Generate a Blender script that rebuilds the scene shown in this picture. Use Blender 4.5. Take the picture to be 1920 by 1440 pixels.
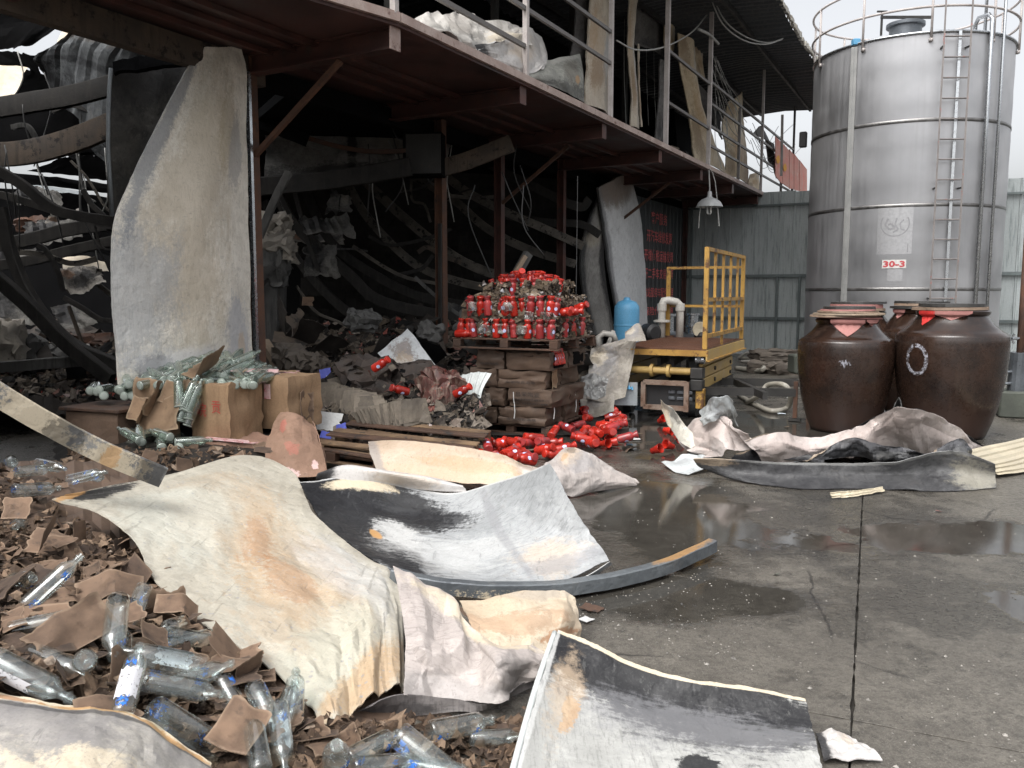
import bpy, math, random
from mathutils import Vector, Matrix, noise as mnoise
for _o in list(bpy.data.objects): bpy.data.objects.remove(_o)
SC = bpy.context.scene
COL = SC.collection
R = math.radians
rnd = random.Random(7)

# ---------------------------------------------------------------- camera
FPX = 1553.0; PITCH = R(6.25); EYE = 1.6
cam_d = bpy.data.cameras.new('camera'); cam = bpy.data.objects.new('camera', cam_d); COL.objects.link(cam)
cam_d.sensor_width = 36.0; cam_d.lens = 36.0 * FPX / 1920.0
cam_d.clip_start = 0.05; cam_d.clip_end = 2000
cam.location = (0, 0, EYE); cam.rotation_euler = (R(90) - PITCH, 0, 0)
SC.camera = cam
SC.render.resolution_x, SC.render.resolution_y = 1024, 768

# ---------------------------------------------------------------- sky, sun, exposure (overcast daylight)
SUN_EL, SUN_AZ = R(58), R(215)
W = bpy.data.worlds.new('World'); SC.world = W; W.use_nodes = True
wn = W.node_tree.nodes; wl = W.node_tree.links
sky = wn.new('ShaderNodeTexSky'); sky.sky_type = 'NISHITA'; sky.sun_disc = False
sky.sun_elevation = SUN_EL; sky.sun_rotation = SUN_AZ
sky.air_density = 1.0; sky.dust_density = 6.0; sky.ozone_density = 1.0
hs = wn.new('ShaderNodeHueSaturation'); hs.inputs['Saturation'].default_value = 0.16
hs.inputs['Value'].default_value = 1.12
bgn = wn['Background']; bgn.inputs['Strength'].default_value = 0.15
wl.new(sky.outputs[0], hs.inputs['Color']); wl.new(hs.outputs[0], bgn.inputs['Color'])
sd = bpy.data.lights.new('sun', 'SUN'); sd.energy = 0.75; sd.angle = R(40); sd.color = (1.0, 0.975, 0.94)
sun = bpy.data.objects.new('sun', sd); COL.objects.link(sun)
sun.rotation_euler = (R(90) - SUN_EL, 0, R(180) - SUN_AZ)
SC.view_settings.view_transform = 'Standard'; SC.view_settings.look = 'None'
SC.view_settings.exposure = 0.8; SC.view_settings.gamma = 1.0
SC.render.engine = 'CYCLES'
SC.cycles.max_bounces = 6; SC.cycles.transparent_max_bounces = 14
SC.cycles.diffuse_bounces = 2; SC.cycles.glossy_bounces = 3
SC.cycles.use_adaptive_sampling = True; SC.cycles.adaptive_threshold = 0.02
SC.cycles.use_denoising = True

# ---------------------------------------------------------------- placing helpers
_c, _s = math.cos(PITCH), math.sin(PITCH)
def _ray(px, py):
    u = (px - 960) / FPX; v = -(py - 720) / FPX
    return Vector((u, _c + v * _s, -_s + v * _c))
def G(px, py, z=0.0):
    """point of height z seen in that direction"""
    d = _ray(px, py); t = (z - EYE) / d.z
    return Vector((d.x * t, d.y * t, z))
def Y(px, py, y):
    """point at distance y"""
    d = _ray(px, py); t = y / d.y
    return Vector((d.x * t, y, EYE + d.z * t))
FA = R(28.7); FE = Vector((math.sin(FA), math.cos(FA), 0)); FN = Vector((math.cos(FA), -math.sin(FA), 0))
_b = G(748, 60, 4.05); FO = Vector((_b.x, _b.y, 0)) - FN * 1.96
def FP(s, t, z):
    """along the facade, out from it, up"""
    return FO + FE * s + FN * t + Vector((0, 0, z))
def FX(px, py, t=0.0):
    """point of the facade plane t seen in that direction"""
    d = _ray(px, py); o = Vector((0, 0, EYE)); p0 = FO + FN * t
    k = (p0 - o).dot(FN) / d.dot(FN)
    return o + d * k
def lerp(a, b, t): return a + (b - a) * t

# ---------------------------------------------------------------- objects
def tag(o, label=None, cat=None, group=None, kind=None):
    if label: o['label'] = label
    if cat: o['category'] = cat
    if group: o['group'] = group
    if kind: o['kind'] = kind
    return o
def thing(name, label, cat, loc=(0, 0, 0), rotz=0.0, group=None):
    o = bpy.data.objects.new(name, None); COL.objects.link(o)
    o.empty_display_size = 0.1
    o.location = loc; o.rotation_euler = (0, 0, rotz)
    return tag(o, label, cat, group)
def wmat(o):
    m = o.matrix_basis.copy()
    p = o.parent
    while p is not None:
        m = p.matrix_basis @ m; p = p.parent
    return m
def link(name, mesh, parent=None):
    o = bpy.data.objects.new(name, mesh); COL.objects.link(o)
    if parent is not None: o.parent = parent
    return o
def copy_tree(o, parent=None):
    c = o.copy(); COL.objects.link(c); c.parent = parent
    for ch in list(o.children): copy_tree(ch, c)
    return c

class MB:
    """collects shapes of one part"""
    def __init__(self): self.v = []; self.f = []; self.uv = None; self.smooth = False
    def add(self, vs, fs):
        n = len(self.v); self.v += [Vector(p) for p in vs]; self.f += [tuple(i + n for i in f) for f in fs]; return self
    def box(self, c, size, rz=0.0, M=None, bev=0.0):
        x, y, z = size[0] / 2, size[1] / 2, size[2] / 2
        if bev <= 0:
            vs = [(-x, -y, -z), (x, -y, -z), (x, y, -z), (-x, y, -z), (-x, -y, z), (x, -y, z), (x, y, z), (-x, y, z)]
            fs = [(0, 3, 2, 1), (4, 5, 6, 7), (0, 1, 5, 4), (1, 2, 6, 5), (2, 3, 7, 6), (3, 0, 4, 7)]
        else:
            b = min(bev, x * .9, y * .9, z * .9); vs = []; fs = []
            prof = [(-z, b), (-z + b, 0), (z - b, 0), (z, b)]
            for zz, i in prof:
                xx, yy = x - i, y - i
                k = b if i == 0 else b * .5
                vs += [(-xx + k, -yy, zz), (xx - k, -yy, zz), (xx, -yy + k, zz), (xx, yy - k, zz), (xx - k, yy, zz), (-xx + k, yy, zz), (-xx, yy - k, zz), (-xx, -yy + k, zz)]
            for r in range(3):
                for i in range(8):
                    j = (i + 1) % 8
                    fs.append((r * 8 + i, r * 8 + j, r * 8 + 8 + j, r * 8 + 8 + i))
            fs.append(tuple(reversed(range(8)))); fs.append(tuple(range(24, 32)))
        if M is None: M = Matrix.Rotation(rz, 3, 'Z')
        c = Vector(c)
        return self.add([c + M @ Vector(p) for p in vs], fs)
    def bar(self, a, b, w, h=None, up=(0, 0, 1), bev=0.0):
        """box beam from a to b"""
        a, b = Vector(a), Vector(b); h = w if h is None else h
        d = b - a; L = d.length; d.normalize(); up = Vector(up)
        sd_ = d.cross(up)
        if sd_.length < 1e-4: sd_ = d.cross(Vector((1, 0, 0)))
        sd_.normalize(); u2 = sd_.cross(d)
        M = Matrix((sd_, d, u2)).transposed()
        return self.box((a + b) / 2, (w, L, h), M=M, bev=bev)
    def tube(self, pts, r, n=8, cap=True, squash=1.0, closed=False):
        pts = [Vector(p) for p in pts]; m = len(pts); vs = []; fs = []
        rr = r if isinstance(r, (list, tuple)) else [r] * m
        prev = None
        for i, p in enumerate(pts):
            if closed: d = pts[(i + 1) % m] - pts[i - 1]
            else: d = pts[min(i + 1, m - 1)] - pts[max(i - 1, 0)]
            d.normalize()
            if prev is None:
                a = d.cross(Vector((0, 0, 1)))
                if a.length < 1e-3: a = d.cross(Vector((1, 0, 0)))
            else: a = prev - d * prev.dot(d)
            a.normalize(); prev = a; b = d.cross(a)
            for k in range(n):
                t = 2 * math.pi * k / n
                vs.append(p + a * (math.cos(t) * rr[i]) + b * (math.sin(t) * rr[i] * squash))
        last = m if closed else m - 1
        for i in range(last):
            j2 = (i + 1) % m
            for k in range(n):
                l = (k + 1) % n
                fs.append((i * n + k, i * n + l, j2 * n + l, j2 * n + k))
        if cap and not closed:
            fs.append(tuple(reversed(range(n)))); fs.append(tuple(range((m - 1) * n, m * n)))
        return self.add(vs, fs)
    def lathe(self, prof, n=20, c=(0, 0, 0), M=None, a0=0.0, a1=None):
        c = Vector(c); vs = []; fs = []
        full = a1 is None; a1_ = a0 + 2 * math.pi if full else a1
        cols = n if full else n + 1
        for r, z in prof:
            for k in range(cols):
                t = a0 + (a1_ - a0) * k / n
                p = Vector((r * math.cos(t), r * math.sin(t), z))
                vs.append(c + (M @ p if M else p))
        for i in range(len(prof) - 1):
            for k in range(n):
                l = (k + 1) % cols
                fs.append((i * cols + k, i * cols + l, (i + 1) * cols + l, (i + 1) * cols + k))
        if full:
            if prof[0][0] > 1e-4: fs.append(tuple(reversed(range(cols))))
            if prof[-1][0] > 1e-4: fs.append(tuple(range((len(prof) - 1) * cols, len(prof) * cols)))
        return self.add(vs, fs)
    def prism(self, poly, thick, nrm):
        """polygon of 3D points given a thickness"""
        poly = [Vector(p) for p in poly]; nrm = Vector(nrm).normalized() * thick
        n = len(poly)
        fs = [tuple(range(n)), tuple(reversed(range(n, 2 * n)))]
        fs += [(i, i + n, (i + 1) % n + n, (i + 1) % n) for i in range(n)]
        return self.add(poly + [p + nrm for p in poly], fs)
    def mesh(self, name, mat, off=None, inv=None):
        me = bpy.data.meshes.new(name)
        vs = self.v
        if inv is not None: vs = [inv @ p for p in vs]
        elif off is not None: vs = [p - off for p in vs]
        me.from_pydata([tuple(p) for p in vs], [], self.f)
        if self.uv:
            lay = me.uv_layers.new(name='UVMap')
            for lp in me.loops: lay.data[lp.index].uv = self.uv[lp.vertex_index]
        if mat is not None: me.materials.append(mat)
        if self.smooth:
            me.polygons.foreach_set('use_smooth', [True] * len(me.polygons))
        me.update()
        return me
    def obj(self, name, mat, parent=None, local=False, smooth=None):
        """world coordinates unless local"""
        if smooth is not None: self.smooth = smooth
        if parent is not None:
            inv = None if local else wmat(parent).inverted()
            return link(name, self.mesh(name, mat, inv=inv), parent)
        if local: return link(name, self.mesh(name, mat))
        lo = Vector((sum(p.x for p in self.v) / len(self.v), sum(p.y for p in self.v) / len(self.v), min(p.z for p in self.v)))
        o = link(name, self.mesh(name, mat, off=lo)); o.location = lo
        return o
def smooth_by_angle(o, ang=40):
    me = o.data
    me.polygons.foreach_set('use_smooth', [True] * len(me.polygons))
    try: me.set_sharp_from_angle(angle=R(ang))
    except Exception: pass
    return o

# ---------------------------------------------------------------- materials
class N:
    def __init__(s, name):
        s.m = bpy.data.materials.new(name); s.m.use_nodes = True
        s.t = s.m.node_tree; s.n = s.t.nodes; s.l = s.t.links
        s.b = s.n['Principled BSDF']; s.out = s.n['Material Output']
        s._tc = None
    def tc(s, kind='Object'):
        if s._tc is None: s._tc = s.n.new('ShaderNodeTexCoord')
        return s._tc.outputs[kind]
    def set(s, sock, v):
        if isinstance(v, bpy.types.NodeSocket): s.l.new(v, sock)
        else:
            if sock.type == 'RGBA' and len(v) == 3: v = (*v, 1)
            sock.default_value = v
    def map(s, co, scale=(1, 1, 1), loc=(0, 0, 0), rot=(0, 0, 0)):
        k = s.n.new('ShaderNodeMapping'); s.l.new(co, k.inputs[0])
        k.inputs['Scale'].default_value = scale; k.inputs['Location'].default_value = loc; k.inputs['Rotation'].default_value = rot
        return k.outputs[0]
    def noise(s, scale, detail=4, rough=.55, co=None, dist=0.0, col=False):
        k = s.n.new('ShaderNodeTexNoise'); s.l.new(co if co is not None else s.tc(), k.inputs['Vector'])
        k.inputs['Scale'].default_value = scale; k.inputs['Detail'].default_value = detail
        k.inputs['Roughness'].default_value = rough; k.inputs['Distortion'].default_value = dist
        return k.outputs['Color' if col else 'Fac']
    def vor(s, scale, co=None, feat='F1', out='Distance'):
        k = s.n.new('ShaderNodeTexVoronoi'); k.feature = feat
        s.l.new(co if co is not None else s.tc(), k.inputs['Vector']); k.inputs['Scale'].default_value = scale
        return k.outputs[out]
    def wave(s, scale, co=None, dist=0, direction='X', detail=2):
        k = s.n.new('ShaderNodeTexWave'); k.bands_direction = direction
        s.l.new(co if co is not None else s.tc(), k.inputs['Vector'])
        k.inputs['Scale'].default_value = scale; k.inputs['Distortion'].default_value = dist; k.inputs['Detail'].default_value = detail
        return k.outputs['Fac']
    def ramp(s, fac, stops, interp='LINEAR'):
        k = s.n.new('ShaderNodeValToRGB'); s.l.new(fac, k.inputs[0]); cr = k.color_ramp; cr.interpolation = interp
        while len(cr.elements) < len(stops): cr.elements.new(.5)
        for e, (p, c) in zip(cr.elements, stops):
            e.position = p
            e.color = (c, c, c, 1) if isinstance(c, (int, float)) else (*c, 1)
        return k.outputs[0]
    def step(s, fac, a, b, lo=0.0, hi=1.0):
        k = s.n.new('ShaderNodeMapRange'); k.interpolation_type = 'SMOOTHSTEP'; k.clamp = True
        s.l.new(fac, k.inputs[0]); k.inputs[1].default_value = a; k.inputs[2].default_value = b
        k.inputs[3].default_value = lo; k.inputs[4].default_value = hi
        return k.outputs[0]
    def math(s, op, a, b=0.0, clamp=False):
        k = s.n.new('ShaderNodeMath'); k.operation = op; k.use_clamp = clamp
        s.set(k.inputs[0], a); s.set(k.inputs[1], b); return k.outputs[0]
    def mix(s, fac, a, b, blend='MIX'):
        k = s.n.new('ShaderNodeMix'); k.data_type = 'RGBA'; k.blend_type = blend
        s.set(k.inputs[0], fac); s.set(k.inputs[6], a); s.set(k.inputs[7], b); return k.outputs[2]
    def sep(s, co):
        k = s.n.new('ShaderNodeSeparateXYZ'); s.l.new(co, k.inputs[0]); return k.outputs
    def rand(s):
        k = s.n.new('ShaderNodeObjectInfo'); return k.outputs['Random']
    def off(s, co, amount=30.0):
        """a shift of its own for each object"""
        k = s.n.new('ShaderNodeVectorMath'); k.operation = 'ADD'; s.l.new(co, k.inputs[0])
        c = s.n.new('ShaderNodeCombineXYZ'); r = s.math('MULTIPLY', s.rand(), amount)
        for i in range(3): s.l.new(r, c.inputs[i])
        s.l.new(c.outputs[0], k.inputs[1]); return k.outputs[0]
    def bump(s, h, strength=.2, dist=.01, prev=None):
        k = s.n.new('ShaderNodeBump'); k.inputs['Strength'].default_value = strength; k.inputs['Distance'].default_value = dist
        s.l.new(h, k.inputs['Height'])
        if prev is not None: s.l.new(prev, k.inputs['Normal'])
        return k.outputs[0]
    def done(s, color=None, rough=None, metal=None, normal=None, **kw):
        b = s.b
        if color is not None: s.set(b.inputs['Base Color'], color)
        if rough is not None: s.set(b.inputs['Roughness'], rough)
        if metal is not None: s.set(b.inputs['Metallic'], metal)
        if normal is not None: s.l.new(normal, b.inputs['Normal'])
        for k, v in kw.items(): s.set(b.inputs[k.replace('_', ' ')], v)
        return s.m

def worn(name, base, dark=None, rough=.6, metal=0.0, scale=3.0, amt=.5, fine=60, bump=.15, patch=None, streak=None, spread=.12, spec=None, soot=None):
    """painted or raw surface: broad tone change, patches of a second colour, fine grain"""
    n = N(name); co = n.off(n.tc())
    dark = dark or tuple(c * .55 for c in base)
    f = n.noise(scale, 6, .6, co)
    col = n.mix(n.step(f, .5 - amt * .5, .5 + amt * .5), dark, base)
    if streak:
        st = n.noise(6, 5, .65, n.map(co, (3, 3, .25)))
        col = n.mix(n.step(st, .48, .7, 0, .75), col, streak)
    if patch:
        pc, th = patch
        pf = n.noise(scale * 1.7 + .7, 8, .68, n.map(co, loc=(3.1, 1.7, 5.3)))
        col = n.mix(n.step(pf, th, th + .09), col, pc)
    if soot:
        sf = n.noise(scale * .6, 6, .6, n.map(co, loc=(9, 2, 4)))
        col = n.mix(n.step(sf, soot, soot + .22), col, (.012, .012, .013))
    g = n.noise(fine, 3, .6, co)
    col = n.mix(n.step(g, .35, .7, 0, .28), col, tuple(c * .4 for c in base))
    v = n.math('MULTIPLY_ADD', n.rand(), spread); v.node.inputs[2].default_value = 1 - spread / 2
    hsv = n.n.new('ShaderNodeHueSaturation'); n.l.new(col, hsv.inputs['Color']); n.l.new(v, hsv.inputs['Value'])
    rr = n.step(f, .3, .7, max(.02, rough - .12), min(1, rough + .12))
    h = n.math('ADD', n.math('MULTIPLY', f, .6), n.math('MULTIPLY', g, .4))
    kw = {}
    if spec is not None: kw['Specular_IOR_Level'] = spec
    return n.done(hsv.outputs[0], rr, metal, n.bump(h, bump, .01), **kw)

def sheet_mat(name, base, base2, stains=(), rough=.55, metal=0.0, specks=0.0, speck_col=(.2, .19, .2), grain=None, crack=.12, tone=.5, dirt=.5):
    """burnt sheet: base tones and grime, then stains [colour, u, v, ru, rv, edge noise, softness, opacity, streak angle, streak stretch]"""
    n = N(name); uv = n.tc('UV'); co = n.tc()
    f = n.noise(2.6, 9, .7, co)
    col = n.mix(n.step(f, .5 - tone * .25, .5 + tone * .25), base2, base)
    f2 = n.noise(11, 8, .75, co)
    col = n.mix(n.step(f2, .5, .68, 0, .5 * dirt + .15), col, tuple(c * .6 for c in base2))
    bl = n.noise(5, 9, .78, n.map(co, loc=(7, 3, 1)))
    col = n.mix(n.step(bl, .56, .64, 0, dirt * .55), col, (.2, .185, .165))
    if grain:
        gm = n.noise(14, 6, .7, n.map(co, grain))
        col = n.mix(n.step(gm, .5, .64, 0, .4), col, tuple(c * .45 for c in base2))
    fine = n.noise(34, 7, .78, co)
    for st in stains:
        c, u, v, ru, rv, en, soft, op = st[:8]
        ang = st[8] if len(st) > 8 else 0.0; stretch = st[9] if len(st) > 9 else 1.0
        mp2 = n.map(n.map(uv, (1, 1, 1), (-u, -v, 0)), (1 / ru, 1 / rv, 1))
        k = n.n.new('ShaderNodeVectorMath'); k.operation = 'LENGTH'; n.l.new(mp2, k.inputs[0])
        big = n.noise(5, 9, .74, n.map(uv, (1.0, 1.0, 1), (u * 7, v * 5, 0)))
        stk = n.noise(9, 7, .74, n.map(uv, (1 if stretch == 1 else stretch * 1.2, 1 if stretch == 1 else 4.0, 1), (v * 3, u * 5, 0), (0, 0, ang)))
        nz = n.math('ADD', n.math('MULTIPLY', big, .55), n.math('ADD', n.math('MULTIPLY', stk, .45), n.math('MULTIPLY', n.math('SUBTRACT', fine, .5), .5)))
        d = n.math('ADD', k.outputs['Value'], n.math('MULTIPLY', n.math('SUBTRACT', nz, .5), en * 3.2))
        mk = n.step(d, 1 - soft * .55, 1 + soft * .2, op, 0)
        col = n.mix(mk, col, c)
    if specks:
        vd = n.vor(24, co); vd2 = n.vor(61, co)
        pick = n.noise(9, 3, .6, co)
        mk = n.math('MULTIPLY', n.step(vd, .15, .22, 1, 0), n.step(pick, .48, .56))
        mk2 = n.math('MULTIPLY', n.step(vd2, .14, .2, 1, 0), n.step(pick, .52, .44))
        col = n.mix(n.math('MULTIPLY', n.math('MAXIMUM', mk, mk2), specks), col, speck_col)
    scr = n.noise(30, 4, .6, n.map(co, (1, .06, 1), rot=(0, 0, .7)))
    col = n.mix(n.step(scr, .63, .68, 0, .35), col, tuple(c * .4 for c in base2))
    g = n.noise(110, 4, .65, co)
    col = n.mix(n.step(g, .52, .7, 0, .22), col, tuple(c * .35 for c in base2))
    r1 = n.math('ABSOLUTE', n.math('SUBTRACT', n.noise(3.2, 3, .45, co), .5)); r2 = n.math('ABSOLUTE', n.math('SUBTRACT', n.noise(8, 3, .5, n.map(co, loc=(4, 4, 4))), .5))
    h = n.math('ADD', n.math('MULTIPLY', n.step(r1, 0, .09), .5), n.math('MULTIPLY', n.step(r2, 0, .09), .25))
    h = n.math('ADD', h, n.math('ADD', n.math('MULTIPLY', f2, .3), n.math('MULTIPLY', g, .12)))
    rg = n.step(f2, .3, .7, rough - .12, rough + .15)
    return n.done(col, rg, metal, n.bump(h, .42, .014), Specular_IOR_Level=.32)

def flat(name, c, rough=.5, metal=0.0, **kw):
    n = N(name); f = n.noise(18, 5, .6, n.off(n.tc()))
    col = n.mix(n.step(f, .35, .7, 0, .35), c, tuple(x * .5 for x in c))
    return n.done(col, n.step(f, .3, .7, max(.03, rough - .07), rough + .07), metal, n.bump(f, .05, .004), **kw)

def glass_mat(name, tint=(.93, .96, .95), edge=.55, gloss=.04, dirt=.06, dcol=(.45, .45, .42), dmin=0.0):
    n = N(name)
    tr = n.n.new('ShaderNodeBsdfTransparent'); tr.inputs[0].default_value = (*tint, 1)
    gl = n.n.new('ShaderNodeBsdfGlossy'); gl.inputs['Roughness'].default_value = gloss
    gl.inputs['Color'].default_value = (.95, .97, .97, 1)
    df = n.n.new('ShaderNodeBsdfDiffuse'); df.inputs[0].default_value = (*dcol, 1)
    lw = n.n.new('ShaderNodeLayerWeight'); lw.inputs[0].default_value = edge
    fr = n.ramp(lw.outputs['Facing'], [(0, .05), (.55, .12), (.85, .45), (1, .9)])
    m1 = n.n.new('ShaderNodeMixShader'); n.l.new(fr, m1.inputs[0]); n.l.new(tr.outputs[0], m1.inputs[1]); n.l.new(gl.outputs[0], m1.inputs[2])
    f = n.noise(14, 6, .7, n.off(n.tc()))
    m2 = n.n.new('ShaderNodeMixShader'); n.l.new(n.step(f, .45, .75, dirt * .4 + dmin, dirt * 5 + dmin), m2.inputs[0])
    n.l.new(m1.outputs[0], m2.inputs[1]); n.l.new(df.outputs[0], m2.inputs[2])
    n.l.new(m2.outputs[0], n.out.inputs['Surface'])
    return n.m

M = {}
M['maroon'] = worn('maroon_primer_steel', (.11, .042, .032), (.03, .018, .016), .55, 0, 2.5, .6, 50, .2, patch=((.05, .035, .03), .58))
M['deck'] = worn('maroon_deck_sheet', (.085, .037, .03), (.03, .018, .017), .6, 0, 1.2, .6, 40, .2)
M['edge'] = worn('pale_deck_edge', (.5, .41, .37), (.26, .17, .14), .6, 0, 4, .6, 60, .15, patch=((.12, .05, .035), .57))
M['rust'] = worn('rusty_steel', (.13, .06, .034), (.045, .026, .02), .75, 0, 5, .6, 70, .4, patch=((.05, .03, .022), .58))
M['burnt_beam'] = worn('scorched_beam', (.13, .098, .072), (.04, .032, .027), .85, 0, 3.5, .7, 60, .6, patch=((.012, .011, .01), .54), streak=(.04, .03, .024))
M['charred'] = worn('charred_steel', (.045, .042, .039), (.012, .0115, .0115), .7, 0, 5, .6, 60, .5, patch=((.07, .058, .048), .66), streak=(.045, .042, .038), spec=.2)
M['ribsteel'] = worn('sooty_rib_steel', (.15, .135, .115), (.035, .032, .03), .75, 0, 4, .7, 60, .5, patch=((.008, .008, .009), .54), spec=.2)
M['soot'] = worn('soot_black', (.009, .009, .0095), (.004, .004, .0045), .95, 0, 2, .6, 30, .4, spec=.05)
M['sootgrey'] = worn('sooty_grey_sheet', (.15, .148, .142), (.035, .034, .034), .65, 0, 1.6, .7, 40, .25, patch=((.2, .185, .165), .66), streak=(.02, .02, .02), spec=.2)
M['white_rail'] = worn('weathered_white_paint', (.56, .52, .5), (.34, .3, .28), .55, 0, 4, .6, 60, .15, patch=((.17, .09, .06), .64))
M['grey_rail'] = worn('grey_rail_paint', (.2, .185, .175), (.09, .08, .075), .5, .2, 4, .6, 60, .15, patch=((.1, .05, .035), .62))
M['roofunder'] = worn('dark_roof_underside', (.085, .092, .1), (.035, .038, .042), .6, 0, .9, .7, 30, .2, streak=(.13, .135, .14))
M['roofedge'] = worn('pale_roof_edge', (.5, .49, .44), (.25, .22, .18), .7, 0, 6, .6, 50, .2, patch=((.2, .1, .06), .6))
M['fence'] = worn('grey_green_fence_sheet', (.47, .51, .51), (.38, .415, .415), .42, 0, .9, .7, 50, .08, streak=(.16, .19, .185), patch=((.12, .13, .12), .72))
M['fence_rail'] = worn('grey_fence_rail', (.17, .2, .2), (.1, .12, .12), .5, 0, 3, .6, 50, .1)
M['textwall'] = worn('dark_wall_sheet', (.07, .08, .085), (.035, .038, .04), .5, 0, 1.4, .7, 40, .15)
M['red_text'] = flat('red_lettering', (.5, .06, .07), .6)
M['text_fill'] = flat('dark_lettering_fill', (.06, .05, .055), .6)
M['lampwhite'] = flat('grey_lamp_enamel', (.42, .43, .43), .3)
M['tube'] = flat('lamp_tube_glass', (.8, .8, .78), .25)
M['wire'] = flat('pale_wire', (.42, .42, .4), .5)
M['darkwire'] = flat('dark_wire', (.06, .06, .06), .5)
M['pink'] = worn('faded_pink_banner', (.72, .26, .22), (.6, .36, .3), .8, 0, 3, .6, 40, .1, patch=((.75, .5, .42), .6))
M['orange'] = flat('orange_print', (.75, .35, .03), .7)
M['yellow'] = worn('rusty_yellow_paint', (.5, .29, .06), (.3, .16, .04), .55, 0, 4, .6, 60, .25, patch=((.1, .045, .022), .53))
M['yellow_clean'] = worn('dull_yellow_paint', (.55, .38, .13), (.4, .26, .09), .5, 0, 3, .6, 60, .15, patch=((.12, .07, .04), .66))
M['rustplate'] = worn('wet_rusty_plate', (.14, .06, .032), (.06, .03, .02), .45, 0, 4, .7, 50, .4, patch=((.3, .19, .09), .68))
M['blacksteel'] = worn('black_steel', (.05, .048, .045), (.025, .024, .023), .5, .2, 4, .6, 50, .2, patch=((.09, .05, .035), .64))
M['greybox'] = worn('grey_box_paint', (.36, .39, .41), (.24, .26, .27), .45, 0, 4, .6, 50, .1, patch=((.14, .07, .04), .66))
M['blue'] = worn('light_blue_tank_paint', (.15, .42, .66), (.1, .33, .55), .4, 0, 3, .6, 50, .08)
M['pvc'] = worn('white_pvc', (.58, .56, .52), (.46, .43, .38), .4, 0, 4, .6, 50, .05)
M['rubber'] = flat('black_rubber', (.02, .02, .021), .5)
M['hose'] = worn('pale_hose', (.38, .36, .31), (.26, .24, .2), .45, 0, 6, .6, 50, .1)
M['steel'] = flat('bright_steel', (.5, .52, .54), .25, .9)
M['darksteel'] = worn('grey_steel_vessel', (.2, .22, .24), (.12, .13, .145), .35, .6, 3, .6, 40, .08)
M['wood'] = worn('scorched_pallet_wood', (.1, .053, .033), (.04, .024, .017), .75, 0, 4, .6, 60, .4, patch=((.028, .022, .02), .55))
M['wood_pale'] = worn('half_burnt_slat', (.24, .155, .085), (.07, .042, .028), .75, 0, 4, .6, 60, .4, patch=((.025, .02, .018), .56))
M['ply'] = worn('grey_brown_plank', (.33, .25, .18), (.18, .14, .1), .75, 0, 5, .6, 60, .3)
M['card'] = worn('brown_cardboard', (.22, .135, .085), (.14, .085, .054), .85, 0, 2.6, .7, 55, .3, spread=.4, patch=((.13, .075, .045), .69))
M['card_tan'] = worn('tan_cardboard', (.33, .215, .125), (.22, .14, .08), .85, 0, 2.5, .7, 60, .4, spread=.2, patch=((.1, .062, .038), .66), streak=(.2, .125, .07))  # tan board, paler than the brown one
M['card_wet'] = worn('wet_brown_cardboard', (.135, .086, .057), (.06, .039, .028), .7, 0, 2.5, .7, 50, .35, spread=.35, patch=((.035, .025, .02), .64))
M['card_pink'] = worn('pinkish_cardboard', (.3, .18, .13), (.22, .13, .09), .8, 0, 2, .7, 50, .2, patch=((.22, .12, .08), .7))
M['pulp'] = worn('shredded_pulp', (.2, .15, .1), (.05, .038, .03), .9, 0, 12, .7, 60, .6, spread=.3, patch=((.05, .045, .045), .6))
M['tape'] = worn('red_white_tape', (.78, .62, .62), (.62, .3, .3), .35, 0, 14, .5, 60, .2, patch=((.6, .07, .12), .55))
M['redprint'] = flat('red_box_print', (.42, .05, .04), .8)
M['blackprint'] = flat('black_box_print', (.025, .022, .022), .8)
M['blueprint'] = worn('blue_bottle_print', (.06, .2, .62), (.03, .1, .4), .4, 0, 30, .5, 80, .1, patch=((.55, .62, .8), .62))
M['redglass'] = worn('glossy_red_bottle', (.5, .028, .014), (.27, .014, .01), .24, 0, 9, .6, 60, .05, spread=.55, patch=((.16, .03, .025), .66))
M['redsoot'] = worn('sooty_red_bottle', (.42, .03, .03), (.2, .03, .03), .35, 0, 6, .6, 40, .2, patch=((.1, .08, .09), .54))
M['film'] = glass_mat('clear_wrap_film', (.8, .8, .8), .5, .25, .12)
M['emblem'] = flat('pale_blue_emblem', (.55, .6, .85), .4)
M['gold'] = flat('gold_print', (.65, .4, .08), .4)
M['glass'] = glass_mat('clear_bottle_glass', (.95, .97, .97), .5, .03, .018)
M['glassgreen'] = glass_mat('dusty_green_bottle_glass', (.86, .9, .87), .66, .06, .03, (.36, .4, .36), .06)
M['paper'] = worn('scorched_paper', (.2, .17, .135), (.08, .066, .052), .85, 0, 5, .6, 50, .2, spread=.5, patch=((.1, .08, .07), .64))
M['whitepaper'] = worn('white_paper', (.62, .62, .61), (.45, .45, .44), .8, 0, 6, .6, 50, .2, patch=((.25, .22, .2), .68))
M['bluepaper'] = flat('blue_printed_paper', (.07, .09, .42), .6)
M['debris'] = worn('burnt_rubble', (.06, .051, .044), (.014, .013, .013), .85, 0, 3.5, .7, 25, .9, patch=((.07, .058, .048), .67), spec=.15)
M['cement'] = worn('grey_concrete_block', (.1, .11, .09), (.05, .055, .045), .8, 0, 3, .6, 40, .3)
M['sack'] = worn('grey_brown_sack', (.15, .125, .1), (.08, .066, .055), .8, 0, 4, .6, 40, .4)
M['plastic'] = flat('pale_plastic_scrap', (.55, .62, .66), .4)
M['redcloth'] = flat('bright_red_cloth', (.5, .025, .02), .7)
M['pinkcloth'] = worn('faded_pink_cloth', (.42, .2, .18), (.26, .11, .1), .8, 0, 5, .6, 60, .2)
M['jarlid'] = worn('worn_wooden_lid', (.3, .22, .16), (.14, .09, .06), .7, 0, 6, .6, 60, .3, patch=((.04, .03, .025), .6))
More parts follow.
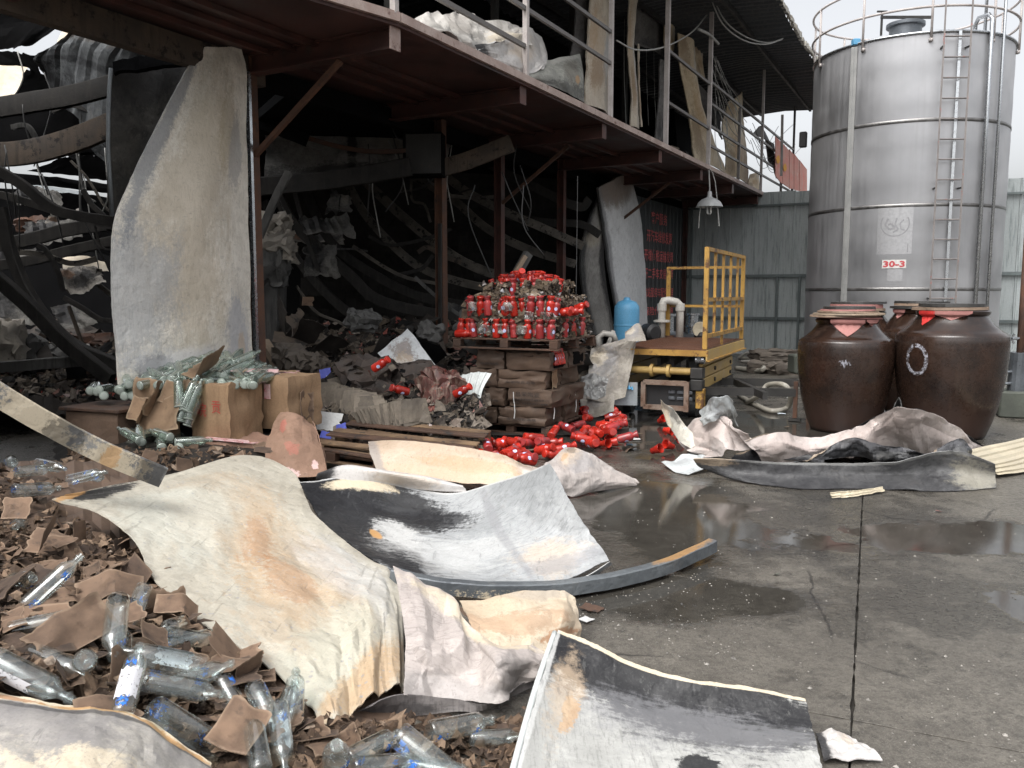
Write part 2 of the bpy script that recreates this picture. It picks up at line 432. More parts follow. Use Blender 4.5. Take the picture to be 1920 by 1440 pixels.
M['creamcorr'] = worn('cream_corrugated', (.55, .485, .36), (.42, .37, .27), .5, 0, 3, .6, 50, .1)
M['whitecorr'] = worn('white_corrugated', (.6, .63, .62), (.45, .48, .47), .4, 0, 2, .6, 50, .1, patch=((.2, .18, .16), .72))

def card_scrap(name, base, dark, pale):
    """torn board: paler torn rim, patches where the fluting shows, wet blotches"""
    n = N(name); co = n.off(n.tc()); uv = n.tc('UV'); u, v, _z = n.sep(uv)
    f = n.noise(6, 7, .65, co)
    col = n.mix(n.step(f, .3, .7), dark, base)
    e = n.math('MINIMUM', n.math('MINIMUM', u, n.math('SUBTRACT', 1.0, u)), n.math('MINIMUM', v, n.math('SUBTRACT', 1.0, v)))
    nz = n.noise(24, 5, .7, co)
    rim = n.step(n.math('ADD', e, n.math('MULTIPLY', n.math('SUBTRACT', nz, .5), .16)), .0, .07, .6, 0)
    col = n.mix(rim, col, pale)
    ang = n.math('MULTIPLY', n.rand(), 3.0)
    k = n.n.new('ShaderNodeVectorRotate'); k.rotation_type = 'Z_AXIS'; n.l.new(uv, k.inputs['Vector']); n.l.new(ang, k.inputs['Angle'])
    w = n.wave(13, k.outputs[0], .05)
    fl = n.step(n.noise(4.5, 4, .6, n.map(co, loc=(5, 3, 1))), .56, .64)
    col = n.mix(n.math('MULTIPLY', fl, n.step(w, .25, .75, 0, .3)), col, tuple(c * .4 for c in base))
    wet = n.step(n.noise(9, 6, .65, n.map(co, loc=(2, 8, 4))), .56, .68, 0, .6)
    col = n.mix(wet, col, tuple(c * .3 for c in dark))
    vv = n.math('MULTIPLY_ADD', n.rand(), .6); vv.node.inputs[2].default_value = .65
    hsv = n.n.new('ShaderNodeHueSaturation'); n.l.new(col, hsv.inputs['Color']); n.l.new(vv, hsv.inputs['Value'])
    h = n.math('ADD', n.math('MULTIPLY', n.math('MULTIPLY', fl, w), .8), n.math('ADD', n.math('MULTIPLY', nz, .5), n.math('MULTIPLY', f, .6)))
    return n.done(hsv.outputs[0], n.mix(wet, (.85, .85, .85), (.5, .5, .5)), 0, n.bump(h, .5, .006))
M['scrap_card'] = card_scrap('torn_brown_board', (.175, .112, .073), (.1, .064, .043), (.28, .2, .138))
M['scrap_wet'] = card_scrap('torn_wet_board', (.085, .055, .038), (.04, .026, .019), (.15, .105, .072))
M['scrap_tan'] = card_scrap('torn_tan_board', (.27, .18, .11), (.18, .115, .07), (.36, .27, .18))
def print_mat(name, col, lo, hi):
    n = N(name); f = n.noise(70, 4, .7, n.off(n.tc()))
    tr = n.n.new('ShaderNodeBsdfTransparent'); df = n.n.new('ShaderNodeBsdfDiffuse'); df.inputs[0].default_value = (*col, 1)
    m = n.n.new('ShaderNodeMixShader'); n.l.new(n.step(f, lo, hi), m.inputs[0]); n.l.new(tr.outputs[0], m.inputs[1]); n.l.new(df.outputs[0], m.inputs[2])
    n.l.new(m.outputs[0], n.out.inputs['Surface']); return n.m
M['blueprint'] = print_mat('blue_bottle_print', (.05, .17, .55), .44, .54)
M['bottlelabel'] = print_mat('white_bottle_label', (.5, .5, .52), .34, .46)

def flake_mat(name, stops):
    n = N(name); u, v, _z = n.sep(n.tc('UV')); co = n.tc()
    c = n.ramp(u, stops); f = n.noise(18, 7, .7, co)
    c = n.mix(n.step(f, .45, .65, 0, .55), c, (.02, .017, .015))
    return n.done(c, .85, 0, n.bump(n.noise(60, 5, .7, co), .5, .005), Specular_IOR_Level=.2)
M['flake_brown'] = flake_mat('brown_shreds', [(0, (.035, .024, .018)), (.4, (.09, .06, .041)), (.75, (.16, .107, .072)), (.93, (.22, .155, .107)), (1, (.3, .24, .19))])
M['flake_char'] = flake_mat('charred_shreds', [(0, (.012, .012, .012)), (.45, (.04, .034, .03)), (.7, (.1, .08, .06)), (.9, (.22, .19, .16)), (.97, (.3, .05, .035)), (1, (.45, .44, .42))])
M['flake_pulp'] = flake_mat('pulp_shreds', [(0, (.03, .026, .024)), (.4, (.1, .075, .055)), (.75, (.2, .155, .11)), (.9, (.3, .25, .2)), (1, (.4, .4, .42))])

# ---------------------------------------------------------------- bent sheets
def cr(p, t):
    """Catmull-Rom through a list at parameter 0..1"""
    n = len(p) - 1
    if n == 1: return p[0].lerp(p[1], t)
    x = min(max(t, 0), 1) * n; i = min(int(x), n - 1); f = x - i
    p1, p2 = p[i], p[i + 1]
    p0 = p[i - 1] if i > 0 else p1 * 2 - p2
    p3 = p[i + 2] if i + 2 <= n else p2 * 2 - p1
    return .5 * ((2 * p1) + (p2 - p0) * f + (2 * p0 - 5 * p1 + 4 * p2 - p3) * f * f + (3 * p1 - p0 - 3 * p2 + p3) * f ** 3)
def _h(i, j, k):
    r = math.sin(i * 127.1 + j * 311.7 + k * 74.7) * 43758.5453
    return (r - math.floor(r)) * 2 - 1
def facet(u, v, k):
    """piecewise flat noise: straight creases, flat facets"""
    a = .6 + k * 1.3
    w1 = mnoise.noise(Vector((u * .55, v * .55, k * 1.7))); w2 = mnoise.noise(Vector((u * .55 + 7, v * .55 + 3, k * 1.7)))
    u, v = u + .8 * w1, v + .8 * w2
    u, v = u * math.cos(a) - v * math.sin(a), u * math.sin(a) + v * math.cos(a)
    s = (u + v) * .366; x, y = u + s, v + s
    i, j = math.floor(x), math.floor(y); fx, fy = x - i, y - j
    if fx > fy: return _h(i, j, k) * (1 - fx) + _h(i + 1, j, k) * (fx - fy) + _h(i + 1, j + 1, k) * fy
    return _h(i, j, k) * (1 - fy) + _h(i, j + 1, k) * (fy - fx) + _h(i + 1, j + 1, k) * fx
def sheet_mb(curves, nu=40, nv=24, amp=.02, size=.25, soft=.02, thick=.004, seed=1, jag=.0, ribs=None, grad=None, zmin=.008, fold=.35):
    """curves: lists of Vectors, across v; a mesh with creases, thickness and ragged edges"""
    st = 0.137 * seed
    grid = []
    for j in range(nv + 1):
        v = j / nv; row = []
        for i in range(nu + 1):
            u = i / nu
            row.append(cr([cr(c, u) for c in curves], v))
        grid.append(row)
    def nrm(i, j):
        a = grid[j][min(i + 1, nu)] - grid[j][max(i - 1, 0)]; b = grid[min(j + 1, nv)][i] - grid[max(j - 1, 0)][i]
        n = a.cross(b); return n.normalized() if n.length > 1e-9 else Vector((0, 0, 1))
    nn = [[nrm(i, j) for i in range(nu + 1)] for j in range(nv + 1)]
    up = sum((q.z for r_ in nn for q in r_))
    sg = 1 if up >= 0 else -1
    out = []
    Lu = sum((grid[nv // 2][i + 1] - grid[nv // 2][i]).length for i in range(nu)); Lv = sum((grid[j + 1][nu // 2] - grid[j][nu // 2]).length for j in range(nv))
    for j in range(nv + 1):
        row = []
        for i in range(nu + 1):
            p = grid[j][i]; n = nn[j][i] * sg; u, v = i / nu * Lu, j / nv * Lv
            k = grad(i / nu, j / nv) if grad else 1.0
            d = amp * k * (facet(u / size + st * 9, v / size + st * 5, seed) + fold * facet(u / size * 2.7 + 3, v / size * 2.3, seed + 3))
            d += soft * mnoise.noise(Vector((u * 2.2 + st * 31, v * 2.2, seed * 3.3)))
            if ribs:
                w, hgt, ax = ribs; q = ((u if ax == 0 else v) / w) % 1.0
                d += hgt * min(1, max(0, (0.18 - abs(q - .5)) / .07))
            p = p + n * d
            if jag and (i in (0, nu) or j in (0, nv)):
                e = jag * (mnoise.noise(Vector((u * 14, v * 14, seed))) + .6 * mnoise.noise(Vector((u * 47, v * 47, seed))))
                tu = (grid[j][min(i + 1, nu)] - grid[j][max(i - 1, 0)]).normalized(); tv = (grid[min(j + 1, nv)][i] - grid[max(j - 1, 0)][i]).normalized()
                p = p + (tv * e if j in (0, nv) else tu * e)
            if p.z < zmin: p = Vector((p.x, p.y, zmin + .002 * (1 + mnoise.noise(p * 5))))
            row.append(p)
        out.append(row)
    mb = MB(); vs = []; uv = []
    for j in range(nv + 1):
        for i in range(nu + 1): vs.append(out[j][i]); uv.append((i / nu, j / nv))
    m = len(vs)
    for j in range(nv + 1):
        for i in range(nu + 1): vs.append(out[j][i] - nn[j][i] * sg * thick); uv.append((i / nu, j / nv))
    q = lambda i, j: j * (nu + 1) + i
    fs = []
    for j in range(nv):
        for i in range(nu):
            f = (q(i, j), q(i + 1, j), q(i + 1, j + 1), q(i, j + 1))
            b = tuple(m + x for x in reversed(f))
            if sg < 0: f = tuple(reversed(f)); b = tuple(reversed(b))
            fs.append(f); fs.append(b)
    def rim(a, b):
        f = (a, a + m, b + m, b)
        fs.append(f if sg > 0 else tuple(reversed(f)))
    for i in range(nu): rim(q(i, 0), q(i + 1, 0)); rim(q(i + 1, nv), q(i, nv))
    for j in range(nv): rim(q(0, j + 1), q(0, j)); rim(q(nu, j), q(nu, j + 1))
    mb.add(vs, fs); mb.uv = uv
    return mb
def sheet(name, mat, curves, parent=None, sharp=28, **kw):
    o = sheet_mb(curves, **kw).obj(name, mat, parent)
    return smooth_by_angle(o, min(sharp, 9))
def gz(lst): return [G(*p) for p in lst]
def fx(lst, t=0.0): return [FX(p[0], p[1], p[2] if len(p) > 2 else t) for p in lst]
def yy(lst, y=None): return [Y(p[0], p[1], p[2] if len(p) > 2 else y) for p in lst]

# ---------------------------------------------------------------- ground: wet concrete slabs
def concrete():
    n = N('wet_concrete'); co = n.tc()
    def blob(x, y, rx, ry, en=.5, soft=.35, sc=1.6):
        mp = n.map(n.map(co, (1, 1, 1), (-x, -y, 0)), (1 / rx, 1 / ry, 0))
        k = n.n.new('ShaderNodeVectorMath'); k.operation = 'LENGTH'; n.l.new(mp, k.inputs[0])
        nz = n.noise(sc, 7, .62, co)
        return n.step(n.math('ADD', k.outputs['Value'], n.math('MULTIPLY', n.math('SUBTRACT', nz, .5), en * 2)), 1 - soft, 1.05, 1, 0)
    broad = n.noise(.55, 6, .6, co)
    mid = n.noise(3.2, 11, .74, co)
    fine = n.noise(32, 8, .78, co)
    grit = n.noise(140, 3, .6, co)
    dry = n.mix(n.step(mid, .3, .7), (.078, .07, .059), (.16, .146, .123))
    dry = n.mix(n.step(fine, .46, .6, 0, .65), dry, (.055, .049, .041))
    dry = n.mix(n.step(n.noise(9, 10, .78, n.map(co, loc=(3, 6, 0))), .53, .58, 0, .55), dry, (.06, .054, .046))
    dry = n.mix(n.step(grit, .56, .66, 0, .65), dry, (.25, .235, .205))
    wetn = n.step(n.math('ADD', n.math('MULTIPLY', broad, .6), n.math('MULTIPLY', mid, .45)), .5, .565, 0, .85)
    puddle = blob(1.15, 6.0, .9, 1.6, .6)
    puddle = n.math('MAXIMUM', puddle, blob(3.1, 5.3, 1.7, .5, 1.5, .3, 2.6))
    puddle = n.math('MAXIMUM', puddle, blob(2.62, 4.05, .16, .4, 1.0, .2, 5))
    puddle = n.math('MAXIMUM', puddle, blob(0.9, 4.25, 1.0, .42, .9, .4, 2.4))
    puddle = n.math('MAXIMUM', puddle, blob(2.2, 9.5, 2.6, 2.2, .9, .35))
    wet = n.math('MAXIMUM', wetn, puddle)
    soot = n.step(n.noise(.9, 7, .7, n.map(co, loc=(4, 9, 0))), .56, .68, 0, .7)
    col = n.mix(wet, dry, n.mix(.66, dry, (.011, .0105, .0095)))
    col = n.mix(n.math('MULTIPLY', soot, .8), col, (.016, .0155, .015))
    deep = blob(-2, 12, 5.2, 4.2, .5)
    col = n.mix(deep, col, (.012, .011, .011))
    chalk = n.step(n.noise(7, 6, .7, n.map(co, loc=(1, 4, 0))), .68, .75, 0, .5)
    col = n.mix(chalk, col, (.27, .26, .23))
    cn = n.noise(2.5, 4, .6, co, col=True)
    mx = n.n.new('ShaderNodeMix'); mx.data_type = 'VECTOR'; mx.inputs[0].default_value = .12
    n.l.new(co, mx.inputs[4]); n.l.new(cn, mx.inputs[5])
    crk = n.vor(.55, mx.outputs[1], feat='DISTANCE_TO_EDGE')
    cm = n.math('MULTIPLY', n.step(crk, .0, .006, 1, 0), n.step(n.noise(.8, 2, .5, co), .52, .6))
    col = n.mix(n.math('MULTIPLY', cm, .8), col, (.012, .011, .01))
    rough = n.mix(wet, n.step(fine, .35, .65, .26, .56), n.step(fine, .38, .62, .06, .3))
    rough = n.mix(puddle, rough, (.035, .035, .035))
    h = n.math('ADD', n.math('MULTIPLY', mid, .8), n.math('ADD', n.math('MULTIPLY', fine, .35), n.math('MULTIPLY', grit, .14)))
    h = n.math('MULTIPLY', h, n.math('SUBTRACT', 1.0, n.math('MULTIPLY', puddle, .97)))
    return n.done(col, rough, 0, n.bump(h, .75, .02))
M['concrete'] = concrete()
gb = MB(); gb.add([(-400, -400, -.035), (400, -400, -.035), (400, 400, -.035), (-400, 400, -.035)], [(0, 1, 2, 3)])
M['joint'] = worn('dirt_filled_joint', (.05, .045, .038), (.028, .025, .021), .8, 0, 2, .6, 40, .4)
ground = gb.obj('ground', M['joint'], local=True); tag(ground, kind='structure')
ground['label'] = 'wet dark concrete yard with puddles and joints'
SA = R(23.4); SE = Vector((math.sin(SA), math.cos(SA), 0)); SN = Vector((math.cos(SA), -math.sin(SA), 0))
S0 = G(1597, 1350)
def slab(i, j):
    g = .0045; Lx, Ly = 3.6, 4.2
    x0, x1, y0, y1 = i * Lx + g, (i + 1) * Lx - g, j * Ly + g, (j + 1) * Ly - g
    near = abs(i) <= 2 and -1 <= j <= 2
    st = .06 if near else .5
    pts = []
    def run(a, b, axis, fixed):
        k = max(1, int(abs(b - a) / st)); r = []
        for q in range(k):
            t = a + (b - a) * q / k
            w = .004 * mnoise.noise(Vector((t * 3, fixed * 7, axis))) + .006 * mnoise.noise(Vector((t * 13, fixed * 5, axis + 4)))
            w2 = .03 * mnoise.noise(Vector((t * .7, round(fixed / 3.0) * 9.0, axis)))
            inw = max(-.004, w) * (1 if fixed in (x0, y0) else -1) + w2 * 0
            r.append((fixed + inw, t) if axis == 0 else (t, fixed + inw))
        return r
    pts = run(x0, x1, 1, y0) + run(y0, y1, 0, x1) + run(x1, x0, 1, y1) + run(y1, y0, 0, x0)
    P3 = [S0 + SN * a + SE * b for a, b in pts]
    k = len(P3); mb = MB()
    c = P3[0].lerp(P3[len(P3) // 2], .5)
    top = [Vector((p.x, p.y, 0)) for p in P3]; low = [Vector((p.x, p.y, -.034)) for p in P3]
    inn = [Vector((lerp(p.x, c.x, .0008), lerp(p.y, c.y, .0008), 0)) for p in P3]
    edge = [Vector((p.x, p.y, -.0015)) for p in P3]
    mb.add(inn + edge + low, [tuple(range(k))] + [(q, k + q, k + (q + 1) % k, (q + 1) % k) for q in range(k)] + [(k + q, 2 * k + q, 2 * k + (q + 1) % k, k + (q + 1) % k) for q in range(k)])
    mb.obj('concrete_slab', M['concrete'], ground)
for i in range(-5, 6):
    for j in range(-1, 6): slab(i, j)

# ---------------------------------------------------------------- grey sheet fence across the end of the yard
FS = 15.75
fence = thing('sheet_fence', 'tall grey green corrugated sheet fence across the end of the yard', 'fence', FP(FS, 0, 0))
def rib_panel(w, z0, z1, pitch, dep):
    pr_ = []; x = 0.0
    while x < w - 1e-6:
        e = min(x + pitch, w)
        pr_ += [(x, 0), (e - .05, 0), (e - .04, dep), (e - .012, dep)]
        x = e
    pr_.append((w, 0)); return pr_
for k in range(11):
    mb = MB(); pf = rib_panel(.985, 0, 4.2, .33, .022); z1 = 4.2 + rnd.uniform(-.02, .02)
    vs = []; fs = []
    for x, d in pf:
        for z in (.02, z1): vs.append(FP(FS - d, -.15 + k * .99 + x, z))
    for q in range(len(pf) - 1): fs.append((q * 2, q * 2 + 2, q * 2 + 3, q * 2 + 1))
    vs += [FP(FS + .02, -.15 + k * .99, .02), FP(FS + .02, -.15 + k * .99 + .985, .02), FP(FS + .02, -.15 + k * .99 + .985, z1), FP(FS + .02, -.15 + k * .99, z1)]
    b = len(vs); fs += [(b - 4, b - 1, b - 2, b - 3)]
    mb.add(vs, fs); mb.obj('panel', M['fence'], fence)
for z, h in ((.95, .07), (2.05, .08), (3.86, .05)):
    MB().bar(FP(FS - .06, -.1, z), FP(FS - .06, 10.6, z), .06, h).obj('rail', M['fence_rail'], fence)
for t, zt in ((.15, 3.9), (2.45, 2.05), (3.0, 2.05), (6.9, 4.1), (7.25, 4.1), (10, 4.1)):
    MB().bar(FP(FS - .12, t, 0), FP(FS - .12, t, zt), .06, .06, up=FE).obj('post', M['fence_rail'], fence)

# ---------------------------------------------------------------- stainless storage tank
TD = 20.0; TA = R(24.9); TC = Vector((math.sin(TA) * TD, math.cos(TA) * TD, 0)); TR = 1.915; TH = 6.5
TF = Vector((-math.sin(TA), -math.cos(TA), 0)); TRt = Vector((math.cos(TA), -math.sin(TA), 0))
def TP(phi, z, off=0.0): return TC + (TF * math.cos(phi) + TRt * math.sin(phi)) * (TR + off) + Vector((0, 0, z))
def proj(p):
    z = p.z - EYE; dd = p.y * _c - z * _s; up_ = p.y * _s + z * _c
    return 960 + FPX * p.x / dd, 720 - FPX * up_ / dd
def phi_at(px, z):
    a, b = R(-84), R(84)
    for _ in range(40):
        m = (a + b) / 2
        if proj(TP(m, z))[0] < px: a = m
        else: b = m
    return a
def tank_steel():
    n = N('brushed_stainless'); co = n.tc()
    st = n.noise(5, 5, .6, n.map(co, (2.2, 2.2, .06)))
    fn = n.noise(30, 4, .6, n.map(co, (3, 3, .05)))
    bl = n.noise(.9, 5, .55, co)
    c = n.mix(n.step(bl, .3, .7), (.42, .42, .43), (.54, .54, .55))
    c = n.mix(n.step(st, .5, .75, 0, .16), c, (.4, .39, .385))
    rust = n.step(n.noise(4, 6, .7, n.map(co, (1, 1, .3), (3, 1, 6))), .66, .78, 0, .35)
    c = n.mix(rust, c, (.22, .15, .11))
    r = n.step(n.math('ADD', n.math('MULTIPLY', st, .5), n.math('MULTIPLY', bl, .5)), .35, .65, .46, .6)
    return n.done(c, r, 1.0, n.bump(fn, .05, .004), Anisotropic=.6)
M['tank'] = tank_steel()
M['seam'] = worn('dull_weld_seam', (.26, .255, .25), (.14, .135, .13), .4, .8, 8, .6, 40, .3)
tank = thing('storage_tank', 'tall stainless steel storage tank with ladder and sign 30-3', 'tank', TC)
pf = [(TR - .25, 0), (TR, .02)]
rr_ = random.Random(3)
for k in range(1, 27): pf.append((TR + .004 * math.sin(k * 2.1), TH * k / 26.5))
pf += [(TR, TH), (TR - .03, TH + .03), (TR * .6, TH + .22), (0, TH + .38)]
o = MB().lathe(pf, 96).obj('shell', M['tank'], tank, local=True); smooth_by_angle(o, 35)
for z in (1.68, 3.3, 4.9):
    mb = MB(); mb.lathe([(TR + .001, z - .035), (TR + .009, z - .03), (TR + .009, z + .03), (TR + .001, z + .035)], 96); smooth_by_angle(mb.obj('weld_band', M['seam'], tank, local=True), 60)
mb = MB(); mb.tube([TP(2 * math.pi * k / 64, TH + .01, .012) for k in range(64)], .028, 8, closed=True); mb.obj('top_rim', M['steel'], tank, smooth=True)
# guard rail
rail = bpy.data.objects.new('guard_rail', None); COL.objects.link(rail); rail.parent = tank
for z in (.46, .98):
    mb = MB(); mb.tube([TP(2 * math.pi * k / 72, TH + z, .05) for k in range(72)], .024, 8, closed=True); mb.obj('rail', M['white_rail'], rail, smooth=True)
for k in range(10):
    a = phi_at(1622, 6.9) + k * R(36)
    mb = MB(); mb.tube([TP(a, TH - .12, .05), TP(a, TH + 1.0, .05)], .024, 8); mb.box(TP(a, TH - .14, .03), (.05, .08, .06)); mb.obj('rail_post', M['white_rail'], rail, smooth=True)
# manhole
mh = TC + TRt * -.12 + TF * 1.15; mb = MB(); mb.lathe([(.3, TH), (.3, TH + .35), (.36, TH + .36), (.36, TH + .42), (.2, TH + .47), (0, TH + .49)], 28, c=mh); smooth_by_angle(mb.obj('manhole', M['darksteel'], tank), 40)
mb = MB(); mb.bar(mh + Vector((-.5, 0, TH + .55)), mh + Vector((.5, 0, TH + .55)), .05, .05); mb.bar(mh + Vector((-.48, 0, TH + .2)), mh + Vector((-.48, 0, TH + .66)), .035, .035, up=(0, 1, 0)); mb.bar(mh + Vector((0, 0, TH + .44)), mh + Vector((0, 0, TH + .56)), .04, .04, up=(0, 1, 0)); mb.bar(mh + Vector((-.58, 0, TH + .66)), mh + Vector((-.38, 0, TH + .66)), .03, .03); mb.obj('manhole_clamp', M['blacksteel'], tank)
# ladder
lad = bpy.data.objects.new('ladder', None); COL.objects.link(lad); lad.parent = tank
pa, pb = phi_at(1752, 4), phi_at(1797, 4)
M['ladderpaint'] = worn('grey_ladder_red_wear', (.24, .22, .21), (.15, .135, .13), .5, .3, 5, .6, 50, .1, patch=((.42, .06, .05), .6))
for a in (pa, pb): MB().bar(TP(a, .5, .16), TP(a, TH + 1.05, .16), .045, .03, up=TRt).obj('stile', M['ladderpaint'], lad)
z = .75
while z < TH + .1:
    MB().tube([TP(pa, z, .16), TP(pb, z, .16)], .016, 6).obj('rung', M['ladderpaint'], lad); z += .375
for z in (1.5, 3.6, 6.2):
    for a in (pa, pb): MB().bar(TP(a, z, .0), TP(a, z, .17), .03, .03).obj('bracket', M['blacksteel'], lad)
MB().bar(TP((pa + pb) / 2 + R(3.2), .4, .02), TP((pa + pb) / 2 + R(3.2), TH, .02), .1, .05, up=TRt).obj('cable_tray', M['steel'], tank)
M['dullsteel'] = worn('dull_galvanised_steel', (.3, .3, .29), (.2, .2, .195), .5, .5, 4, .6, 50, .1)
# conduit on the left
a = phi_at(1592, 3.5)
mb = MB(); mb.bar(TP(a, .3, .035), TP(a, TH - .05, .035), .115, .06, up=TF); mb.bar(TP(a, .3, .07), TP(a, TH - .05, .07), .03, .03, up=TF); mb.obj('conduit', M['dullsteel'], tank)
MB().box(TP(a, TH + .05, .0), (.14, .14, .12), bev=.01).obj('junction_box', M['blue'], tank)
for px, top in ((1836, .35), (1858, .9)):
    a = phi_at(px, 3.5); ins = TP(a, TH + top, -.32); ins2 = TP(a, TH - .1, -.32)
    mb = MB(); mb.tube([TP(a, .7, .06), TP(a, TH + top - .1, .06), TP(a, TH + top, -.02), TP(a, TH + top, -.25), TP(a, TH + top - .1, -.32), ins2], .04 if top < .5 else .03, 8); mb.obj('pipe', M['steel'], tank, smooth=True)
# sign plate and faded emblem
def wrap_quad(p0, p1, z0, z1, off, n=8):
    mb = MB(); vs = []; fs = []
    for k in range(n + 1):
        a = lerp(p0, p1, k / n); vs += [TP(a, z0, off), TP(a, z1, off), TP(a, z0, off - .006), TP(a, z1, off - .006)]
    for k in range(n):
        b = k * 4; fs += [(b, b + 4, b + 5, b + 1), (b + 1, b + 5, b + 7, b + 3), (b, b + 2, b + 6, b + 4)]
    fs += [(0, 1, 3, 2), (n * 4, n * 4 + 2, n * 4 + 3, n * 4 + 1)]
    return mb.add(vs, fs)
def tz(py, phi):
    lo, hi = 0, 8
    for _ in range(40):
        m = (lo + hi) / 2
        if proj(TP(phi, m))[1] > py: lo = m
        else: hi = m
    return lo
def text_mesh(body, size=1.0, bold=0.0):
    c = bpy.data.curves.new('lettering', 'FONT'); c.body = body; c.size = size; c.resolution_u = 2; c.offset = bold
    c.align_x = 'CENTER'; c.align_y = 'CENTER'
    o = bpy.data.objects.new('lettering', c); COL.objects.link(o)
    dg = bpy.context.evaluated_depsgraph_get(); me = bpy.data.meshes.new_from_object(o.evaluated_get(dg))
    vs = [Vector(v.co) for v in me.vertices]; fs = [tuple(p.vertices) for p in me.polygons]
    bpy.data.objects.remove(o); bpy.data.curves.remove(c); bpy.data.meshes.remove(me)
    xs = [v.x for v in vs]; ys = [v.y for v in vs]; cx, cy = (min(xs) + max(xs)) / 2, (min(ys) + max(ys)) / 2
    return [v - Vector((cx, cy, 0)) for v in vs], fs, max(xs) - min(xs), max(ys) - min(ys)
def lettering(body, fn, w, h, mat, parent, bold=0.0, name='lettering'):
    """writing laid on a surface: fn maps x, y in -w/2..w/2, -h/2..h/2 to a point"""
    vs, fs, tw, th = text_mesh(body, 1.0, bold)
    mb = MB(); mb.add([fn(v.x / tw * w, v.y / th * h) for v in vs], fs)
    return mb.obj(name, mat, parent)
s0, s1 = phi_at(1654, 2.2), phi_at(1699, 2.2); sm = (s0 + s1) / 2; z0, z1 = tz(503, sm), tz(487, sm)
M['plate'] = flat('white_sign_plate', (.62, .6, .57), .4)
sp = wrap_quad(s0, s1, z0, z1, .012).obj('sign_plate', M['plate'], tank)
lettering('30-3', lambda x, y: TP(sm + x / TR, (z0 + z1) / 2 + y, .0155), (s1 - s0) * TR * .9, (z1 - z0) * .74, M['red_text'], sp, bold=.035)
e0, e1 = phi_at(1645, 2.8), phi_at(1711, 2.8); em = (e0 + e1) / 2; y0, y1 = tz(477, em), tz(387, em)
M['decal'] = flat('pale_decal_film', (.44, .44, .45), .42, .7)
M['decalink'] = flat('faded_decal_ink', (.31, .31, .32), .5, .5)
dc = wrap_quad(e0, e1, y0, y1, .006).obj('faded_decal', M['decal'], tank)
def dd_(x, y): return TP(em + x / TR, (y0 + y1) / 2 + y, .0085)
Wd, Hd = (e1 - e0) * TR, y1 - y0
def stroke(pts, w):
    mb = MB()
    for (a, b) in zip(pts[:-1], pts[1:]):
        d = Vector((b[0] - a[0], b[1] - a[1])); l = d.length or 1; nx, ny = -d.y / l * w, d.x / l * w
        mb.add([dd_(a[0] + nx, a[1] + ny), dd_(b[0] + nx, b[1] + ny), dd_(b[0] - nx, b[1] - ny), dd_(a[0] - nx, a[1] - ny)], [(0, 1, 2, 3)])
    return mb
ring = [(Wd * .4 * math.cos(R(q)), Hd * .14 + Wd * .38 * math.sin(R(q))) for q in range(150, 400, 10)]
stroke(ring, .012).obj('emblem_ring', M['decalink'], dc)
stroke([(-Wd * .2, Hd * .25), (-Wd * .28, Hd * .12), (-Wd * .15, Hd * .02), (0, Hd * .05), (-Wd * .1, Hd * .14), (-Wd * .2, Hd * .12)], .02).obj('emblem_stroke', M['decalink'], dc)
stroke([(Wd * .05, Hd * .26), (Wd * .0, Hd * .12), (Wd * .1, Hd * .02), (-Wd * .05, -Hd * .04)], .016).obj('emblem_stroke', M['decalink'], dc)
stroke([(Wd * .25, Hd * .22), (Wd * .14, Hd * .14), (Wd * .18, Hd * .02), (Wd * .28, Hd * .0)], .014).obj('emblem_stroke', M['decalink'], dc)
mb = MB(); mb.add([dd_(-Wd * .45, -Hd * .46), dd_(Wd * .4, -Hd * .46), dd_(Wd * .4, -Hd * .28), dd_(-Wd * .45, -Hd * .28)], [(0, 1, 2, 3)]); mb.obj('caption_bar', M['decalink'], dc)
wrap_quad(phi_at(1663, 1.9), phi_at(1692, 1.9), tz(528, sm), tz(505, sm), .005).obj('pale_patch', M['decal'], tank)

# ---------------------------------------------------------------- burnt two-storey warehouse
bld = thing('burnt_warehouse', 'fire gutted two storey steel warehouse with balcony along its front', 'building', FP(0, 0, 0))
ZD = 4.1
# balcony deck
ol = [(20.2, 1.96), (0, 1.96), (-3.2, 1.1), (-3.2, -.3), (20.2, -.3)]
MB().prism([FP(s, t, ZD) for s, t in reversed(ol)], .05, (0, 0, 1)).obj('balcony_deck', M['deck'], bld)
nb = 0
for a, b in (((20.2, 1.975), (0, 1.975)), ((-.02, 1.975), (-3.2, 1.115))):
    MB().bar(FP(a[0], a[1], ZD + .075), FP(b[0], b[1], ZD + .075), .045, .085).obj('deck_edge', M['edge'], bld)
for k in range(-1, 9):
    s = 2.58 * k; t1 = 1.9 if k >= 0 else 1.2
    mb = MB(); mb.bar(FP(s, -.1, ZD - .012), FP(s, t1, ZD - .012), .14, .018); mb.bar(FP(s, -.1, ZD - .205), FP(s, t1, ZD - .2), .14, .018)
    mb.bar(FP(s, -.1, ZD - .11), FP(s, t1, ZD - .11), .018, .19); mb.obj('cantilever_beam', M['maroon'], bld)
    MB().box(FP(s, t1 + .012, ZD - .105), (.16, .014, .21), rz=-FA + math.pi / 2).obj('beam_end_plate', M['edge'] if k == 0 else M['maroon'], bld)
for t in (.5, 1.0, 1.45):
    MB().bar(FP(-3.1, t * .6, ZD - .03), FP(20, t, ZD - .035), .06, .05).obj('deck_joist', M['maroon'], bld)
# struts from posts to beams
for s in (0.0, 5.37, 10.32):
    MB().bar(FP(s, .04, 3.05), FP(s, 1.25, ZD - .22), .05, .05).obj('strut', M['rust'], bld)
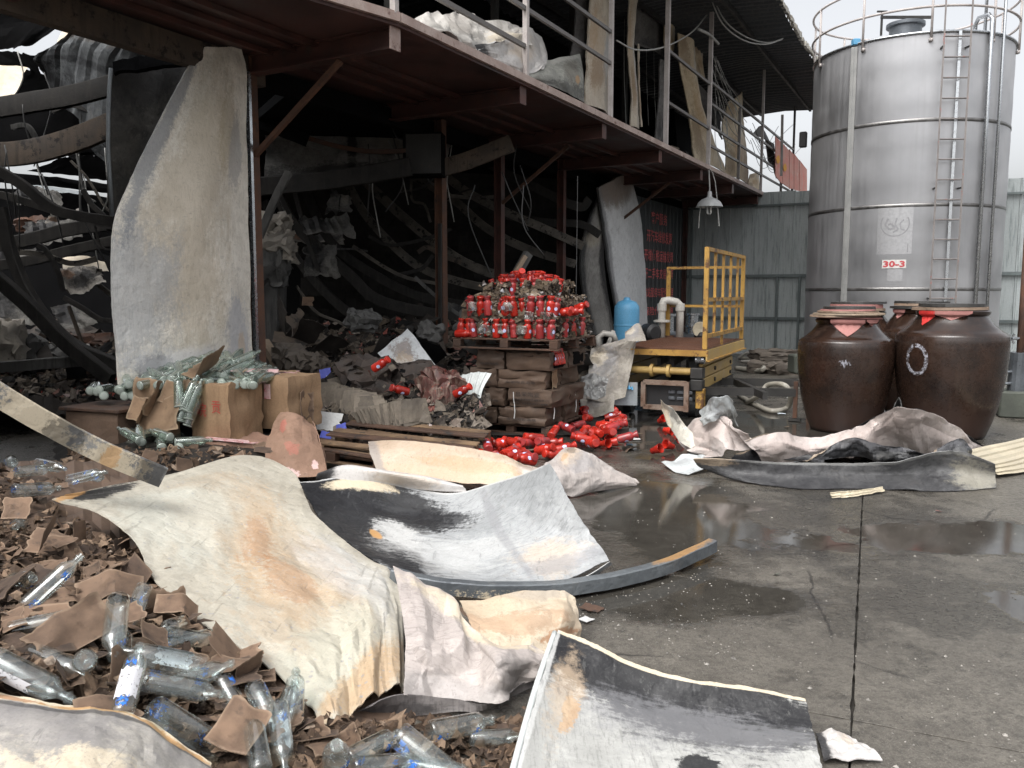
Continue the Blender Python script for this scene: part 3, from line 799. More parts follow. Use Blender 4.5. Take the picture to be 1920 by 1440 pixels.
# facade columns
def column(s, w, mat, z1=ZD - .02, d=.16):
    mb = MB(); mb.bar(FP(s, -.06, 0), FP(s, -.06, z1), w, .016, up=FN); mb.bar(FP(s, .06, 0), FP(s, .06, z1), w, .016, up=FN); mb.bar(FP(s, 0, 0), FP(s, 0, z1), .016, .11, up=FN)
    return mb.obj('column', mat, bld)
for s in (0.0, 3.64, 5.37, 7.74, 10.9, 15.5): column(s, .12 if s else .1, M['rust'] if s < 4 else M['maroon'])
for k, (s, dx) in enumerate(((0.0, -.1), (3.64, -.16))):
    MB().bar(FP(s + dx, .07, .0), FP(s + dx * .8, .07, 2.6 if k else 3.9), .035, .05, up=FN).obj('door_track', M['steel'] if k == 0 else M['charred'], bld)
# header beam along the facade, scorched
mb = MB(); mb.bar(FP(-3.2, .0, ZD - .16), FP(.2, -.02, ZD - .16), .12, .26); mb.obj('header_beam', M['burnt_beam'], bld)
mb = MB(); mb.bar(FP(.3, -.12, ZD - .16), FP(15.5, -.12, ZD - .16), .12, .22); mb.obj('header_beam', M['soot'], bld)
# rails of the balcony
brl = bpy.data.objects.new('balcony_railing', None); COL.objects.link(brl); brl.parent = bld
brl.matrix_parent_inverse = Matrix.Identity(4)
def bpost(s, z1, mat, w=.06): MB().bar(FP(s, 1.955, ZD + .1), FP(s, 1.955, z1), w, w, up=FN).obj('post', mat, brl)
for s, z1, mt in ((-.06, 6.0, 'white_rail'), (2.58, 6.0, 'white_rail'), (5.3, 6.0, 'white_rail'), (7.9, 7.2, 'white_rail'), (10.65, 7.25, 'white_rail'), (13.2, 5.85, 'grey_rail'), (15.6, 7.25, 'white_rail'), (18.2, 5.8, 'grey_rail'), (19.9, 7.2, 'grey_rail')):
    bpost(s, z1, M[mt], .075 if s in (7.9, 10.65) else .06)
rails = [(-.06, 2.58, (.36, .8)), (2.58, 5.3, (.8, 1.25)), (-3, -.06, (.36, .8)), (7.9, 10.65, (.76, 1.64)), (10.65, 13.2, (.44, .83, 1.28, 1.7)), (13.2, 15.6, (.44, .83, 1.28, 1.7)), (15.6, 20, (.44, .83, 1.28, 1.7))]
for a, b, zs in rails:
    for z in zs:
        t0 = 1.955 if a > -1 else 1.12
        MB().bar(FP(a, t0, ZD + z + .1), FP(b, 1.955, ZD + z + .1), .04, .05).obj('rail', M['grey_rail'], brl)
# roof over the balcony: corrugated sheets with a ragged eave
def roof_z(s, t):
    return 7.22 + .12 * (3.25 - t) * .35 - .1 * max(0, 1.4 - t) + .05 * math.sin(s * 1.3) - (.02 * (s - 12) ** 2 * .12 if s > 12 else 0)
for k in range(19):
    s0_ = 1.5 + k; mb = MB(); vs = []; fs = []
    ns, nt = 16, 8
    for j in range(nt + 1):
        for i in range(ns + 1):
            s = s0_ + 1.02 * i / ns; t = lerp(-3.5, 3.25 + .05 * math.sin(k * 2.3), j / nt)
            q = (i % 4); z = roof_z(s, t) + (.035 if q in (1, 2) else 0) + .05 * mnoise.noise(Vector((s * .8, t * .8, 2)))
            vs.append(FP(s, t, z))
    m_ = len(vs); vs += [p + Vector((0, 0, .008)) for p in vs]
    for j in range(nt):
        for i in range(ns):
            f = (j * (ns + 1) + i, (j + 1) * (ns + 1) + i, (j + 1) * (ns + 1) + i + 1, j * (ns + 1) + i + 1)
            fs.append(f); fs.append(tuple(m_ + x for x in reversed(f)))
    mb.add(vs, fs); mb.obj('roof_sheet', M['roofunder'], bld)
    e = MB()
    for i in range(8):
        s = s0_ + (i + .5) / 8
        e.box(FP(s, 3.27 + rnd.uniform(-.02, .02), roof_z(s, 3.25) + .03 + rnd.uniform(-.02, .02)), (.13, .06, .07 + rnd.uniform(0, .05)), rz=math.pi / 2 - FA)
    e.obj('eave_trim', M['roofedge'], bld)
for t in (2.35, .9, -.6):
    for a in range(6):
        s = 1.6 + a * 3.1; MB().bar(FP(s, t, roof_z(s, t) - .06), FP(s + 3.1, t, roof_z(s + 3.1, t) - .06), .06, .1).obj('roof_purlin', M['blacksteel'], bld)
# upper storey interior: blackened back wall, floor, end wall
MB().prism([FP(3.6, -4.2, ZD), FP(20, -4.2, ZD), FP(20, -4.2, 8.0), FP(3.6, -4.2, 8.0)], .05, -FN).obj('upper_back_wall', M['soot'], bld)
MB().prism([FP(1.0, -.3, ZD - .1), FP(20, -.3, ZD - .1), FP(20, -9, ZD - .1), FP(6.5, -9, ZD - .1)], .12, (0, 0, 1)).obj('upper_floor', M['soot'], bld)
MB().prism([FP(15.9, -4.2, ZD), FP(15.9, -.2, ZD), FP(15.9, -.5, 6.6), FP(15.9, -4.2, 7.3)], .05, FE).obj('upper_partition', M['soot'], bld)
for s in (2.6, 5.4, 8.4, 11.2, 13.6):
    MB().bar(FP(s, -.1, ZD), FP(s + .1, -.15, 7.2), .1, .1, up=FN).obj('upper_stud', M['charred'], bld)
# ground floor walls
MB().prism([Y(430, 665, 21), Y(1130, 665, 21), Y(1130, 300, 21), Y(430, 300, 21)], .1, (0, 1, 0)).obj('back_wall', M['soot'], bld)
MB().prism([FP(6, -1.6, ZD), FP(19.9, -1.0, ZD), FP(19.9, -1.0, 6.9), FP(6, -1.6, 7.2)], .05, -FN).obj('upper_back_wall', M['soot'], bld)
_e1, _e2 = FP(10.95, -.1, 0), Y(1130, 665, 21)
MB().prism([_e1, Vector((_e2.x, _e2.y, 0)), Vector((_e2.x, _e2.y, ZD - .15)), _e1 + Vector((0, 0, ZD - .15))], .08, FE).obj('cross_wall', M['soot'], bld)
MB().prism([FP(-3.4, -.2, 0), FP(-3.4, -13, 0), FP(-3.4, -13, 7.2), FP(-3.4, -.2, 7.2)], .08, -FE).obj('unseen_end_wall', M['soot'], bld)  # unseen wall, added to keep daylight out of the hall
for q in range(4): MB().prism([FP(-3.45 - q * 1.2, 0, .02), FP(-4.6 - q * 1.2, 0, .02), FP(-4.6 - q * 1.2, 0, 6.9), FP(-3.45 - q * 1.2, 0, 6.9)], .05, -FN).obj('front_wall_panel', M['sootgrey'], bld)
MB().prism([FP(-3.4, -.35, 6.6), FP(3.5, -.35, 6.6), FP(6, -4.6, 7.0), FP(-3.4, -3.2, 7.0)], .06, (0, 0, 1)).obj('unseen_hall_roof', M['soot'], bld)  # unseen roof over the hall, added so its inside stays dark
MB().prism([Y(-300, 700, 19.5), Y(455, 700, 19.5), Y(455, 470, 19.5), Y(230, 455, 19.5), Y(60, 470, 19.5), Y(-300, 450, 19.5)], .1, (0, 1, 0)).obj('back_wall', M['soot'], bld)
# ribbed dark wall panels at the end of the front, with red lettering
for k in range(5):
    s_ = 11.0 + k * .93; mb = MB(); pf = rib_panel(.925, 0, 4, .31, .018); vs = []; fs = []
    for x, d in pf:
        for z in (.02, ZD - .25): vs.append(FP(s_ + x, -.05 + d, z))
    for q in range(len(pf) - 1): fs.append((q * 2, q * 2 + 1, q * 2 + 3, q * 2 + 2))
    mb.add(vs, fs); mb.obj('wall_panel', M['textwall'], bld)
M['redtext2'] = worn('weathered_red_lettering', (.85, .2, .2), (.6, .14, .14), .6, 0, 9, .6, 60, .1, patch=((.05, .04, .045), .64))
lines = [('客户服务', 1221, 1251, 398, 421), ('开汽车维修发票', 1213, 1260, 432, 456), ('开增值税运输发票', 1208, 1262, 468, 491), ('开二手车交易发票', 1208, 1262, 502, 523), ('气站服务车配件修理', 1207, 1262, 538, 557), ('保险代理年审', 1208, 1262, 573, 590)]
for body, xa, xb, ya, yb in lines:
    p00, p10, p01, p11 = FX(xa, yb, .0), FX(xb, yb + 1, .0), FX(xa, ya, .0), FX(xb, ya + 2, .0)
    w, h = (p10 - p00).length, (p01 - p00).length; cen = (p00 + p10 + p01 + p11) / 4
    lettering(body, lambda x, y, cen=cen: cen + FE * x + Vector((0, 0, y)), w, h, M['redtext2'], bld, bold=.012)

# ---------------------------------------------------------------- glazed liquor jars
def glaze():
    n = N('brown_jar_glaze'); co = n.off(n.tc())
    f = n.noise(3, 7, .65, co); st = n.noise(7, 5, .6, n.map(co, (1.6, 1.6, .35)))
    c = n.mix(n.step(f, .3, .72), (.013, .008, .0065), (.034, .018, .012))
    c = n.mix(n.step(st, .52, .72, 0, .5), c, (.045, .027, .019))
    dust = n.noise(20, 6, .75, co)
    c = n.mix(n.step(dust, .62, .78, 0, .3), c, (.09, .07, .06))
    z = n.sep(n.tc())[2]
    low = n.math('MULTIPLY', n.step(n.math('ADD', z, n.math('MULTIPLY', f, .5)), .42, .75, 1, 0), .45)
    c = n.mix(low, c, (.06, .033, .026))
    r = n.mix(low, n.step(dust, .3, .7, .17, .4), (.5, .5, .5))
    r = n.mix(n.step(z, 1.12, 1.15), r, n.step(dust, .3, .7, .1, .22))
    return n.done(c, r, 0, n.bump(n.math('ADD', f, n.math('ADD', n.math('MULTIPLY', st, .5), n.math('MULTIPLY', dust, .2))), .4, .012), Coat_Weight=.15, Coat_Roughness=.06)
M['glaze'] = glaze()
def chalk_mat():
    n = N('chalk_mark'); f = n.noise(26, 6, .75)
    tr = n.n.new('ShaderNodeBsdfTransparent'); df = n.n.new('ShaderNodeBsdfDiffuse'); df.inputs[0].default_value = (.42, .42, .47, 1)
    m = n.n.new('ShaderNodeMixShader'); n.l.new(n.step(f, .4, .62, 0, .85), m.inputs[0]); n.l.new(tr.outputs[0], m.inputs[1]); n.l.new(df.outputs[0], m.inputs[2])
    n.l.new(m.outputs[0], n.out.inputs['Surface']); return n.m
M['chalk'] = chalk_mat()
JP = [(.35, 0), (.39, .015), (.44, .14), (.505, .36), (.55, .62), (.574, .86), (.58, 1.0), (.576, 1.09), (.566, 1.14), (.54, 1.165), (.49, 1.195), (.415, 1.265), (.37, 1.32), (.352, 1.35), (.372, 1.37), (.378, 1.4), (.36, 1.415), (.33, 1.41)]
def jar_r(z):
    for (r0, z0), (r1, z1) in zip(JP[:-1], JP[1:]):
        if z0 <= z <= z1: return lerp(r0, r1, (z - z0) / max(1e-6, z1 - z0))
    return .5
def jar(label, x, y, sc, lids, cloth=None, mark=None, seed=1):
    t = thing('liquor_jar', label, 'jar', (x, y, 0), 0, 'brown glazed jars beside the tank')
    t.scale = (sc, sc, sc)
    dense = []
    for (r0, z0), (r1, z1) in zip(JP[:-1], JP[1:]):
        for q in range(3): dense.append((lerp(r0, r1, q / 3), lerp(z0, z1, q / 3)))
    dense.append(JP[-1]); dense.append((0, 1.39))
    mb = MB(); mb.lathe(dense, 56); mb.v = [p * (1 + .006 * mnoise.noise(p * 2.2 + Vector((seed * 7, 0, 0)))) if p.z > .02 else p for p in mb.v]
    smooth_by_angle(mb.obj('body', M['glaze'], t, local=True), 50)
    rr = random.Random(seed); z = 1.418
    for k, (r, h, mt) in enumerate(lids):
        mb = MB(); cx, cy = rr.uniform(-.03, .03), rr.uniform(-.03, .03); tl = rr.uniform(-.02, .02)
        m_ = 28; ring = []
        for q in range(m_):
            a = 2 * math.pi * q / m_; rq = r * (1 + .04 * mnoise.noise(Vector((math.cos(a) * 2, math.sin(a) * 2, seed + k * 3))))
            ring.append((cx + rq * math.cos(a), cy + rq * math.sin(a)))
        vs = [(a_, b_, z + tl * a_) for a_, b_ in ring] + [(a_ * .985, b_ * .985, z + h + tl * a_) for a_, b_ in ring]
        mb.add(vs, [tuple(reversed(range(m_))), tuple(range(m_, 2 * m_))] + [(q, (q + 1) % m_, m_ + (q + 1) % m_, m_ + q) for q in range(m_)])
        mb.obj('lid', M[mt], t, local=True); z += h + .003
    if cloth:
        # cloth tied under the lid, its corner hanging over the shoulder
        for (a0, a1, drop, mt) in cloth:
            mb = MB(); vs = []; fs = []; nu, nv = 14, 9
            for j in range(nv + 1):
                for i in range(nu + 1):
                    a = lerp(a0, a1, i / nu); w = 1 - abs(i / nu - .5) * 2
                    zz = 1.41 - (drop * (.25 + .75 * w)) * j / nv
                    r = jar_r(max(.05, zz)) + .012 + .008 * math.sin(i * 2.2 + seed) * (1 - .4 * j / nv) + .008 * mnoise.noise(Vector((i * .7, j * .7, seed)))
                    if zz > 1.36: r = .395
                    vs.append((r * math.cos(a), r * math.sin(a), zz))
            for j in range(nv):
                for i in range(nu): fs.append((j * (nu + 1) + i, (j + 1) * (nu + 1) + i, (j + 1) * (nu + 1) + i + 1, j * (nu + 1) + i + 1))
            m2 = len(vs); vs2 = [(p[0] * .988, p[1] * .988, p[2] - .003) for p in vs]
            mb.add(vs + vs2, fs + [tuple(m2 + q for q in reversed(f)) for f in fs])
            smooth_by_angle(mb.obj('cover_cloth', M[mt], t, local=True), 60)
    if mark:
        for pts, w in mark:
            mb = MB()
            def jp(a, z_): r = jar_r(z_) + .006; return Vector((r * math.cos(a), r * math.sin(a), z_))
            for (a, b) in zip(pts[:-1], pts[1:]):
                d = Vector((b[0] - a[0], (b[1] - a[1]) / .55)); l = d.length or 1; na, nz = -d.y / l * w / .55, d.x / l * w
                mb.add([jp(a[0] + na, a[1] + nz), jp(b[0] + na, b[1] + nz), jp(b[0] - na, b[1] - nz), jp(a[0] - na, a[1] - nz)], [(0, 1, 2, 3)])
            mb.obj('chalk_mark', M['chalk'], t, local=True)
    return t
def face_a(x, y): return math.atan2(-y, -x)
jx, jy = (1788 - 960) / FPX * 9.25, 9.3; fa = face_a(jx, jy)
ringm = [(fa - .6 + .2 * math.cos(R(q)), .88 + .155 * math.sin(R(q))) for q in range(20, 381, 12)]
jar('large brown glazed jar with chalk ring, red cloth at its lid', jx, jy, 1.0, [(.39, .03, 'jarlid'), (.34, .035, 'blacksteel')],
    cloth=[(fa - 1.0, fa - .45, .16, 'redcloth'), (fa - .55, fa + .5, .1, 'pinkcloth')], mark=[(ringm, .02), ([(p[0] + .01, p[1] + .006) for p in ringm[8:24]], .01)], seed=1)
jx2, jy2 = (1592 - 960) / FPX * 9.6, 9.68; fa2 = face_a(jx2, jy2)
scr = [(fa2 - .12 + .022 * k, .9 + .035 * math.sin(k * 2.4)) for k in range(11)]
jar('brown glazed jar with broad wooden lids over pink cloth corner', jx2, jy2, .925, [(.4, .018, 'pinkcloth'), (.42, .022, 'jarlid'), (.43, .02, 'ply'), (.37, .022, 'jarlid'), (.33, .02, 'pinkcloth'), (.31, .03, 'blacksteel')],
    cloth=[(fa2 - .5, fa2 + .55, .2, 'pinkcloth'), (fa2 + .6, fa2 + 1.15, .08, 'pinkcloth')], mark=[(scr, .008), ([(p[0] + .06, p[1] - .03) for p in scr[:4]], .006)], seed=2)
jar('brown jar behind, only neck and dark lid showing over chalk ring jar', (1738 - 960) / FPX * 10.6, 10.7, .99, [(.4, .03, 'blacksteel'), (.37, .03, 'jarlid'), (.33, .03, 'blacksteel')], cloth=[(face_a(5, 10) - 1.2, face_a(5, 10) - .6, .12, 'pinkcloth')], seed=3)
jar('brown jar mostly hidden behind the jar with wooden lids', (1610 - 960) / FPX * 11.0, 11.1, .97, [(.37, .03, 'jarlid'), (.34, .05, 'pinkcloth'), (.36, .03, 'blacksteel')], seed=4)

M['rust2'] = worn('rusty_grey_frame', (.26, .2, .16), (.15, .08, .05), .6, 0, 6, .6, 60, .3, patch=((.09, .045, .025), .54))
# ---------------------------------------------------------------- scissor lift
LA = R(24.9); LE = Vector((math.sin(LA), math.cos(LA), 0)); LN = Vector((math.cos(LA), -math.sin(LA), 0)); LB = Vector((2.44, 10.4, 0))
def LP(x, y, z): return LB + LN * x + LE * y + Vector((0, 0, z))     # x<0 to the left, y away
LW, LL, LZ = 1.22, 2.75, .9
lift = thing('scissor_lift', 'rusty yellow scissor lift table with barred guard rail', 'lift', LP(-.6, 1.3, 0))
MB().prism([LP(-LW, 0, LZ - .03), LP(0, 0, LZ - .03), LP(0, LL, LZ - .03), LP(-LW, LL, LZ - .03)], .03, (0, 0, 1)).obj('platform_plate', M['rustplate'], lift)
mb = MB()
for q in range(22): mb.bar(LP(-LW + .03, .06 + q * .12, LZ + .003), LP(-.03, .06 + q * .12, LZ + .003), .02, .006)
mb.obj('plate_ribs', M['rustplate'], lift)
MB().bar(LP(-LW - .02, -.012, LZ - .055), LP(.03, -.012, LZ - .055), .02, .075).obj('platform_edge', M['yellow'], lift)
MB().bar(LP(.012, -.02, LZ - .085), LP(.012, LL, LZ - .085), .02, .14).obj('platform_edge', M['yellow_clean'], lift)
MB().bar(LP(.03, -.02, LZ - .15), LP(.03, LL, LZ - .15), .05, .016).obj('platform_edge', M['yellow'], lift)
MB().bar(LP(-LW, 0, LZ - .08), LP(-LW, LL, LZ - .08), .03, .1).obj('platform_edge', M['yellow'], lift)
gr = bpy.data.objects.new('guard_rail', None); COL.objects.link(gr); gr.parent = lift
RT = LZ + 1.27
for y in (.02, LL - .05): MB().bar(LP(-.02, y, LZ), LP(-.02, y, RT), .055, .055, up=LN).obj('upright', M['yellow'], gr)
for z in (RT - .02, LZ + .62, LZ + .16): MB().bar(LP(-.02, .02, z), LP(-.02, LL - .05, z), .045, .05).obj('rail', M['yellow'], gr)
for q in (1, 2, 3, 4):
    y = LL * q / 5 + .02; MB().bar(LP(-.022, y, LZ + (0 if q == 2 else .16)), LP(-.022, y, RT), .034, .034, up=LN).obj('bar', M['yellow'], gr)
MB().bar(LP(-LW + .04, LL - .05, LZ), LP(-LW + .04, LL - .05, RT - .15), .06, .06, up=LN).obj('upright', M['yellow'], gr)
for z in (RT - .17, LZ + .5): MB().bar(LP(-LW + .04, LL - .05, z), LP(-.05, LL - .05, z), .04, .04).obj('rail', M['yellow'], gr)
MB().box(LP(-LW + .04, LL - .05, LZ + .015), (.2, .14, .025), rz=-LA).obj('foot_plate', M['rust'], lift)
# folded scissor arms, both sides
for x in (-.1, -LW + .12):
    for z, y0, y1 in ((.735, .18, 2.25), (.585, .14, 2.3), (.435, .16, 2.25)):
        a = MB().bar(LP(x, y0, z - .01), LP(x, y1, z + .012), .05, .135, bev=.008).obj('scissor_arm', M['yellow_clean'], lift)
        if x > -.5:
            for y in (.95, 2.1): MB().tube([LP(x + .02, y, z), LP(x + .045, y, z)], .028, 8).obj('pivot_pin', M['blacksteel'], a)
    for z in (.585, .435): MB().box(LP(x - .02, .1, z), (.16, .16, .14), rz=-LA, bev=.01).obj('arm_bracket', M['blacksteel'], lift)
    MB().tube([LP(x - .05, .12, .76), LP(x + .06, .12, .76)], .055, 14).obj('roller', M['steel'], lift)
    MB().box(LP(x, .1, .81), (.05, .1, .12), rz=-LA).obj('roller_bracket', M['greybox'], lift)
MB().tube([LP(-LW + .16, .12, .6), LP(-.16, .12, .6)], .048, 14).obj('cross_tube', M['yellow_clean'], lift, smooth=False)
for x in (-.72, -.5): MB().tube([LP(x - .02, .12, .6), LP(x + .02, .12, .6)], .085, 14).obj('tube_collar', M['yellow_clean'], lift)
for x in (-.68, -.5): MB().bar(LP(x, .3, .7), LP(x, 1.3, .76), .05, .1).obj('cylinder_lug', M['blacksteel'], lift)
# base frame, pump box, wheels
for x in (-.14, -LW + .14): MB().bar(LP(x, .1, .3), LP(x, 2.5, .3), .09, .12).obj('base_rail', M['blacksteel'], lift)
for y in (.2, 2.4): MB().bar(LP(-LW + .1, y, .3), LP(-.1, y, .3), .09, .12).obj('base_rail', M['blacksteel'], lift)
mb = MB()
for (a, b) in (((-.78, .42), (-.22, .42)), ((-.78, .1), (-.22, .1)), ((-.78, .1), (-.78, .42)), ((-.22, .06), (-.22, .44))): mb.bar(LP(a[0], -.06, a[1] + .04), LP(b[0], -.06, b[1] + .04), .06, .05, up=LE)
mb.obj('pump_frame', M['rust2'], lift)
MB().box(LP(-.5, .15, .28), (.5, .3, .3), rz=-LA).obj('pump_box', M['rubber'], lift)
mb = MB()
for q in range(6): mb.box(LP(-.42 + .11 * (q % 3), -.012, .26 + .08 * (q // 3)), (.085, .03, .04), rz=-LA, bev=.006)
mb.obj('valve_block', M['darksteel'], lift)
d = MB(); d.box(LP(-1.0, -.12, .3), (.3, .025, .3), rz=-LA + .25); dr = d.obj('box_door', M['greybox'], lift)
mb = MB(); mb.tube([LP(-1.06 + .012 * q, -.145 + .015 * math.sin(q * 1.7), .38 + .025 * math.sin(q * 2.3)) for q in range(14)], .012, 5); mb.obj('wiring', M['blue'], dr)
for x in (-LW + .16, -.2):
    for y in (.25, 2.3):
        w = MB(); w.tube([LP(x - .05, y, .14), LP(x + .05, y, .14)], .135, 20); w = w.obj('wheel', M['rubber'], lift)
        MB().tube([LP(x - .055, y, .14), LP(x + .055, y, .14)], .06, 12).obj('hub', M['steel'], w)
MB().box(LP(-.08, .12, .26), (.1, .14, .26), rz=-LA, bev=.01).obj('leg_bracket', M['yellow'], lift)
# outriggers
def outrig(y, x1, foot, mat=M['blacksteel']):
    a = MB(); a.bar(LP(-.1, y, .34), LP(x1, y + .1, .36), .07, .1); a = a.obj('outrigger', mat, lift)
    MB().bar(LP(x1, y + .1, .04), LP(x1, y + .1, .5), .05, .05, up=LN).obj('jack_leg', M['rust'], a)
    MB().box(LP(x1, y + .1, .02), (.14, .14, .025), rz=-LA).obj('jack_foot', M['blacksteel'], a)
outrig(.3, 1.05, 0); outrig(1.55, 1.1, 0)
MB().bar(LP(0.05, 1.7, .34), LP(.75, -.1, .36), .06, .09).obj('outrigger_brace', M['blacksteel'], lift)
MB().bar(LP(-1.15, .05, .28), LP(-2.3, -.25, .34), .06, .07).obj('tow_bar', M['blacksteel'], lift)

# ---------------------------------------------------------------- pallets and cartons
def softbox(size, seed=1, dent=.012, n=7, sag=0.0, bev=.007):
    """carton body with dents, soft corners and bulging sides, standing on z=0"""
    X, Y_, Z = size; mb = MB(); idx = {}; vs = []; fs = []
    def vert(i, j, k):
        key = (i, j, k)
        if key in idx: return idx[key]
        p = Vector((i / n - .5, j / n - .5, k / n))
        ex = sum(1 for c in (i, j, k) if c in (0, n))
        q = Vector((p.x * X, p.y * Y_, p.z * Z))
        if ex >= 2:
            cen = Vector((0, 0, Z / 2)); dirn = (cen - q); q = q + dirn.normalized() * bev * (1.0 if ex == 2 else 1.8)
        nz = mnoise.noise_vector(Vector((p.x * 3 + seed * 5.1, p.y * 3, p.z * 3))) * dent + mnoise.noise_vector(Vector((p.x * 9 + seed, p.y * 9, p.z * 9))) * dent * .55
        q += nz
        bul = (1 - (2 * p.x) ** 2) * (1 - (2 * p.z - 1) ** 2) * .008
        q.y += bul * (1 if p.y > 0 else -1)
        q.z -= sag * (1 - (2 * p.x) ** 2) * (1 - (2 * p.y) ** 2) * p.z
        if k == 0: q.z = max(0, q.z) * .3
        idx[key] = len(vs); vs.append(q); return idx[key]
    R_ = range(n)
    for a in R_:
        for b in R_:
            fs.append((vert(a, b, 0), vert(a, b + 1, 0), vert(a + 1, b + 1, 0), vert(a + 1, b, 0)))
            fs.append((vert(a, b, n), vert(a + 1, b, n), vert(a + 1, b + 1, n), vert(a, b + 1, n)))
            fs.append((vert(a, 0, b), vert(a + 1, 0, b), vert(a + 1, 0, b + 1), vert(a, 0, b + 1)))
            fs.append((vert(a, n, b), vert(a, n, b + 1), vert(a + 1, n, b + 1), vert(a + 1, n, b)))
            fs.append((vert(0, a, b), vert(0, a, b + 1), vert(0, a + 1, b + 1), vert(0, a + 1, b)))
            fs.append((vert(n, a, b), vert(n, a + 1, b), vert(n, a + 1, b + 1), vert(n, a, b + 1)))
    mb.add(vs, fs); return mb
def scrap_mb(w, h, seed, bend=.04, jag=.02, n=7, thick=.004, curl=0.0, amp=.012):
    """torn piece of board, flat on z=0 and bent"""
    rr = random.Random(seed); a = rr.uniform(0, 6)
    cv = []
    for j in range(3):
        row = []
        for i in range(4):
            x = (i / 3 - .5) * w * rr.uniform(.82, 1.08); y = (j / 2 - .5) * h * rr.uniform(.8, 1.1)
            z = bend * math.sin(i * 1.3 + a) + rr.uniform(-.3, .3) * bend + curl * ((i / 3 - .5) * 2) ** 2
            row.append(Vector((x, y, z)))
        cv.append(row)
    return sheet_mb(cv, nu=n, nv=n - 1, amp=amp, size=.09, soft=.004, thick=thick, seed=seed, jag=jag, zmin=-9)
def board_mb(w, h, seed, curl=.03, fold=0.0, torn=(1, 0, 0, 0), amp=.004, thick=.005, n=10):
    """piece of carton board: straight cut sides, some torn sides, perhaps one fold"""
    rr = random.Random(seed); ph = rr.uniform(0, 6); fx_ = rr.uniform(-.15, .15) * w; sk = rr.uniform(-.12, .12)
    vs = []; uv = []
    for j in range(n + 1):
        for i in range(n + 1):
            u, v = i / n, j / n; x, y = (u - .5) * w, (v - .5) * h
            tt = lambda q: mnoise.noise(Vector((q * 3 + seed, seed * 1.7, 0))) * .13 + mnoise.noise(Vector((q * 7 + seed, seed, 2))) * .04 + mnoise.noise(Vector((q * 23 + seed, seed, 5))) * .025
            if torn[0]: x -= max(0, (u - .5) * 2) * w * (.08 + tt(v))
            if torn[1]: x += max(0, (.5 - u) * 2) * w * (.06 + tt(v + 5))
            if torn[2]: y -= max(0, (v - .5) * 2) * h * (.08 + tt(u + 9))
            if torn[3]: y += max(0, (.5 - v) * 2) * h * (.06 + tt(u + 13))
            x += sk * y
            z = curl * .6 * ((x / w * 2) ** 2) * math.cos(ph) + curl * .4 * (y / h) + amp * facet(x / .11 + seed, y / .11, seed % 7) + amp * 1.2 * mnoise.noise(Vector((x * 5, y * 5, seed)))
            if fold and x > fx_:
                d = x - fx_; x = fx_ + d * math.cos(fold); z += d * math.sin(fold)
            vs.append(Vector((x, y, z))); uv.append((u, v))
    m_ = len(vs); q = lambda i, j: j * (n + 1) + i
    fs = []
    for j in range(n):
        for i in range(n):
            f = (q(i, j), q(i + 1, j), q(i + 1, j + 1), q(i, j + 1)); fs += [f, tuple(m_ + k for k in reversed(f))]
    for i in range(n): fs += [(q(i, 0), q(i, 0) + m_, q(i + 1, 0) + m_, q(i + 1, 0)), (q(i + 1, n), q(i + 1, n) + m_, q(i, n) + m_, q(i, n)), (q(0, i + 1), q(0, i + 1) + m_, q(0, i) + m_, q(0, i)), (q(n, i), q(n, i) + m_, q(n, i + 1) + m_, q(n, i + 1))]
    mb = MB(); mb.add(vs + [p - Vector((0, 0, thick)) for p in vs], fs); mb.uv = uv + uv
    return mb
def flakes(name, label, where, count, smin, smax, mat, cat='shreds', seed=1):
    """a mass of small torn shreds, too many to count"""
    rr = random.Random(seed); mb = MB(); uv = []
    for _ in range(count):
        p, nm = where(rr); s_ = rr.uniform(smin, smax) * rr.choice([.6, 1, 1, 1.5]); a = rr.uniform(0, 6.28)
        e1 = Vector((math.cos(a), math.sin(a), rr.uniform(-.6, .6))); e1 = (e1 - nm * e1.dot(nm) * rr.uniform(.5, 1)).normalized(); e2 = nm.cross(e1).normalized(); asp = rr.uniform(.35, 1)
        vs = []
        for j in (-1, 0, 1):
            for i in (-1, 0, 1): vs.append(p + e1 * (i * s_ * .5 * rr.uniform(.7, 1.2)) + e2 * (j * s_ * .5 * asp * rr.uniform(.6, 1.2)) + nm * (s_ * (.22 * rr.uniform(-1, 1) + .18 * i * j)))
        mb.add(vs, [(0, 1, 4, 3), (1, 2, 5, 4), (3, 4, 7, 6), (4, 5, 8, 7)]); r = rr.random(); uv += [(r, rr.random())] * 9
    mb.uv = uv
    return tag(mb.obj(name, M[mat]), label, cat, kind='stuff')
PA = R(26); PE = Vector((math.sin(PA), math.cos(PA), 0)); PN = Vector((math.cos(PA), -math.sin(PA), 0))
PK = G(1030, 822)
def PP(x, y, z): return PK + PN * x + PE * y + Vector((0, 0, z))
def pallet(name, label, loc, rz, w, d, mats, h=.12, tilt=(0, 0), skip=()):
    t = thing(name, label, 'pallet', loc, rz); t.rotation_euler = (tilt[0], tilt[1], rz)
    rr = random.Random(int(w * 1000))
    nb_ = 7
    for q in range(nb_):
        if q in skip: continue
        y = -d / 2 + d * (q + .5) / nb_
        MB().box((rr.uniform(-.01, .01), y, h - .011), (w, d / nb_ * .8, .02), bev=.003).obj('top_board', M[mats[q % len(mats)]], t, local=True)
    for y in (-d / 2 + .05, 0, d / 2 - .05):
        for x in (-w / 2 + .06, 0, w / 2 - .06): MB().box((x, y, h / 2 + .001), (.1, .09, h - .045), bev=.004).obj('block', M[mats[0]], t, local=True)
        MB().box((0, y, .011), (w, .09, .02), bev=.003).obj('bottom_board', M[mats[-1]], t, local=True)
    return t
wP, dP = 1.1, 1.15
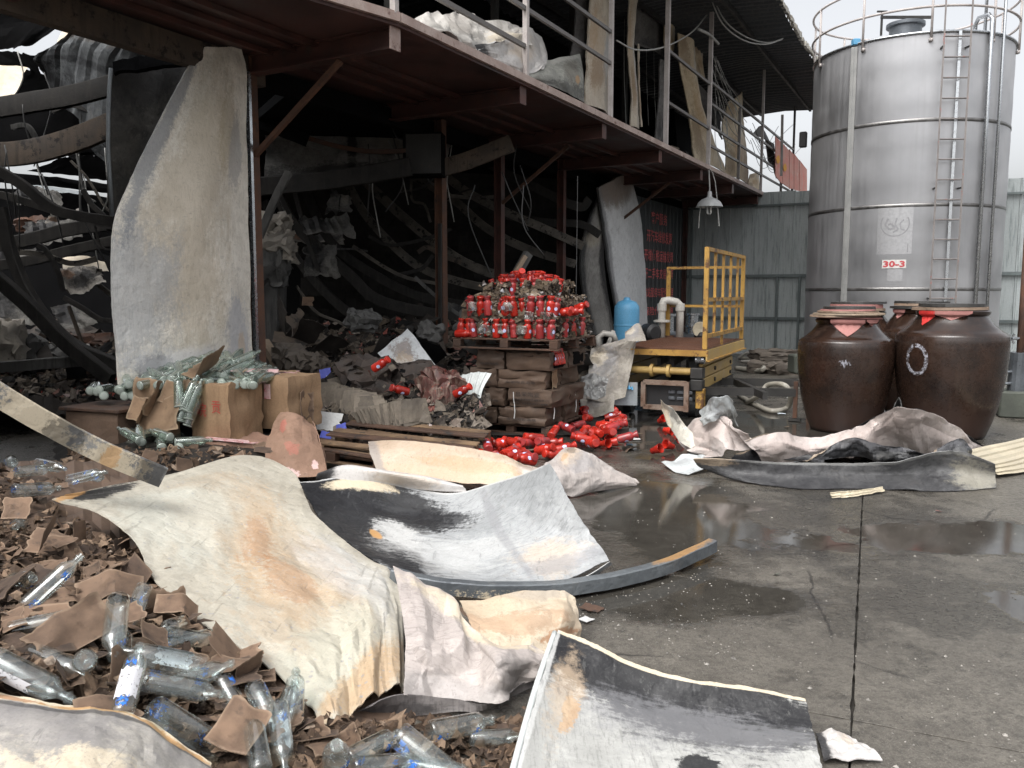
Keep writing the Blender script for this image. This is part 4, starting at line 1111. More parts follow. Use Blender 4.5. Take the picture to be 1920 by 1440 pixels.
pallet('wooden_pallet', 'charred pallet on the ground under the tall carton stack', PP(-wP * .47, dP / 2, .005), -PA, 1.0, 1.05, ['wood'], .11)
def carton(label, loc, rz, size, mat, seed, dent=.012, name='carton', group=None, sag=0.0, tilt=(0, 0)):
    t = thing(name, label, 'carton', loc, rz, group); t.rotation_euler = (tilt[0], tilt[1], rz)
    b = softbox(size, seed, dent, 8, sag).obj('body', M[mat], t, local=True); smooth_by_angle(b, 50)
    return t, b
def side_text(body, t, size, x, z, w, h, mat, side='front', bold=.0):
    X, Y_, Z = size
    fn = (lambda a, b: Vector((x + a, -Y_ / 2 - .024, z + b))) if side == 'front' else (lambda a, b: Vector((X / 2 + .022, x + a, z + b)))
    vs, fs, tw, th = text_mesh(body, 1.0, bold); mb = MB(); mb.add([fn(v.x / tw * w, v.y / th * h) for v in vs], fs)
    return mb.obj('lettering', M[mat], t, local=True)
cw, cd, chh = .5, .36, .205
WORD = {0: ('bottom', 'standing on the pallet'), 1: ('second', ''), 2: ('third', ''), 3: ('top', '')}
rs = random.Random(5)
for L in range(4):
    z = .12 + L * (chh + .004)
    xs = [(-.36, .6), (-.83, .36)] if L % 2 == 0 else [(-.25, .56), (-.74, .36)]
    for k, (x, w) in enumerate(xs):
        for dcol in range(2):
            if dcol == 1 and k == 1: continue
            side = 'front right' if k == 0 and dcol == 0 else ('front left' if dcol == 0 else 'rear right')
            lab = 'wet brown carton, %s of the %s row in the stack' % (side, WORD[L][0])
            sz = (w - .015, .5, chh)
            t, b = carton(lab, PP(x + rs.uniform(-.02, .02) - (.03 if L == 3 else 0), .27 + dcol * .53 + rs.uniform(-.015, .015), z), -PA + rs.uniform(-.04, .04), sz, 'card_wet', 20 + L * 7 + k * 3 + dcol, .03, group='wet cartons stacked between two pallets', sag=.012)
            if dcol == 0 and k == 0 and L in (1, 3): pass
            if dcol == 0 and k == 0:
                if L == 1:
                    side_text('昌荣陶瓷', t, sz, -.02, .145, .3, .05, 'blackprint'); side_text('安徽省景德镇陶瓷酒瓶有限公司', t, sz, .02, .085, .46, .026, 'blackprint'); side_text('TEL 0558-4911888', t, sz, .02, .045, .42, .02, 'blackprint')
                elif L in (0, 2): side_text('安徽陶瓷酒瓶', t, sz, .0, .07, .36, .03, 'blackprint')
                if L == 0: side_text('陶瓷', t, sz, .0, .13, .14, .06, 'blackprint', 'right'); side_text('小心轻放', t, sz, .0, .06, .26, .03, 'blackprint', 'right')
            if dcol == 0 and k == 1: side_text('陶瓷酒瓶', t, sz, .0, .06, .24, .026, 'blackprint')
            if L == 3 and k == 0:
                MB().box((sz[0] / 2 + .004, 0, .1), (.012, .3, .15)).obj('opening_shade', M['soot'], t, local=True)  # black slab stands in for the shaded inside of the burnt carton
            if L == 2 and k == 0 and dcol == 0:
                f = scrap_mb(.16, .22, 44, .02); f.v = [Vector((sz[0] / 2 + .02 + p.z + .01, p.x - .05, .1 + p.y)) for p in f.v]; f.obj('hanging_flap', M['scrap_tan'], t, local=True)
up = pallet('wooden_pallet', 'dark pallet resting high on the wet cartons, loaded with red bottles', PP(-.52, .5, .975), -PA, 1.32, 1.2, ['wood'], .125)

# red bottles: glossy, wide cap
def red_bottle_parts(soot=False):
    body = MB(); body.lathe([(.038, 0), (.044, .006), (.0455, .02), (.0455, .13), (.042, .148), (.03, .16), (.027, .166), (.027, .174), (.03, .176)], 16); body.smooth = True
    cap = MB(); cap.lathe([(.031, .174), (.034, .176), (.034, .19), (.04, .194), (.04, .208), (.036, .212), (0, .213)], 16); cap.smooth = True
    em = MB(); n = 10; vs = [Vector((.0395 * math.cos(-.0), -.0, .1))]
    vs = []
    for q in range(n):
        a = 2 * math.pi * q / n; th = -math.pi / 2 + .42 * math.cos(a); zz = .085 + .022 * math.sin(a); vs.append(Vector((.0465 * math.cos(th), .0465 * math.sin(th), zz)))
    vs.append(Vector((0, -.0472, .1)))
    em.add(vs, [(q, (q + 1) % n, n) for q in range(n)])
    return body, cap, em
_b, _c2, _e = red_bottle_parts()
RB = {}
for key, mt in (('redglass', 'redglass'), ('redsoot', 'redsoot')):
    me = _b.mesh('red_bottle_body', M[mt]); me2 = _c2.mesh('red_bottle_cap', M[mt]); me3 = _e.mesh('red_bottle_emblem', M['emblem'])
    for m_ in (me, me2): m_.set_sharp_from_angle(angle=R(35))
    RB[key] = (me, me2, me3)
cupm = MB(); cupm.lathe([(.024, 0), (.027, .004), (.028, .03), (.034, .05), (.042, .1), (.0425, .104), (.040, .1), (.031, .05), (.02, .012), (0, .01)], 18); cupm.smooth = True
CUP = cupm.mesh('red_cup', M['redglass'])
def axis_rot(ax):
    return Vector((0, 0, 1)).rotation_difference(Vector(ax).normalized())
def red_bottle(loc, ax, label, group, sc=1.0, kind='redglass', spin=0.0):
    t = thing('red_bottle', label, 'bottle', loc, 0, group)
    t.rotation_mode = 'QUATERNION'
    from mathutils import Quaternion
    t.rotation_quaternion = axis_rot(ax) @ Quaternion((0, 0, 1), spin); t.scale = (sc, sc, sc)
    a, b, c = RB[kind]; link('body', a, t); link('cap', b, t); link('emblem', c, t)
    return t
def red_cup(loc, ax, label, group, sc=1.0):
    o = link('red_cup', CUP); o.location = loc; o.rotation_mode = 'QUATERNION'; o.rotation_quaternion = axis_rot(ax); o.scale = (sc, sc, sc)
    return tag(o, label, 'cup', group)
# upper load: tiers of pulped cartons with bottles standing in them
def pulp_tier(cx, cy, z, rx, ry, h, seed, label):
    n, m_ = 96, 7; mb = MB(); vs = []; fs = []
    prof = [(1.0, 0), (1.02, .12), (.93, .3), (.9, .5), (.96, .72), (.99, .88), (.8, 1.0)]
    for k, (r, q) in enumerate(prof):
        for i in range(n):
            a = 2 * math.pi * i / n; ca, sa = math.cos(a), math.sin(a)
            e = (abs(ca) ** 5 + abs(sa) ** 5) ** (-1 / 5)
            w = 1 + .16 * mnoise.noise(Vector((ca * 3, sa * 3, seed + k * .8))) + .16 * mnoise.noise(Vector((ca * 9, sa * 9, seed + k * 2)))
            p = PP(cx + rx * ca * e * r * w, cy + ry * sa * e * r * w, z + h * q + .02 * mnoise.noise(Vector((ca * 6, sa * 6, k))))
            vs.append(p)
    for k in range(len(prof) - 1):
        for i in range(n): fs.append((k * n + i, k * n + (i + 1) % n, (k + 1) * n + (i + 1) % n, (k + 1) * n + i))
    fs.append(tuple(range((len(prof) - 1) * n, len(prof) * n))); fs.append(tuple(reversed(range(n))))
    mb.add(vs, fs); o = mb.obj('soaked_carton_layer', M['pulp']); tag(o, label, 'carton layer', 'layers of soaked cartons on the upper pallet')
    return o
pulp_tier(-.52, .52, 1.1, .56, .5, .25, 2, 'lowest layer of torn soaked cartons on the upper pallet')
pulp_tier(-.53, .52, 1.345, .53, .47, .23, 5, 'middle layer of torn soaked cartons between red bottles')
pulp_tier(-.5, .52, 1.565, .38, .36, .12, 9, 'top layer of torn soaked cartons under the crown of red caps')
GRP = 'red bottles standing in the soaked load'
def put(x, y, z, ax=(0, 0, 1), lab='red bottle standing in the soaked carton load on the pallet', sc=1.0, kind='redglass'):
    a = Vector(ax); wa = PN * a.x + PE * a.y + Vector((0, 0, a.z))
    f = math.atan2(-PK.y, -PK.x)
    return red_bottle(PP(x, y, z), wa, lab, GRP, sc, kind, rs.uniform(-1.6, 1.6) - PA * .5)
for k, (x, kd) in enumerate([(-1.1, 0), (-.99, 0), (-.92, 1), (-.63, 0), (-.53, 0), (-.42, 1), (-.26, 0), (-.1, 1), (.03, 1)]):
    put(x, -.03 + rs.uniform(-.02, .02), 1.105, (rs.uniform(-.12, .12), rs.uniform(-.15, .05), 1), kind='redsoot' if kd else 'redglass')
put(-1.14, -.08, 1.14, (1, .1, .03)); put(.06, .25, 1.11, (.1, 0, 1), kind='redsoot'); put(.07, .5, 1.11, (-.05, 0, 1)); put(.07, .75, 1.11, (.05, .1, 1), kind='redsoot')
for k, (x, kd) in enumerate([(-.98, 1), (-.86, 0), (-.75, 1), (-.53, 0), (-.42, 0), (-.24, 1), (-.12, 1), (0.0, 0)]):
    put(x, .0 + rs.uniform(-.02, .02), 1.35, (rs.uniform(-.15, .15), rs.uniform(-.25, .1), 1), sc=1.05, kind='redsoot' if kd else 'redglass')
for k in range(16): put(-1.08 + k * .075 + rs.uniform(-.02, .02), .02 + rs.uniform(-.03, .05), rs.choice([1.12, 1.36]), (rs.uniform(-.3, .3), rs.uniform(-.5, .1), 1), lab='red bottle leaning half hidden in the soaked carton load', kind=rs.choice(['redsoot', 'redsoot', 'redglass']), sc=rs.uniform(.85, 1.0))
for y in (.12, .26, .4, .56): put(.02 + rs.uniform(-.03, .03), y, 1.36 + rs.uniform(0, .08), (1, rs.uniform(-.5, .2), rs.uniform(-.3, .4)), lab='red bottle lying at the right side of the pallet load', kind='redglass')
for k in range(40):
    a = 2 * math.pi * (k % 14) / 14 + rs.uniform(-.2, .2); r = (.36 if k < 14 else (.26 if k < 28 else .13)) * rs.uniform(.85, 1.1)
    put(-.5 + r * math.cos(a), .5 + r * math.sin(a) * .95, 1.57 + (0 if k < 14 else .05 if k < 28 else .09), (.25 * math.cos(a) + rs.uniform(-.2, .2), .25 * math.sin(a) + rs.uniform(-.2, .2), 1), lab='red bottle in the crown on top of the pallet load', kind='redglass' if rs.random() < .75 else 'redsoot', sc=.95)
red_cup(PP(-.12, .1, 1.55), PN * .6 - PE * .7 + Vector((0, 0, -.1)), 'open red cup tipped outward at the right of the crown', None)
put(-.55, .35, 1.74, (.5, -.6, .5), lab='single red bottle tossed highest on the pallet load')
for x in (.035,):
    for q in range(4): red_bottle(PP(x - .02, .14 + q * .065, .80), PE * .1 + Vector((0, 0, 1)) + PN * -.22, 'red bottle showing through the burnt side of a carton', 'red bottles inside the split carton', .85)
# loose scraps in the load and strands of wrap
SCR = []
for k in range(12):
    me = board_mb(rs.uniform(.13, .26), rs.uniform(.1, .2), 60 + k, rs.uniform(.0, .03), rs.choice([0, 0, .5, -.7]), rs.choice([(1, 0, 0, 0), (1, 0, 1, 0), (0, 1, 1, 0), (1, 1, 0, 1)]), rs.choice([.004, .01, .018]), .004, 8).mesh('torn_board', None); SCR.append(me)
SCRM = {}
def scrap(loc, mt, rot, sc, label, group, name='torn_board'):
    mt = {'card': 'scrap_card', 'card_wet': 'scrap_wet', 'card_tan': 'scrap_tan'}.get(mt, mt)
    k = rs.randrange(12); key = (k, mt)
    if key not in SCRM:
        me = SCR[k].copy(); me.materials.append(M[mt]); me.polygons.foreach_set('use_smooth', [True] * len(me.polygons)); me.set_sharp_from_angle(angle=R(30)); SCRM[key] = me
    o = link(name, SCRM[key]); o.location = loc; o.rotation_euler = rot; o.scale = (sc, sc, sc)
    return tag(o, label, 'cardboard', group)
for k in range(120):
    z = rs.choice([1.12, 1.33, 1.36, 1.56, 1.6, 1.7]); f = rs.random(); r = .56 if z < 1.2 else (.52 if z < 1.5 else .36)
    if f < .6: p = PP(-.52 + rs.uniform(-r, r), .52 - (.5 if z < 1.5 else .36) + rs.uniform(-.05, .04), z)
    else: p = PP(-.52 + r + rs.uniform(-.04, .05), .5 + rs.uniform(-.45, .45), z)
    scrap(p, 'pulp' if rs.random() < .7 else 'card_wet', (rs.uniform(.6, 2.2), rs.uniform(-.5, .5), -PA + rs.uniform(-.5, .5)), rs.uniform(.4, .8), 'limp torn board hanging in the soaked pallet load', 'torn boards in the pallet load')
for k in range(7):
    x = rs.uniform(-1.05, .05); y = -.06; z = rs.choice([1.2, 1.35, 1.45])
    f = scrap_mb(.14, .1, 90 + k, .03); f.v = [PP(x + p.x, y - .02 + p.z, z + p.y) for p in f.v]
    tag(f.obj('wrap_film', M['film'], smooth=True), 'scrap of melted clear wrap between the red bottles', 'film', 'melted wrap on the pallet load')
def _load(rr):
    z = rr.uniform(1.1, 1.72); r = .56 if z < 1.36 else (.53 if z < 1.57 else .4); ry = .51 if z < 1.36 else (.48 if z < 1.57 else .37)
    f = rr.random()
    if z > 1.6 and f < .5: return PP(-.5 + rr.uniform(-.34, .34), .5 + rr.uniform(-.3, .3), 1.69 + rr.uniform(-.03, .03)), Vector((0, 0, 1))
    if f < .65: return PP(-.52 + rr.uniform(-r, r), .52 - ry - rr.uniform(-.03, .05), z), -PE
    return PP(-.52 + r + rr.uniform(-.03, .05), .52 + rr.uniform(-ry, ry), z), PN
flakes('pulp_shreds', 'brown grey pulp shreds clinging between the red bottles of the load', _load, 1500, .035, .09, 'flake_pulp', seed=4)
for k, x in enumerate((-.42, .0, .012)):
    y = -.03 if k == 0 else (.12 if k == 1 else .75)
    tag(MB().tube([PP(x + .01 * math.sin(q * 1.3), y, .2 + .075 * q) for q in range(5)], .006, 5).obj('strap', M['whitepaper']), ['white strap dangling on the front of the carton stack', 'white strap dangling at the near corner of the stack', 'white strap dangling at the right rear of the stack'][k], 'strap')

# ---------------------------------------------------------------- red bottles spilled on the ground
GR2 = 'red bottles spilled round the carton stack'
def spill(px, py, label='red bottle spilled on the ground right in front of the carton stack', z=.04, sc=1.0, kind=None):
    a = rs.uniform(0, 6.28); el = rs.uniform(-.1, .35)
    p = G(px, py, z); red_bottle(p, (math.cos(a), math.sin(a), el), label, GR2, sc, kind or ('redglass' if rs.random() < .68 else 'redsoot'), rs.uniform(0, 6))
for k in range(26): spill(rs.uniform(893, 1010), rs.uniform(828, 866) , z=rs.uniform(.04, .12))
for k in range(34):
    f = rs.random(); spill(lerp(1010, 1165, f) + rs.uniform(-15, 15), lerp(845, 800, f) + rs.uniform(-22, 22), 'red bottle spilled at the near right corner of the stack' if f < .5 else 'red bottle spilled between the stack and the puddle by the lift', z=rs.uniform(.04, .14))
for k in range(12): spill(rs.uniform(1085, 1150), rs.uniform(752, 800), label='red bottle spilled beyond the stack beside the lift wheel', z=rs.uniform(.04, .1))
for k in range(8): spill(rs.uniform(770, 880), rs.uniform(798, 828), label='red bottle caught under the broken pallet', z=rs.uniform(.05, .12))
for k in range(9):
    px, py = rs.uniform(1090, 1170), rs.uniform(775, 835); a = rs.uniform(0, 6.28)
    red_cup(G(px, py, .05), (math.cos(a), math.sin(a), rs.uniform(-.2, .6)), 'red flared cup in the spill right of the stack', 'red cups in the spill', rs.uniform(1.0, 1.3))
for k, (px, py, lab) in enumerate([(1222, 846, 'single red cup lying apart on the wet ground'), (1245, 806, 'red cup by the crumpled white panel'), (1268, 820, 'red cup partly under the crumpled white panel edge'), (1236, 790, 'red cup standing in the dark puddle under the lift'), (1262, 838, 'red cup touching the grey fold of the crumpled panel')]):
    red_cup(G(px, py, .045), (rs.uniform(-1, 1), rs.uniform(-1, .2), rs.uniform(0, .5)), lab, None, 1.15)
for k in range(26):
    px, py = (rs.uniform(1060, 1190), rs.uniform(760, 845)) if k < 18 else (rs.uniform(880, 1000), rs.uniform(835, 870))
    scrap(G(px, py, rs.uniform(.02, .06)), 'pulp' if rs.random() < .6 else 'card_wet', (rs.uniform(-.5, .5), rs.uniform(-.5, .5), rs.uniform(0, 6)), rs.uniform(.5, 1.1), 'soaked torn board among the spilled red bottles', 'torn boards in the red spill')

# ---------------------------------------------------------------- hanging yard lamp
lpz = FX(1330, 385, 2.15); lamp = thing('hanging_lamp', 'grey bell shaded lamp hanging on wires under the balcony edge', 'lamp', lpz)
mb = MB(); mb.lathe([(.03, .16), (.06, .155), (.15, .12), (.22, .06), (.265, -.02), (.27, -.035), (.262, -.033), (.215, .05), (.15, .105), (.05, .14), (0, .145)], 30); smooth_by_angle(mb.obj('shade', M['lampwhite'], lamp, local=True), 50)
mb = MB(); mb.lathe([(0, .28), (.035, .275), (.045, .25), (.045, .19), (.06, .155)], 16); smooth_by_angle(mb.obj('socket', M['lampwhite'], lamp, local=True), 40)
for q in range(4):
    a = q * math.pi / 2 + .4; x, y = .045 * math.cos(a), .045 * math.sin(a)
    MB().tube([(x, y, .08), (x, y, -.15), (x * .4, y * .4, -.17)], .016, 8).obj('lamp_tube', M['tube'], lamp, local=True, smooth=True)
MB().tube([(0, 0, .05), (0, 0, -.02)], .07, 14).obj('ballast', M['lampwhite'], lamp, local=True)
top = FX(1329, 316, 1.98) - lpz
MB().tube([(0, 0, .27), top * .5 + Vector((.012, 0, 0)), top], .014, 6).obj('cord', M['wire'], lamp, local=True)
MB().tube([(.14, -.06, .1), (.1, -.03, .45), (.05, 0, top.z * .8), top + Vector((.02, 0, 0))], .008, 5).obj('cord', M['wire'], lamp, local=True)
MB().tube([(.14, -.06, .05), (.17, -.06, -.2), (.19, -.06, -.42)], .013, 6).obj('dangling_cord', M['wire'], lamp, local=True)
MB().tube([(-.18, -.03, .0), (-.2, -.03, -.2), (-.21, -.03, -.46)], .009, 6).obj('dangling_cord', M['wire'], lamp, local=True)

# ---------------------------------------------------------------- pump set behind the lift
bt = thing('pressure_tank', 'light blue pressure tank beside the hanging white panel', 'tank', Vector(((1176 - 960) / FPX * 13.6, 13.7, .34)))
MB().lathe([(.16, -.34), (.16, .0), (.12, .02), (0, .02)], 20).obj('stand', M['blacksteel'], bt, local=True)
mb = MB(); mb.lathe([(.1, .02), (.12, .25), (.17, .3), (.205, .4), (.21, .5), (.21, .98), (.2, 1.05), (.15, 1.12), (.06, 1.15), (.05, 1.19), (0, 1.2)], 28); smooth_by_angle(mb.obj('body', M['blue'], bt, local=True), 40)
mb = MB(); mb.lathe([(.212, .72), (.216, .73), (.216, .745), (.212, .755)], 28); mb.obj('seam_band', M['blue'], bt, local=True)
ves = thing('pump_vessel', 'grey steel pump vessel lying behind the scissor lift', 'vessel', Vector(((1285 - 960) / FPX * 13.9, 14.0, .0)), -R(64))
mb = MB(); Mx = Matrix.Rotation(R(90), 3, 'Y')
mb.lathe([(0, -.62), (.12, -.6), (.2, -.54), (.235, -.45), (.235, .45), (.2, .55), (.12, .61), (0, .63)], 28, c=(0, 0, .72), M=Mx); smooth_by_angle(mb.obj('body', M['darksteel'], ves, local=True), 40)
for x in (-.3, .3): MB().box((x, 0, .25), (.08, .3, .5)).obj('stand', M['blacksteel'], ves, local=True)
mb = MB(); mb.lathe([(.09, 0), (.09, .14), (.13, .145), (.13, .17), (.09, .175), (.09, .34), (.12, .345), (.12, .37), (0, .38)], 20, c=(.22, 0, .9)); mb.obj('sight_tower', M['steel'], ves, local=True)
mb = MB(); mb.lathe([(.08, 0), (.08, .3), (.15, .31), (.15, .35), (.0, .36)], 20, c=(-.42, 0, .9)); mb.obj('riser', M['steel'], ves, local=True)
pv = Vector(((1240 - 960) / FPX * 13.2, 13.2, 0))
pp = thing('plastic_pipe', 'white plastic pipe bent over at the black pump', 'pipe', pv)
mb = MB(); mb.tube([(0, 0, .75), (0, 0, 1.42), (.02, 0, 1.48), (.1, 0, 1.49), (.24, 0, 1.46), (.29, 0, 1.42), (.29, 0, .85)], .06, 12); mb.obj('pipe_run', M['pvc'], pp, local=True, smooth=True)
for c in ((0, 0, 1.38), (.29, 0, 1.38)): MB().lathe([(.07, -.06), (.074, -.05), (.074, .05), (.07, .06)], 14, c=c).obj('elbow_collar', M['pvc'], pp, local=True)
MB().lathe([(.11, -.02), (.13, -.015), (.13, .015), (.11, .02)], 18, c=(0, 0, 1.16)).obj('flange', M['pvc'], pp, local=True)
bp = thing('pump', 'black round faced pump standing under the white plastic pipe', 'pump', pv + Vector((-.2, -.1, 0)))
mb = MB(); mb.lathe([(0, -.12), (.13, -.12), (.145, -.09), (.145, .1), (.1, .14), (0, .14)], 24, c=(0, 0, .98), M=Matrix.Rotation(R(90), 3, 'X') @ Matrix.Rotation(.5, 3, 'Y')); smooth_by_angle(mb.obj('housing', M['rubber'], bp, local=True), 40)
mb = MB(); mb.lathe([(.15, 0), (.15, .82), (.13, .86), (0, .86)], 20, c=(-.02, .05, 0)); smooth_by_angle(mb.obj('motor', M['rubber'], bp, local=True), 40)
gg = thing('pressure_gauge', 'pale round gauge face beside the yellow rail post', 'gauge', pv + Vector((.66, .2, 0)))
mb = MB(); mb.lathe([(.0, -.03), (.12, -.03), (.125, .03), (.11, .032), (0, .02)], 24, c=(0, 0, 1.02), M=Matrix.Rotation(R(90), 3, 'X')); mb.obj('face', M['creamcorr'], gg, local=True)
mb = MB(); mb.lathe([(.0, -.1), (.12, -.1), (.14, .04), (.1, .1), (0, .1)], 20, c=(.06, .05, .88)); mb.obj('coupling', M['rubber'], gg, local=True); MB().tube([(0, .02, 0), (0, .02, .95)], .03, 8).obj('stem', M['blacksteel'], gg, local=True)
tag(MB().tube([Y(1125, 660, 12.8), Y(1122, 632, 12.8), Y(1132, 625, 12.8), Y(1150, 628, 12.8), Y(1154, 640, 12.8)], .05, 10).obj('plastic_elbow', M['pvc'], smooth=True), 'white plastic elbow pipe beside the blue pressure tank', 'pipe')
tag(MB().tube([Y(1150, 620, 13), Y(1120, 700, 12.9), Y(1122, 760, 12.6)], .035, 8).obj('plastic_elbow', M['pvc'], smooth=True), 'white plastic drain pipe running down behind the pallet', 'pipe')

# hoses and sacks near the fence
def hose(pts, r, mat, label, n=10):
    P = [G(*p) for p in pts]; q = [cr(P, k / (len(P) * 6)) for k in range(len(P) * 6 + 1)]
    for p in q: p.z = max(p.z, r)
    return tag(MB().tube(q, r, n).obj('hose', M[mat], smooth=True), label, 'hose')
hose([(1385, 742, .03), (1440, 770, .03), (1475, 765, .05), (1482, 740, .25), (1470, 722, .38), (1440, 722, .34), (1425, 740, .2), (1400, 755, .03)], .035, 'hose', 'pale hose looped beside the outrigger')
hose([(1482, 722, .03), (1500, 710, .1), (1512, 695, .25)], .022, 'pvc', 'thin white tube rising beside the left jar')
hose([(1380, 690, .05), (1420, 695, .05), (1432, 690, .12), (1425, 678, .12), (1390, 672, .05)], .05, 'hose', 'thick beige hose coiled behind the lift')
hose([(1385, 672, .05), (1400, 662, .2), (1416, 665, .2), (1420, 676, .1), (1390, 678, .03)], .035, 'pvc', 'white hose coil beside the sack heap')
for k, (px, py, y, w) in enumerate([(1450, 683, 17.5, .95), (1475, 695, 16.8, .8), (1435, 692, 17, .7), (1462, 676, 18.2, .8)]):
    t = softbox((w, .5, .2), 200 + k, .07, 8, .05); a = rs.uniform(-.4, .4); Rm = Matrix.Rotation(a, 3, 'Z'); base = G(px, py + 6, 0); base.z = .0 if k != 1 else .0
    t.v = [base + Rm @ p + Vector((0, 0, .18 if k == 0 else .0)) for p in t.v]
    tag(smooth_by_angle(t.obj('filled_sack', M['sack']), 60), ['uppermost flattened grey sack by the fence', 'nearest flattened grey sack by the left jar', 'leftmost flattened grey sack beside the hose coil', 'rear flattened grey sack against the fence'][k], 'sack')
tag(MB().box(Y(1508, 682, 15.3) * 1 + Vector((0, 0, 0)), (.5, .4, .35), bev=.03).obj('concrete_block', M['cement']), 'mossy concrete block left of the tank', 'block')
b = G(1905, 785); tag(MB().box((b.x + .2, b.y + .2, .17), (.6, .5, .34), rz=-.4, bev=.02).obj('concrete_block', M['cement']), 'dark mossy concrete block at the right edge', 'block')
vt = thing('valve_stand', 'steel valve pipe standing at the right edge of the yard', 'valve', (b.x + .12, b.y + .2, .34))
MB().tube([(0, 0, 0), (0, 0, 2.3)], .045, 12).obj('pipe', M['rust'], vt, local=True, smooth=True); MB().tube([(-.02, 0, 0), (-.02, -.02, .5)], .11, 14).obj('pipe_sleeve', M['darksteel'], vt, local=True)
for a in (0, 1.05, 2.1): MB().bar((-.16 - .07 * math.cos(a), -.06, .68 - .07 * math.sin(a)), (-.16 + .07 * math.cos(a), -.06, .68 + .07 * math.sin(a)), .02, .02).obj('handwheel_spoke', M['steel'], vt, local=True)
MB().tube([(-.16, -.06, .68), (0, 0, .68)], .02, 8).obj('valve_stem', M['steel'], vt, local=True)
for z in (.2, .5): MB().tube([(-.35, -.1, z * .5), (0, 0, z * .5)], .02, 8).obj('drain_cock', M['steel'], vt, local=True)

# ================================================================ burnt roof and wall sheets on the ground
RUST = (.44, .25, .1); RUSTD = (.3, .13, .05); BLK = (.014, .014, .016); GRY = (.22, .22, .23); WHT = (.5, .5, .49); CRM = (.58, .5, .37); TAN = (.52, .4, .28)
M['s_cream'] = sheet_mat('cream_burnt_sheet', (.47, .44, .37), (.37, .34, .28), [
    (RUST, .42, .45, .2, .28, 1.2, .6, .2), (RUST, .62, .55, .2, .3, 1.3, .6, .22), (RUST, .8, .35, .2, .35, 1.3, .6, .2), (RUSTD, .52, .5, .07, .12, 1.3, .5, .4), (RUSTD, .66, .45, .08, .1, 1.4, .4, .35),
    ((.55, .56, .5), .3, .3, .2, .3, 1.0, .9, .5), ((.52, .53, .55), .75, .75, .16, .2, 1.0, .9, .4), (BLK, .06, .55, .06, .5, .6, .4, .95), (RUST, .015, .5, .02, .6, .5, .6, .9),
    ((.5, .5, .42), .88, .3, .12, .4, 1.0, .9, .6), (RUST, .97, .5, .04, .6, .8, .7, .5)], .5, 0, .75, (.32, .31, .31), tone=.7)
def pl_pts(lst, a, b, c):
    """points of one flat sheet through a, b, c"""
    a, b, c = G(*a), G(*b), G(*c); nn = (b - a).cross(c - a).normalized(); o = Vector((0, 0, EYE)); r = []
    for p in lst:
        d = _ray(p[0], p[1]); q = o + d * ((a - o).dot(nn) / d.dot(nn))
        r.append(q + Vector((0, 0, p[2] if len(p) > 2 else 0)))
    return r
# big cream sheet lying over the carton pile
_pl = ((100, 936, .57), (500, 850, .42), (606, 1366, .13))
A_ = pl_pts([(98, 936), (180, 962), (250, 1012), (287, 1080), (350, 1150), (450, 1216), (555, 1290), (606, 1366)], *_pl)
C_ = pl_pts([(130, 927), (310, 891), (455, 853), (545, 880), (590, 965), (680, 1040), (748, 1095), (763, 1285)], *_pl)
M1 = [A_[k].lerp(C_[k], .34) + Vector((0, 0, [.0, .0, -.01, -.015, -.005, .012, .02, .01][k])) for k in range(8)]
M2 = [A_[k].lerp(C_[k], .68) + Vector((0, 0, [.0, .0, .005, -.01, .0, .015, .03, .02][k])) for k in range(8)]
tag(sheet('burnt_sheet', M['s_cream'], [A_, M1, M2, C_], nu=130, nv=100, amp=.022, size=.3, soft=.008, jag=.006, seed=3, fold=.3, thick=.006, sharp=20, grad=lambda u, v: .35 + .9 * max(0, u - .5) / .5), 'large cream speckled burnt sheet draped over the carton pile', 'metal sheet')
# pinkish folded sheet beside it
M['s_pink'] = sheet_mat('pink_grey_sheet', (.47, .42, .39), (.36, .32, .3), [((.32, .3, .29), .35, .95, .6, .2, .6, .8, .6), (CRM, .55, .1, .5, .12, .8, .8, .7), ((.26, .24, .23), .75, .6, .12, .25, 1.0, .7, .5)], .5, grain=(1, 6, 1))
T = gz([(737, 1070, .33), (790, 1093, .31), (845, 1120, .27), (872, 1160, .22), (930, 1205, .18), (985, 1215, .15), (1035, 1232, .12)])
Mm = gz([(758, 1180, .25), (800, 1195, .24), (850, 1215, .2), (890, 1235, .16), (930, 1240, .2), (985, 1245, .13), (1010, 1250, .1)])
B = gz([(762, 1300, .12), (800, 1305, .08), (850, 1312, .05), (900, 1322, .04), (945, 1312, .06), (970, 1290, .05), (1012, 1268, .06)])
pk = tag(sheet('folded_sheet', M['s_pink'], [T, Mm, B], nu=90, nv=64, amp=.035, size=.2, soft=.01, jag=.005, seed=5, sharp=12, fold=.35), 'crumpled pinkish grey sheet folded against the cream speckled sheet', 'metal sheet')
M['s_under'] = sheet_mat('shade_toned_underside', (.24, .22, .21), (.12, .11, .11), [(BLK, .2, .7, .3, .4, .6, .8, .6)], .55, grain=(6, 1, 1))  # darker colour carries the shading of the fold's turned-under side
sheet('folded_under_lip', M['s_under'], [gz([(700, 1325, .1), (762, 1298, .11), (850, 1308, .06), (930, 1316, .05), (1000, 1275, .06)]), gz([(640, 1358, .03), (745, 1340, .02), (850, 1332, .015), (930, 1326, .015), (1008, 1290, .02)])], pk, nu=30, nv=10, amp=.015, size=.15, seed=7)
